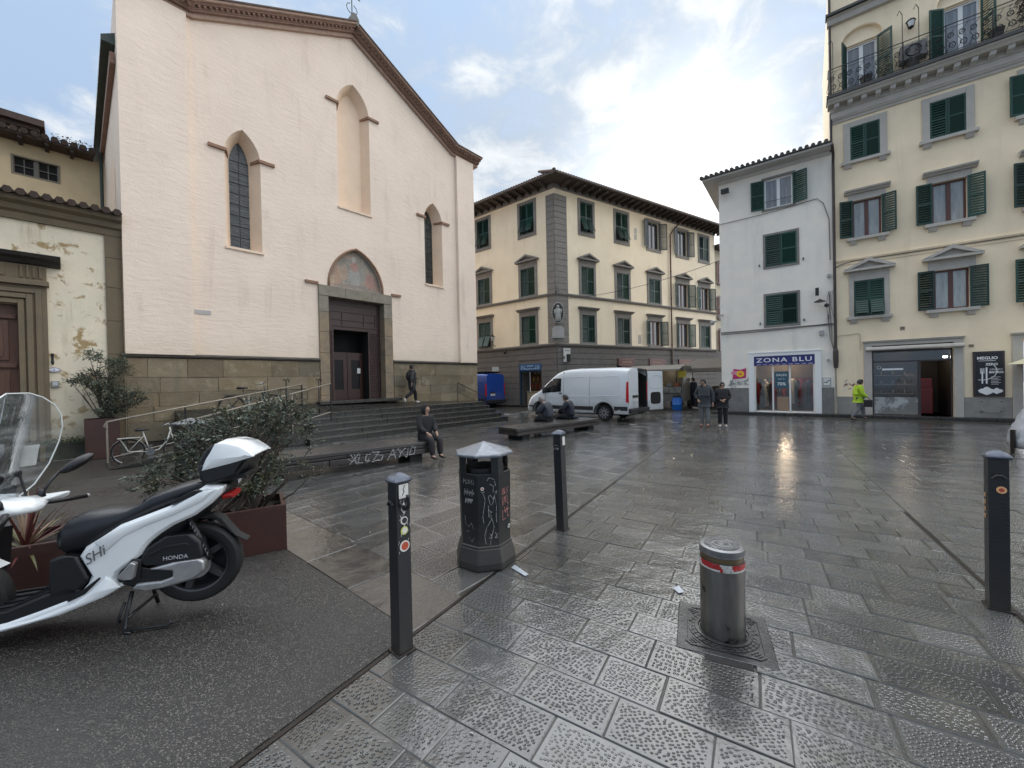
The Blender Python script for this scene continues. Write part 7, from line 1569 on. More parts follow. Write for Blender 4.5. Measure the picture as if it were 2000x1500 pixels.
# ============================================================ VANS
def make_van(name, label, loc, rz, m_body, high=2.22, openr=True, group=None):
    t = thing(name, label, 'van', loc, rz, group)
    W = .975; XF, XR = 4.18, -1.06; ax = (0, 3.3)
    M_GL = mat('dark_car_glass', (.012, .015, .017), .04, spec=.9); M_TRM = mat('van_black_trim', (.022, .022, .024), .5)
    def top(x):
        P = [(XR, high - .06), (-.6, high), (1.5, high + .02), (2.1, high - .03), (2.45, high - .16), (2.8, high - .42), (3.15, 1.52), (3.35, 1.33), (3.5, 1.24), (3.85, 1.08), (4.05, .94), (4.14, .78), (XF, .6)]
        for a, b in zip(P[:-1], P[1:]):
            if x <= b[0]: return a[1] + (b[1] - a[1]) * (x - a[0]) / (b[0] - a[0])
        return P[-1][1]
    def bot(x):
        z = .30
        for a in ax:
            d = abs(x - a)
            if d < .43: z = max(z, .34 + math.sqrt(.43 ** 2 - d * d))
        return z
    def wid(x): return W * (1 - .16 * max(0, (x - 3.3) / .88) ** 2.2 - .0 * x) * (1 - .03 * max(0, (-.7 - x) / .36))
    FR = ((0, .965), (.0, 1.0), (.30, 1.0), (.46, .992), (.62, .972), (.80, .93), (.90, .895), (.955, .84), (.985, .74), (1.0, .45), (1.004, 0))
    def sect(x):
        zb, zt, w = bot(x), top(x), wid(x); zb0 = .30; H = zt - zb0; half = []
        k = min(1, max(0, (high - zt) / .9)) # nose: squarer
        for i, (f, ww) in enumerate(FR):
            z = max(zb + (.02 if i == 1 else 0) + i * .0015, zb0 + f * H); half.append((w * (ww + (1 - ww) * 0), z))
        return [(x, y, z) for y, z in half] + [(x, -y, z) for y, z in reversed(half[:-1])]
    xs = sorted(set([XR, -.9, -.7] + [a + .43 * math.sin(R(k * 15)) for a in ax for k in range(-6, 7)] + [.6, .9, 1.3, 1.7, 2.0, 2.2, 2.4, 2.6, 3.85, 3.95, 4.05, 4.12, XF]))
    def side_y(x, z):
        s = sect(x)[:len(FR)]
        for a, b in zip(s[:-1], s[1:]):
            if a[2] <= z <= b[2] + 1e-6: return a[1] + (b[1] - a[1]) * (z - a[2]) / max(b[2] - a[2], 1e-6)
        return s[-3][1]
    mb = MB(); mb.loft([sect(x) for x in xs], cap=False)
    mb.add(sect(XF), [tuple(range(len(sect(XF))))]); n_ = len(sect(XR))
    if not openr: mb.add(sect(XR), [tuple(range(n_))])
    else:
        s = sect(XR); hf = len(FR); left = s[:hf] + [(XR, 0, .30)]; mb.add(left, [tuple(range(len(left)))])
        # frame round the open right half and the dark hold
        mb2 = MB(); mb2.box(XR + .02, 2.0, -.88, -.87, .45, high - .12); mb2.box(XR + .02, 2.0, -.87, .87, .42, .45); mb2.box(2.0, 2.02, -.87, .87, .42, high - .12); mb2.build('cargo_hold', M_DARK, t)
        mb3 = MB(); mb3.box(XR - .01, XR + .04, -.93, -.87, .34, high - .1); mb3.box(XR - .01, XR + .04, -.9, 0, high - .14, high - .08); mb3.build('door_frame', M_TRM, t)
    body = mb.build('body', m_body, t, smooth='auto')
    def patch(name, fn_lo, fn_hi, x0, x1, m, side=1, nx=10, nz=3, off=.006, parent=None):
        mb = MB(); vs = []
        for i in range(nx + 1):
            x = x0 + (x1 - x0) * i / nx; lo, hi = fn_lo(x), fn_hi(x)
            for j in range(nz + 1): z = lo + (hi - lo) * j / nz; vs.append((x, side * (side_y(x, z) + off), z))
        fs = [(i * (nz + 1) + j, (i + 1) * (nz + 1) + j, (i + 1) * (nz + 1) + j + 1, i * (nz + 1) + j + 1) for i in range(nx) for j in range(nz)]
        mb.add(vs, fs); return mb.build(name, m, parent or body, norm=False, smooth=True)
    for s in (1, -1):
        wt = lambda x: min(1.78, top(x) - .13 if x < 3.1 else top(x) - .1)
        patch('side_window', lambda x: 1.22 - .06 * (x - 2.1), lambda x: max(min(1.82, top(x) - .14), 1.22 - .06 * (x - 2.1) + .01), 2.12, 3.2, M_GL, s, 12)
        mb = MB(); x = 2.62; mb.tube([(x, s * (side_y(x, 1.2 + .6 * k / 5) + .008), 1.2 + .55 * k / 5) for k in range(6)], .012, 5); mb.build('window_divider', M_TRM, body)
        for xs_ in ([(x, .40 if k == 0 else .40) for k, x in enumerate((1.98, 3.0))]):
            mb = MB(); x = xs_[0]; mb.tube([(x, s * (side_y(x, .45 + (1.6 if x < 2.5 else .7) * k / 8) + .001), .45 + (1.6 if x < 2.5 else .7) * k / 8) for k in range(9)], .006, 4); mb.build('door_seam', M_TRM, body)
        mb = MB(); [mb.box(x, x + .16, min(s * (side_y(x, 1.14) + .002), s * (side_y(x, 1.14) + .03)), max(s * (side_y(x, 1.14) + .002), s * (side_y(x, 1.14) + .03)), 1.13, 1.17) for x in (2.06, 1.78 if s < 0 else 2.06)][:1]; mb.build('door_handle', M_TRM, body)
        mb = MB(); mb.tube([(x, s * (side_y(x, .98) + .004), .98) for x in (-1.0, -.5, 0, .5, 1.0, 1.5, 1.95, 2.4, 3.0)], .009, 4); mb.build('side_crease', m_body, body, smooth=True)
        mb = MB(); mb.tube([(x, s * (side_y(x, .6 + 1.3 * k / 6) + .001), .6 + 1.3 * k / 6) for x in (.67,) for k in range(7)], .005, 4); mb.build('door_seam', M_TRM, body)
        # pressed cargo panels as raised outlines
        for x0, x1 in ((-.75, .62), (.72, 1.9)):
            P = [(x0, 1.05), (x1, 1.05), (x1, 1.85), (x0, 1.85)]; pts = []
            for a, b in zip(P, P[1:] + P[:1]):
                for k in range(6): x = a[0] + (b[0] - a[0]) * (k + .5) / 6; z = a[1] + (b[1] - a[1]) * (k + .5) / 6; pts.append((x, s * (side_y(x, z) - .004), z))
            mb = MB(); mb.tube(pts, .014, 6, closed=True); mb.build('panel_pressing', m_body, body, smooth=True)
        patch('side_moulding', lambda x: .44, lambda x: .60, .5, 2.82, M_TRM, s, 4, 1, .01); patch('side_moulding', lambda x: .31, lambda x: .62, XR + .02, -.46, M_TRM, s, 4, 1, .01)
        patch('sill', lambda x: .302, lambda x: .36, .46, 2.84, m_body, s, 3, 1, .012)
        patch('bumper_end', lambda x: .31, lambda x: .58, 3.76, 4.1, M_TRM, s, 5, 1, .008)
        patch('head_light', lambda x: .86, lambda x: max(.9, min(1.08, top(x) - .05)), 3.74, 4.1, mat('head_light_lens', (.55, .58, .6), .1), s, 6, 1, .01)
        mb = MB(); yy = side_y(XR + .03, 1.2); mb.prism([(XR - .02, .78), (XR + .10, .80), (XR + .075, 1.35), (XR + .05, 1.62), (XR - .015, 1.62)], min(s * (yy - .06), s * (yy + .015)), max(s * (yy - .06), s * (yy + .015)), 'y'); mb.build('tail_light', mat('red_tail_lens', (.5, .015, .02), .15), body, bevel=.01)
        mb = MB(); mb.ball((2.98, s * 1.10, 1.30), (.07, .1, .17), 12, 8); mb.tube([(3.0, s * .95, 1.2), (3.0, s * 1.05, 1.22)], .03, 6); mb.build('wing_mirror', M_TRM, body, smooth=True)
        for a in ax:
            pts = [(a + .44 * math.sin(R(k * 10)), s * (wid(a) * 1.0 + .006), .34 + .44 * math.cos(R(k * 10))) for k in range(-9, 10)]; mb = MB(); mb.tube(pts, .028, 6); mb.build('wheel_arch', M_TRM, body, smooth=True)
            w_ = wheel(t, a, .34, .34, .21, y=s * (W - .13), spokes=8, rim=mat('hub_cap', (.28, .28, .29), .35, metal=.5, var=.3)); 
            mb = MB(); mb.lathe([(.225, s * .085), (.21, s * .1), (.06, s * .105), (.0, s * .11)], 24, (a, s * (W - .13), .34), axis='y'); hc = mb.build('hub_plate', mat('hub_dark', (.05, .05, .052), .4, metal=.5), w_, smooth='auto')
            mb = MB()
            for k in range(9): M_ = Matrix.Translation((a, s * (W - .025), .34)) @ Matrix.Rotation(6.2832 * k / 9, 4, 'Y'); mb.box(-.028, .028, -.008, .008, .05, .215, 0, M_)
            mb.build('hub_spokes', MATS['hub_cap'], w_, bevel=.005)
    mb = MB(); mb.box(XR + .1, XF - .2, -.75, .75, .24, .55); mb.box(-.5, .5, -.8, .8, .3, .8); mb.box(2.85, 3.75, -.8, .8, .3, .8); mb.build('underbody', M_DARK, t)
    # windscreen and bonnet line
    mb = MB(); vs = []; nx, ny = 8, 10
    for i in range(nx + 1):
        x = 2.36 + (3.30 - 2.36) * i / nx
        for j in range(ny + 1): y = (2 * j / ny - 1) * wid(x) * (.74 + .10 * i / nx); vs.append((x + .02, y, top(x) + .012 - .08 * abs(2 * j / ny - 1) ** 3))
    mb.add(vs, [(i * (ny + 1) + j, (i + 1) * (ny + 1) + j, (i + 1) * (ny + 1) + j + 1, i * (ny + 1) + j + 1) for i in range(nx) for j in range(ny)]); mb.build('windscreen', M_GL, body, norm=False, smooth=True)
    mb = MB(); mb.box(XR - .14, XR + .02, -.9, .9, .34, .52); mb.build('rear_bumper', M_TRM, body, bevel=.03)
    # rear doors
    def rdoor(y0, y1, nm, par):
        mb = MB(); mb.box(-.04, 0, min(y0, y1), max(y0, y1), .5, high - .16); return mb.build(nm, m_body, par, bevel=.015)
    mb = MB(); mb.box(XR - .035, XR - .001, .02, .90, .53, high - .15); ldr = mb.build('rear_door', m_body, body, bevel=.02)
    mb = MB(); mb.box(XR - .04, XR - .036, .1, .8, 1.25, high - .3); mb.build('door_pressing', m_body, ldr, bevel=.002)
    mb = MB(); mb.box(XR - .05, XR - .037, .1, .55, .80, .93); mb.build('number_plate', mat('plate_white', (.6, .6, .58), .4), ldr); mb = MB(); mb.box(XR - .045, XR - .037, .08, .6, .96, 1.06); mb.build('plate_lamp', M_TRM, ldr)
    if openr:
        dr = thing('rear_door', None, None); dr.parent = body; dr.location = (XR, -.93, 0); dr.rotation_euler = (0, 0, R(-114)); hh = high - .18
        P = rect(0, .9, .36, hh); mb = MB(); mb.box(-.0, .9, -.0, .05, .36, hh)
        mb.v = [(x if z < 1.3 else x - .03 * (z - 1.3) * (1 if x > .5 else -1), y, z) for x, y, z in mb.v]; dr.rotation_euler = (0, 0, R(-90 - 24 + 0) )
        # local x runs out from the hinge; the inner face looks to +y
        mb.v = [(y - .05, -x, z) for x, y, z in mb.v]; dl = mb.build('door_panel', m_body, dr, bevel=.025)
        dr.rotation_euler = (0, 0, R(-114 + 90 + 0))
        for nm, a, b, c, d, m_, th_ in (('inner_pressing', .12, .78, 1.32, hh - .18, m_body, .012), ('lower_window', .16, .74, .62, 1.14, M_DARK, .006)):
            pts = []; cx_, cz_, rx, rz_ = (a + b) / 2, (c + d) / 2, (b - a) / 2, (d - c) / 2
            for k in range(28): an = 6.2832 * k / 28; pts.append((cx_ + rx * math.copysign(abs(math.cos(an)) ** .4, math.cos(an)), cz_ + rz_ * math.copysign(abs(math.sin(an)) ** .4, math.sin(an))))
            for side_ in (1, -1):
                mb = MB()
                if nm == 'inner_pressing': mb.tube([(.003 if side_ > 0 else -.053, -p[0], p[1]) for p in pts], .012, 5, closed=True)
                else: mb.prism([(-p[0], p[1]) for p in pts], .001 if side_ > 0 else -.057, .006 if side_ > 0 else -.051, 'x')
                mb.build(nm, m_, dr, smooth='auto')
        for z_ in (.5, 1.22, hh - .1): mb = MB(); mb.box(.0, .02, -.8, -.74, z_, z_ + .05); mb.build('latch', M_TRM, dr)
        mb = MB(); mb.box(-.02, .03, -.04, .02, .6, .7); mb.box(-.02, .03, -.04, .02, 1.8, 1.9); mb.build('hinge', M_TRM, dr)
    return t
M_VANW = mat('van_white_paint', (.66, .69, .71), .2, coat=.6, dirt=((.42, .42, .40), 2.5, .66, .95), grime=((.30, .29, .27), .1, 1.2)); M_VANB = mat('van_blue_paint', (.02, .07, .33), .25, coat=.5, grime=((.05, .06, .12), .1, 1.1))
v1 = make_van('delivery_van', 'white delivery van with its rear door swung open beside the market', (4.43, 17.1, 0), R(138.7), M_VANW, group='vans parked on the square')
bl = make_van('delivery_van', 'dark blue van seen from behind between the church and the corner palazzo', (-1.92, 26.87, 0), R(141), M_VANB, high=2.3, openr=False, group='vans parked on the square')
mb = MB(); mb.box(-.9, 1.4, -.75, .75, 2.36, 2.4); 
for x in (-.8, .2, 1.2): mb.box(x, x + .04, -.7, .7, 2.3, 2.37)
mb.build('roof_rack', M_STEEL, bl); mb = MB(); mb.box(-.85, -.8, -.62, .0, 2.42, 2.72); mb.build('roof_box', M_STW, bl)
# ============================================================ MARKET TRUCK, CANOPY
mk = thing('market_truck', 'open sided market food truck with pale awning and yellow price signs', 'food truck', (7.9, 22.3, 0), az_rot(128))
M_PALEM = mat('truck_pale_metal', (.18, .17, .15), .4, var=.2); 
mb = MB(); mb.box(-1.0, 1.7, 0.0, 1.9, .45, .9); mb.box(-1.0, -.92, 0, 1.9, .9, 2.3); mb.box(1.62, 1.7, 0, 1.9, .9, 2.3); mb.box(-1.0, 1.7, 1.82, 1.9, .9, 2.3); mb.box(-1.0, 1.7, 0, 1.9, 2.3, 2.4); mb.build('body', M_PALEM, mk, bevel=.01)
mb = MB(); mb.box(-.9, 1.6, -.08, .4, .9, 1.25); mb.build('glass_counter', mat('counter_grey', (.3, .3, .28), .2, var=.6, vs=6, vcol=(.1, .09, .07)), mk, bevel=.02)
mb = MB(); mb.box(-.9, 1.6, .5, 1.8, .92, 1.3); mb.build('back_shelf', mat('shelf_goods_mix', (.25, .2, .12), .6, var=.8, vs=7, vcol=(.05, .05, .04)), mk)
mb = MB(); mb.add([(-1.1, -1.0, 2.2), (1.8, -1.0, 2.2), (1.8, .0, 2.45), (-1.1, .0, 2.45), (-1.1, -1.0, 2.12), (1.8, -1.0, 2.12)], [(0, 1, 2, 3), (0, 4, 5, 1)]); mb.build('awning', mat('awning_cloth', (.24, .22, .19), .8, var=.2), mk, norm=False)
for u, c in ((-.6, 0), (-.15, 0), (1.45, 1)): mb = MB(); mb.box(u, u + .4, -.05, -.04, 1.75, 2.1); mb.build('price_sign', mat('yellow_sign', (.6, .48, .04), .5, var=.3, vs=8), mk)
for k in range(6): mb = MB(); mb.box(-.8 + k * .4, -.55 + k * .4, .1, .3, 1.27, 1.45); mb.build('produce', mat('produce_%d' % (k % 3), ((.35, .25, .08), (.3, .32, .3), (.4, .12, .05))[k % 3], .6, var=.4, vs=12), mk, bevel=.03)
for x in (-.6, 1.3): wheel(mk, x, .32, .32, .2, y=.1)
pt('market_light', mk, (.3, .6, 2.1), 3, (1, .85, .6))
bb = thing('barrel', 'bright blue plastic barrel under the market awning', 'barrel', (8.85, 21.2, 0)); mb = MB(); mb.lathe([(.22, 0), (.25, .08), (.25, .28), (.265, .3), (.25, .32), (.25, .6), (.22, .68), (.0, .68)], 20); mb.build('drum', mat('blue_plastic', (.01, .12, .45), .35), bb, smooth='auto'); mb = MB(); mb.lathe([(.2, .69), (.2, .78), (.14, .84), (0, .85)], 16); mb.build('black_bag', mat('black_bag', (.015, .015, .017), .35), bb, smooth=True)
cp = thing('market_canopy', 'grey beige market canopy on thin posts in front of the stone ground floor', 'canopy', (11.6, 23.0, 0), az_rot(122))
mb = MB(); CW = 1.7
mb.add([(-CW, -1.3, 2.25), (CW, -1.3, 2.25), (CW, 1.3, 2.25), (-CW, 1.3, 2.25), (-.7, 0, 2.8), (.7, 0, 2.8), (-CW, -1.3, 2.05), (CW, -1.3, 2.05), (CW, 1.3, 2.05), (-CW, 1.3, 2.05)], [(0, 1, 5, 4), (1, 2, 5), (2, 3, 4, 5), (3, 0, 4), (0, 6, 7, 1), (1, 7, 8, 2), (2, 8, 9, 3), (3, 9, 6, 0)]); mb.build('canopy_cloth', mat('canopy_cloth', (.19, .17, .145), .8, var=.25, bump=.3, bs=5), cp, norm=False)
for x in (-CW + .03, CW - .03):
    for y in (-1.27, 1.27): mb = MB(); mb.tube([(x, y, 0), (x, y, 2.25)], .025, 8); mb.build('post', M_STEEL, cp)
mb = MB(); mb.box(-1.3, .9, .0, .9, .0, .95); mb.build('stall_table', mat('dark_stall', (.05, .048, .045), .6, var=.4), cp)
for k in range(5): mb = MB(); mb.box(-1.2 + k * .42, -.85 + k * .42, .05, .5, .952, 1.2); mb.build('crate', mat('dull_crate', (.16, .12, .08), .7, var=.4), cp)
mb = MB(); mb.box(-.8, -.2, -1.5, -1.3, 0, .05); mb.build('mat', M_STW, cp)
# plastic wrapped stall at the right edge
tp = thing('wrapped_stall', 'market stall wrapped in cloudy white plastic sheeting at the right edge', 'market stall', (11.42, 7.95, 0), R(20))
M_PLAS = mat('cloudy_plastic', (.46, .48, .52), .25, bump=.9, bs=5, var=.3, vs=2, bd=.06, spec=.7)
mb = MB(); r = random.Random(41); rings = []
for i in range(11):
    z = .12 + 1.6 * i / 10; k = [1.0, 1.0, .96, .90, .83, .76, .68, .6, .5, .38, .22][i]; rings.append([((.95 * k + r.uniform(-.035, .035)) * math.cos(a) * 1.0, (.9 * k + r.uniform(-.035, .035)) * math.sin(a), z + r.uniform(-.02, .02)) for a in [j * 6.2832 / 36 for j in range(36)]])
mb.loft(rings); mb.build('plastic_sheet', M_PLAS, tp, smooth=True)
mb = MB(); [mb.box(a, a + .06, b, b + .06, 0, .5) for a in (-.75, .65) for b in (-.7, .6)]; mb.build('trestle_legs', M_STEEL, tp); mb = MB(); mb.box(-.8, -.4, -.75, -.3, .02, .3); mb.build('green_crate', mat('green_plastic', (.02, .16, .06), .4), tp, bevel=.02)
um = thing('parasol', 'cream parasol tip poking in at the right edge of the picture', 'parasol', (17.45, 12.2, 0)); mb = MB(); mb.lathe([(1.35, 1.95), (0, 2.6)], 8); mb.build('canopy', mat('cream_cloth', (.65, .6, .42), .8), um, norm=False); mb = MB(); mb.tube([(0, 0, 0), (0, 0, 2.62)], .025, 8); mb.build('pole', M_STEEL, um)
# ============================================================ BICYCLES
def bicycle(loc, rz, m, label):
    t = thing('bicycle', label, 'bicycle', loc, rz, 'bicycles near the church steps'); M_CH_ = mat('chrome', (.4, .4, .4), .25, metal=.9)
    for x in (0, 1.05):
        mb = MB(); mb.tube([(x + .33 * math.cos(a), 0, .34 + .33 * math.sin(a)) for a in [k * 6.2832 / 32 for k in range(32)]], .017, 6, closed=True); w_ = mb.build('wheel', M_RUB, t, smooth=True)
        mb = MB(); mb.tube([(x + .305 * math.cos(a), 0, .34 + .305 * math.sin(a)) for a in [k * 6.2832 / 32 for k in range(32)]], .009, 4, closed=True)
        for k in range(14): a = k * 6.2832 / 14; mb.tube([(x, .02 * (-1) ** k, .34), (x + .3 * math.cos(a), 0, .34 + .3 * math.sin(a))], .0018, 3, cap=False)
        mb.build('rim', M_CH_, w_)
        mb = MB(); mb.loft([[(x + .365 * math.cos(a), s * .03, .34 + .365 * math.sin(a) - .008 * abs(s)) for s in (-1, 0, 1)] for a in [R(k) for k in range(-10 if x == 0 else 30, 190 if x == 0 else 175, 14)][::1]], closed=False, cap=False); mb.build('mudguard', m, t, smooth=True)
    f = MB()
    if True:
        for P, r_ in (([(0, .05, .34), (.42, .03, .3)], .010), ([(0, -.05, .34), (.42, -.03, .3)], .010), ([(0, .05, .34), (.32, .02, .74)], .008), ([(0, -.05, .34), (.32, -.02, .74)], .008), ([(.44, 0, .28), (.30, 0, .86)], .015), ([(.44, 0, .29), (.62, 0, .33), (.80, 0, .55), (.87, 0, .82)], .018), ([(.86, 0, .93), (.89, 0, .72)], .02), ([(.89, .05, .74), (.98, .05, .5), (1.05, .05, .34)], .010), ([(.89, -.05, .74), (.98, -.05, .5), (1.05, -.05, .34)], .010)): f.tube(P, r_, 8)
    f.build('frame', m, t, smooth=True)
    mb = MB(); mb.tube([(.86, 0, .92), (.85, 0, 1.04), (.88, .12, 1.08), (.84, .26, 1.05), (.70, .29, 1.0)], .011, 8); mb.tube([(.85, 0, 1.04), (.88, -.12, 1.08), (.84, -.26, 1.05), (.70, -.29, 1.0)], .011, 8); mb.build('handlebar', M_CH_, t, smooth=True)
    mb = MB(); mb.loft([[(x, hw * c, .9 + hz * s + .02 * x) for c, s in ((1, 0), (.6, .8), (0, 1), (-.6, .8), (-1, 0), (0, -1))] for x, hw, hz in ((.14, .05, .02), (.18, .10, .04), (.28, .09, .035), (.38, .035, .025), (.43, .02, .015))]); mb.build('saddle', M_BP, t, smooth=True)
    mb = MB(); mb.box(-.2, .25, -.07, .07, .70, .715); mb.tube([(-.15, .05, .7), (0, .05, .36)], .006, 5); mb.tube([(-.15, -.05, .7), (0, -.05, .36)], .006, 5); mb.build('rear_rack', m, t)
    mb = MB(); mb.lathe([(.10, -.02), (.10, -.01), (.0, -.01)], 20, (.44, -.02, .29), axis='y'); mb.box(.43, .45, .03, .06, .12, .29); mb.box(.43, .45, -.08, -.05, .29, .46); mb.box(.38, .5, .05, .13, .1, .125); mb.box(.38, .5, -.14, -.06, .455, .48); mb.build('crank', M_CH_, t)
    return t
M_BIKW = mat('cream_bike_paint', (.5, .49, .45), .35); M_BIKD = mat('dark_bike_paint', (.05, .05, .055), .35)
bicycle((-8.95, 9.15, 0), R(38), M_BIKW, 'white town bicycle leaning at the foot of the left handrail').scale = (.86, .86, .86)
bicycle((-8.55, 12.0, .8), R(25), M_BIKD, 'dark bicycle parked on the landing behind the ramp handrails')
# ============================================================ SMALL WALL THINGS
def on_wall(fr, az, u, out, z):
    a = R(az); ux, nx = Vector((math.sin(a), math.cos(a))), Vector((math.cos(a), -math.sin(a))); p = fr + ux * u + nx * out; return (p.x, p.y, z)
sl_ = thing('street_lantern', 'small iron wall lantern by the lower left window of the corner palazzo', 'lantern', on_wall(CB_O, 129, -5.15, .35, 4.75), az_rot(129))
mb = MB(); mb.lathe([(.0, .42), (.03, .36), (.05, .3), (.17, .2), (.18, .17)], 6); mb.lathe([(.07, -.16), (.05, -.2), (.0, -.24)], 6)
for k in range(6): a = k * 1.047; mb.tube([(.16 * math.cos(a), .16 * math.sin(a), .18), (.07 * math.cos(a), .07 * math.sin(a), -.16)], .008, 4)
mb.tube([(0, 0, -.22), (0, .1, -.42), (0, .34, -.5)], .018, 6); mb.build('lantern_frame', M_IRON, sl_); mb = MB(); mb.lathe([(.14, .16), (.06, -.15)], 6); mb.build('lantern_glass', MATS['frosted_glass'], sl_)
ts = thing('street_sign', 'white one way sign with small traffic light on the stone corner', 'sign', on_wall(CB_O, 58.4, .55, .12, 3.15), az_rot(62))
mb = MB(); mb.box(-.12, .42, -.02, .01, .25, .62); mb.build('sign_plate', M_STW, ts, bevel=.01); mb = MB(); mb.box(-.02, .3, -.025, -.021, .45, .48); mb.prism([(.3, .43), (.36, .465), (.3, .5)], -.025, -.021); mb.build('arrow', M_STK, ts)
mb = MB(); mb.box(.1, .34, -.14, .02, -.25, .22); mb.build('signal_box', M_BP, ts, bevel=.02); mb = MB(); mb.box(-.14, .1, -.04, .02, -.25, .3); mb.prism([(-.1 + .06 * math.cos(k), .02 + .12 * math.sin(k)) for k in (0, 1, 2, 3, 4, 5)], -.045, -.041, 'y', 1); mb.build('pictogram_plate', [M_STW, M_STK], ts)
for lab, fr, az, u, z in (('dome security camera on a bracket at the left corner of the white house', WB_O, WB_AZ, -4.35, 4.35), ('floodlight fixed high on the left of the white house', WB_O, WB_AZ, -3.85, 10.35), ('black lamp and camera cluster beside the white house drainpipe', WB_O, WB_AZ, -.55, 4.75), ('small camera under the string course left of the blue signed shop', CB_O, 129, -4.1, 3.75)):
    c = thing('wall_camera', lab, 'camera' if 'flood' not in lab else 'floodlight', on_wall(fr, az, u, .12, z), az_rot(az))
    mb = MB(); mb.tube([(0, .12, .05), (0, .0, .08), (0, -.12, .02)], .02, 6); mb.build('bracket', M_STEEL if 'white' not in lab else MATS['grey_box'], c)
    mb = MB()
    if 'flood' in lab: mb.box(-.2, .12, -.3, -.1, -.06, .12)
    elif 'cluster' in lab: mb.box(-.06, .06, -.16, -.04, .3, .62); mb.lathe([(.0, .2), (.05, .16), (.2, .08), (.2, .06), (.0, .07)], 14, (.08, -.2, -.05)); mb.ball((.3, -.15, -.15), .08, 10, 8)
    elif 'small' in lab: mb.ball((0, -.16, 0), (.1, .1, .12), 10, 8)
    else: mb.ball((-.15, -.2, -.05), .1, 12, 8); mb.lathe([(.12, -.03), (.1, .04), (0, .08)], 12, (-.15, -.2, 0)); mb.tube([(.0, .0, .05), (-.15, -.2, .05)], .02, 5); mb.box(.05, .3, -.1, -.02, .25, .33)
    mb.build('housing', M_BP if 'dome' not in lab else MATS['grey_box'], c, smooth='auto')
cb = thing('overhead_cable', 'thin cable sagging from the corner palazzo to the white house', 'cable', (0, 0, 0)); p0 = Vector(on_wall(CB_O, 58.4, .9, .1, 7.0)); p1 = Vector(on_wall(WB_O, WB_AZ, -4.2, .0, 7.3)); mb = MB(); mb.tube([p0.lerp(p1, k / 12) + Vector((0, 0, -1.3 * (k / 12) * (1 - k / 12))) for k in range(13)], .012, 4); mb.build('cable', M_IRON, cb)
mb = MB(); mb.box(.0, .42, -.01, .005, 0, .12); o = mb.build('street_name_plate', mat('marble_plate', (.5, .47, .45), .6, var=.2), None, loc=tuple(CHM @ Vector((1.52, -.01, 4.0))), rotz=az_rot(CH_AZ)); tag(o, 'small pale stone name plate on the left part of the church front', 'plaque')
for z in (3.55, 3.15): pass
# ============================================================ PEOPLE
def skin_mesh(name, V, E_, rad, mats, parent, sub=1, root=0, matf=None):
    me = bpy.data.meshes.new(name + '_s'); me.from_pydata([Vector(v) for v in V], E_, []); o = bpy.data.objects.new(name + '_s', me); COL.objects.link(o)
    o.modifiers.new('k', 'SKIN'); me.skin_vertices[0].data[0].use_root = False
    for i, r_ in enumerate(rad): me.skin_vertices[0].data[i].radius = r_ if isinstance(r_, tuple) else (r_, r_)
    me.skin_vertices[0].data[root].use_root = True
    sb = o.modifiers.new('u', 'SUBSURF'); sb.levels = sb.render_levels = sub
    dg = bpy.context.evaluated_depsgraph_get(); dg.update(); ev = o.evaluated_get(dg); nm = bpy.data.meshes.new_from_object(ev); bpy.data.objects.remove(o)
    nm.name = name; nm.materials.clear()
    for m in mats: nm.materials.append(m)
    nm.polygons.foreach_set('use_smooth', [True] * len(nm.polygons))
    if matf:
        for p in nm.polygons: p.material_index = matf(p.center)
    else: nm.polygons.foreach_set('material_index', [0] * len(nm.polygons))
    q = bpy.data.objects.new(name, nm); COL.objects.link(q); q.parent = parent; return q
M_SKIN = mat('skin', (.40, .24, .17), .5, var=.15, vs=20); M_HAIRD = mat('dark_hair', (.02, .015, .012), .6, bump=.6, bs=90); M_HAIRG = mat('grey_hair', (.20, .19, .18), .7, bump=.6, bs=90)
BASE = dict(pel=(0, 0, .94), wai=(0, 0, 1.08), che=(0, 0, 1.32), nec=(0, .0, 1.48), hd0=(0, .02, 1.57), hd1=(0, .03, 1.66),
            sL=(-.17, 0, 1.42), eL=(-.23, -.02, 1.14), wL=(-.25, .06, .90), sR=(.17, 0, 1.42), eR=(.23, -.02, 1.14), wR=(.25, .06, .90),
            hL=(-.09, 0, .90), kL=(-.10, .02, .50), aL=(-.10, -.02, .09), tL=(-.11, .13, .04), hR=(.09, 0, .90), kR=(.10, .02, .50), aR=(.10, -.02, .09), tR=(.11, .13, .04))
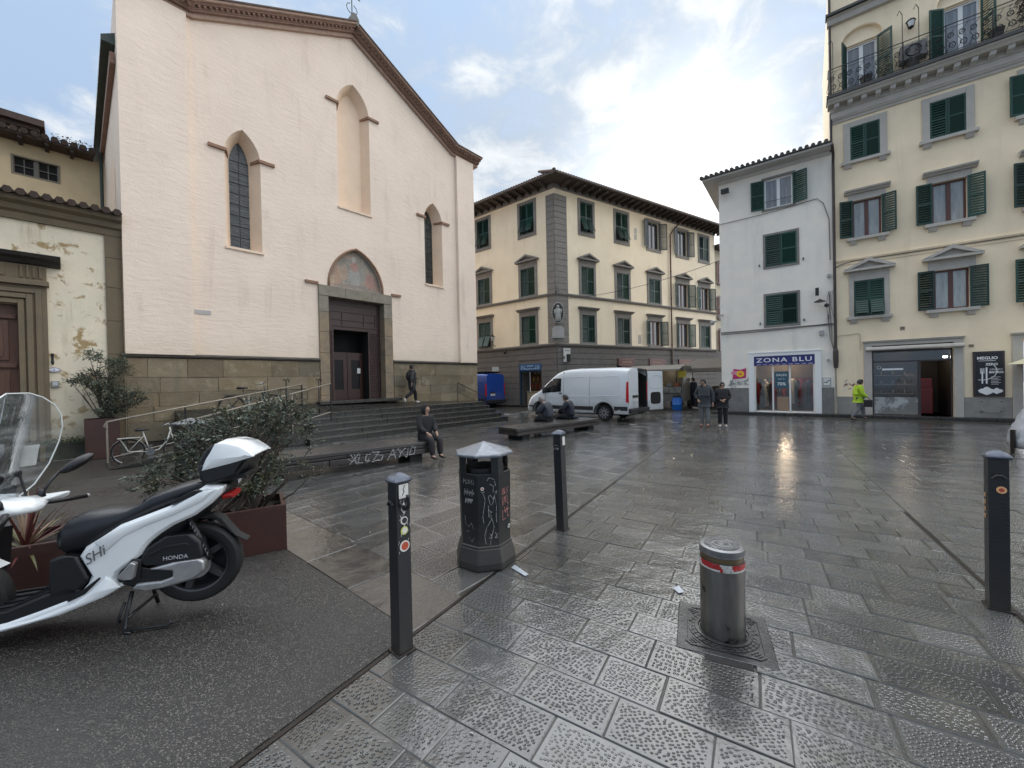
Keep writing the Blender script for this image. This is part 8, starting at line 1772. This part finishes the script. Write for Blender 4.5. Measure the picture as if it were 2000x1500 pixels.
def person(label, loc, rz, scale, pose, coat, trousers, shoes, hair=None, hood=False, coat_hem=.72, coat_r=1.0, extra=None, long_coat=False, skirt=None, group=None, hat=None):
    t = thing('person', label, 'person', loc, rz, group); t.scale = (scale,) * 3
    face_ = pose.get('_face', (0, 1, 0)); pose = {k: v for k, v in pose.items() if k != '_face'}; P = dict(BASE); P.update(pose); P = {k: Vector(v) for k, v in P.items()}
    names = list(P); V = [P[k] for k in names]; ix = {k: i for i, k in enumerate(names)}
    Eg = [('pel', 'wai'), ('wai', 'che'), ('che', 'nec'), ('nec', 'hd0'), ('hd0', 'hd1'), ('che', 'sL'), ('sL', 'eL'), ('eL', 'wL'), ('che', 'sR'), ('sR', 'eR'), ('eR', 'wR'), ('pel', 'hL'), ('hL', 'kL'), ('kL', 'aL'), ('aL', 'tL'), ('pel', 'hR'), ('hR', 'kR'), ('kR', 'aR'), ('aR', 'tR')]
    rr = dict(pel=(.15, .10), wai=(.13, .095), che=(.15, .10), nec=.055, hd0=(.07, .085), hd1=(.074, .09), sL=.055, sR=.055, eL=.04, eR=.04, wL=.026, wR=.026, hL=.085, hR=.085, kL=.055, kR=.055, aL=.04, aR=.04, tL=.035, tR=.035)
    rad = [rr[k] for k in names]; E2 = [(ix[a], ix[b]) for a, b in Eg]
    for s in 'LR':   # palm, four fingers and a thumb off its side
        w = P['w' + s]; d = (w - P['e' + s]).normalized(); sd_ = d.cross(Vector((0, 1, 0)));
        if sd_.length < .2: sd_ = d.cross(Vector((1, 0, 0)))
        sd_.normalize(); nn = d.cross(sd_); pl_ = len(V); V.append(w + d * .06); rad.append((.034, .018)); E2.append((ix['w' + s], pl_))
        for k in range(4):
            b = w + d * .085 + sd_ * (.026 - .017 * k); L = (.066, .074, .07, .055)[k]; i0 = len(V); V += [b, b + d * L * .55 + nn * .012, b + d * L * .85 + nn * .035]; rad += [.010, .0085, .007]; E2 += [(pl_, i0), (i0, i0 + 1), (i0 + 1, i0 + 2)]
        b = w + d * .035 + sd_ * .036; i0 = len(V); V += [b, b + d * .035 + sd_ * .016 + nn * .015]; rad += [.011, .009]; E2 += [(pl_, i0), (i0, i0 + 1)]
    body = skin_mesh('body', V, E2, rad, [M_SKIN], t, 1)
    # clothes
    cr = coat_r; ty = P['che'] - P['pel']; hem = P['pel'] + (P['pel'] - P['wai']).normalized() * (.94 - coat_hem) if not long_coat else None
    cn = ['pel', 'wai', 'che', 'nec', 'sL', 'eL', 'wL', 'sR', 'eR', 'wR']; CV = [P[k] for k in cn]; ci = {k: i for i, k in enumerate(cn)}
    crd = [(.20 * cr, .16 * cr), (.185 * cr, .155 * cr), (.20 * cr, .16 * cr), .085, .10 * cr, .082 * cr, .056 * cr, .10 * cr, .082 * cr, .056 * cr]
    CV[ci['nec']] = P['nec'] - (P['nec'] - P['che']).normalized() * .02
    for s in 'LR': CV[ci['w' + s]] = P['w' + s].lerp(P['e' + s], .06)
    CE = [(0, 1), (1, 2), (2, 3), (2, 4), (4, 5), (5, 6), (2, 7), (7, 8), (8, 9)]
    if hem is not None and coat_hem < .9: CV.append(hem); crd.append((.175 * cr, .14 * cr)); CE.append((0, len(CV) - 1))
    skin_mesh('coat', CV, CE, crd, [coat], t, 2)
    TV = [P[k] for k in ('pel', 'hL', 'kL', 'aL', 'hR', 'kR', 'aR')]; skin_mesh('trousers', TV, [(0, 1), (1, 2), (2, 3), (0, 4), (4, 5), (5, 6)], [(.15, .12), .11, .088, .07, .11, .088, .07], [trousers], t, 2)
    for s in 'LR':
        a, to = P['a' + s], P['t' + s]; hb = a + (a - to).normalized() * .05; hb.z = min(a.z, to.z + .02); skin_mesh('shoe', [a + Vector((0, 0, .0)), hb.lerp(to, .15), to, to + (to - a).normalized() * .05], [(0, 1), (1, 2), (2, 3)], [.055, (.05, .05), (.048, .035), (.035, .025)], [shoes], t, 1)
    h0, h1 = P['hd0'], P['hd1']; c = h0.lerp(h1, .6); up = (h1 - P['nec']).normalized(); fwd = Vector(face_); fwd = (Vector(fwd) - up * Vector(fwd).dot(up)).normalized(); rt_ = fwd.cross(up)
    FM = Matrix((tuple(rt_) + (0,), tuple(fwd) + (0,), tuple(up) + (0,), (0, 0, 0, 1))).transposed(); FM.translation = c
    mb = MB(); mb.ball((0, 0, 0), (.074, .088, .112), 16, 12); mb.ball((0, .088, -.015), (.012, .018, .024), 8, 6); mb.ball((-.078, -.005, -.01), (.012, .02, .03), 8, 6); mb.ball((.078, -.005, -.01), (.012, .02, .03), 8, 6); mb.v = [tuple(FM @ Vector(p)) for p in mb.v]; fc = mb.build('head', M_SKIN, body, smooth=True)
    mb = MB(); [mb.ball((s * .03, .078, .005), (.012, .01, .006), 8, 6) for s in (-1, 1)]; mb.ball((0, .08, -.055), (.02, .008, .005), 8, 6); mb.ball((-.03, .08, .022), (.018, .006, .004), 6, 4); mb.ball((.03, .08, .022), (.018, .006, .004), 6, 4); mb.v = [tuple(FM @ Vector(p)) for p in mb.v]; mb.build('face_features', M_HAIRD, fc, smooth=True)
    if hair or hood:
        mb = MB(); n, m_ = 18, 12; rings = []; k = 1.25 if hood else 1.1; rr_ = random.Random(5)
        for i in range(m_ + 1):
            th = math.pi * i / m_ * (.98 if hood else .72); ring_ = []
            for j in range(n):
                a = 6.2832 * j / n; x = math.cos(a) * math.sin(th); y = math.sin(a) * math.sin(th); z = math.cos(th)
                q = Vector((x * .083 * k, y * .1 * k - .012, z * .122 * k + .004)) * (1 + rr_.uniform(-.02, .02))
                if y > .35 and z < .55: q.y = min(q.y, .055 if not hood else .07); q.z = max(q.z, .055) if not hood else q.z; q.x *= 1.0
                if hood and y > .5 and z < .6: q = Vector((q.x * .95, .03, q.z))
                ring_.append(tuple(q))
            rings.append(ring_)
        mb.loft(rings, cap=False); mb.v = [tuple(FM @ Vector(p)) for p in mb.v]; mb.build('hood' if hood else 'hair', coat if hood else hair, body, smooth=True)
    if extra: extra(t, P)
    return t
C_ = lambda n, c, **k: mat(n, c, .8, var=.3, vs=9, bump=.5, bs=25, bd=.02, **k)
NAVY, CHAR, BLACK, GREYT = C_('navy_coat', (.018, .022, .035)), C_('charcoal_coat', (.045, .05, .058)), C_('black_cloth', (.014, .014, .016)), C_('grey_trousers', (.16, .165, .17))
SHOE, SHW = mat('dark_shoe', (.02, .018, .017), .5), mat('pale_shoe', (.5, .5, .5), .5); HIV = C_('hi_vis_jacket', (.42, .62, .03)); DKG = C_('dark_patterned_coat', (.035, .035, .036), dirt=((.12, .12, .12), 14, .55, .65)); SHR = mat('dark_red_shoe', (.12, .02, .02), .5)
WALK = dict(kL=(-.09, .18, .52), aL=(-.09, .22, .11), tL=(-.09, .36, .06), kR=(.09, -.03, .50), aR=(.09, -.28, .14), tR=(.09, -.16, .05), hL=(-.09, .02, .9), hR=(.09, 0, .9))
# couple facing the camera
person('man in charcoal parka and grey trousers walking beside a woman in sunglasses', (6.77, 13.9, 0), R(152), .96, dict(kL=(-.1, .06, .5), aL=(-.1, .06, .09), tL=(-.11, .2, .04), wL=(-.28, .05, .87), eL=(-.28, -.03, 1.14), eR=(.27, -.05, 1.16), wR=(.2, .1, 1.0), hd1=(.05, .04, 1.66), _face=(.6, 1, 0)), CHAR, GREYT, SHR, hair=M_HAIRD, coat_hem=.74, coat_r=1.12, group='people walking in the square')
def sung(t, P):
    c = P['hd0'].lerp(P['hd1'], .6); mb = MB()
    for s in (-1, 1): mb.ball((c.x + s * .032, c.y + .082, c.z + .005), (.028, .008, .02), 10, 6)
    mb.box(c.x - .08, c.x + .08, c.y + .07, c.y + .075, c.z + .01, c.z + .016); mb.build('sunglasses', M_BP, t, smooth=True)
person('woman in black jacket and sunglasses, hands together, walking with a man', (7.33, 13.75, 0), R(157), .89, dict(eL=(-.25, -.02, 1.14), wL=(-.06, .2, 1.06), eR=(.25, -.02, 1.14), wR=(.06, .2, 1.04), kR=(.1, .05, .5)), BLACK, BLACK, SHW, hair=M_HAIRD, coat_hem=.82, coat_r=1.12, extra=sung, group='people walking in the square')
def bags(t, P):
    w = P['wL']; mb = MB(); mb.loft([[(w.x + a * k, w.y + .02 + b * k, w.z - z) for a, b in ((-.09, -.05), (.09, -.05), (.1, .05), (-.1, .05))] for z, k in ((.08, .4), (.16, .9), (.3, 1.3), (.45, 1.3), (.5, .9))]); mb.build('white_bag', mat('thin_white_bag', (.6, .58, .56), .4), t, smooth=True)
    mb = MB(); mb.ball((w.x - .05, w.y + .02, w.z - .32), (.11, .085, .1), 10, 8); mb.build('orange_goods', mat('orange_goods', (.65, .17, .04), .5), t, smooth=True)
    w = P['wR']; mb = MB(); mb.box(w.x - .04, w.x + .04, w.y - .14, w.y + .14, w.z - .4, w.z - .1); mb.build('black_bag', BLACK, t, bevel=.02)
person('person in neon yellow jacket carrying shopping bags past the pale wall', (13.0, 14.8, 0), R(-108), .88, dict(WALK, eL=(-.24, .02, 1.14), wL=(-.25, .12, .92), eR=(.24, .05, 1.12), wR=(.24, .22, .98), hd1=(0, .08, 1.65), hd0=(0, .06, 1.56)), HIV, GREYT, SHOE, hair=M_HAIRD, coat_hem=.88, extra=bags)
def pack(t, P): mb = MB(); mb.ball((0, -.17, 1.22), (.15, .09, .2), 12, 8); mb.build('backpack', BLACK, t, smooth=True)
pw = CHM @ Vector((8.75, -.62, 0)); person('person in dark patterned coat walking to the right on the church platform', (pw.x, pw.y, .86), az_rot(52) - R(90), .97, dict(WALK, eL=(-.24, .05, 1.14), wL=(-.22, .2, 1.0), eR=(.24, -.12, 1.15), wR=(.25, -.12, .92), kR=(.09, -.05, .5), aR=(.09, -.38, .27), tR=(.09, -.36, .12)), DKG, BLACK, SHW, hair=M_HAIRD, coat_hem=.55, coat_r=1.05, extra=pack)
# seated woman in a hood
SIT = dict(pel=(0, 0, .10), wai=(0, -.02, .25), che=(0, .0, .48), nec=(0, .03, .64), hd0=(0, .05, .73), hd1=(0, .06, .82), sL=(-.17, .0, .58), sR=(.17, .0, .58), eL=(-.22, .08, .34), eR=(.22, .08, .34), wL=(-.14, .28, .22), wR=(.14, .28, .22), hL=(-.09, .05, .09), hR=(.09, .05, .09), kL=(-.12, .42, .08), kR=(.12, .42, .08), aL=(-.12, .44, -.33), aR=(.12, .44, -.33), tL=(-.12, .58, -.37), tR=(.12, .58, -.37))
q = Matrix.Translation((-1.88, 8.95, 0)) @ Matrix.Rotation(az_rot(52.5), 4, 'Z') @ Vector((.02, .3, 0))
person('woman in black hooded coat sitting on the end of the long bench', (q.x, q.y, .40), R(-132), .92, dict(SIT, _face=(-.3, 1, 0)), BLACK, C_('dark_trousers', (.02, .017, .02)), SHOE, hood=True, coat_hem=.9, coat_r=1.06)
SITB = dict(SIT, kL=(-.14, .40, .12), kR=(.14, .40, .12), aL=(-.12, .46, -.28), aR=(.12, .46, -.28), tL=(-.12, .6, -.31), tR=(.12, .6, -.31))
SA = dict(SITB, che=(0, .08, .46), wai=(0, .0, .25), nec=(0, .17, .60), hd0=(0, .24, .68), hd1=(0, .28, .76), sL=(-.18, .1, .56), sR=(.18, .1, .56), eL=(-.24, .24, .34), eR=(.24, .24, .34), wL=(-.1, .42, .28), wR=(.1, .42, .28))
SB = dict(SITB, che=(0, .04, .47), nec=(0, .1, .62), hd0=(0, .15, .70), hd1=(0, .18, .79), sL=(-.18, .05, .57), sR=(.18, .05, .57), eL=(-.24, .2, .36), eR=(.24, .2, .36), wL=(-.1, .4, .28), wR=(.1, .4, .28))
person('grey haired person in dark jacket hunched on the mid square bench, back to camera', (1.2, 13.2, .36), R(55), 1.0, dict(SA, _face=(0, .8, -.6)), C_('slate_jacket', (.04, .045, .06)), BLACK, SHOE, hair=M_HAIRG, coat_hem=.9, coat_r=1.1)
def ban(t, P): mb = MB(); mb.ball((.16, -.12, .07), (.26, .16, .06), 12, 6); mb.build('coat_tail', NAVY, t, smooth=True)
person('dark haired person in navy hooded jacket sitting on the mid square bench, back to camera', (2.02, 13.9, .36), R(62), .98, dict(SB, _face=(-.4, .9, -.2)), NAVY, BLACK, SHOE, hair=M_HAIRD, coat_hem=.9, coat_r=1.15, extra=ban)
person('stallholder in dark navy clothes standing in the shade by the market canopy', (10.3, 22.4, 0), R(100), .98, {}, NAVY, NAVY, SHOE, hair=M_HAIRD, coat_hem=.8, coat_r=1.08)
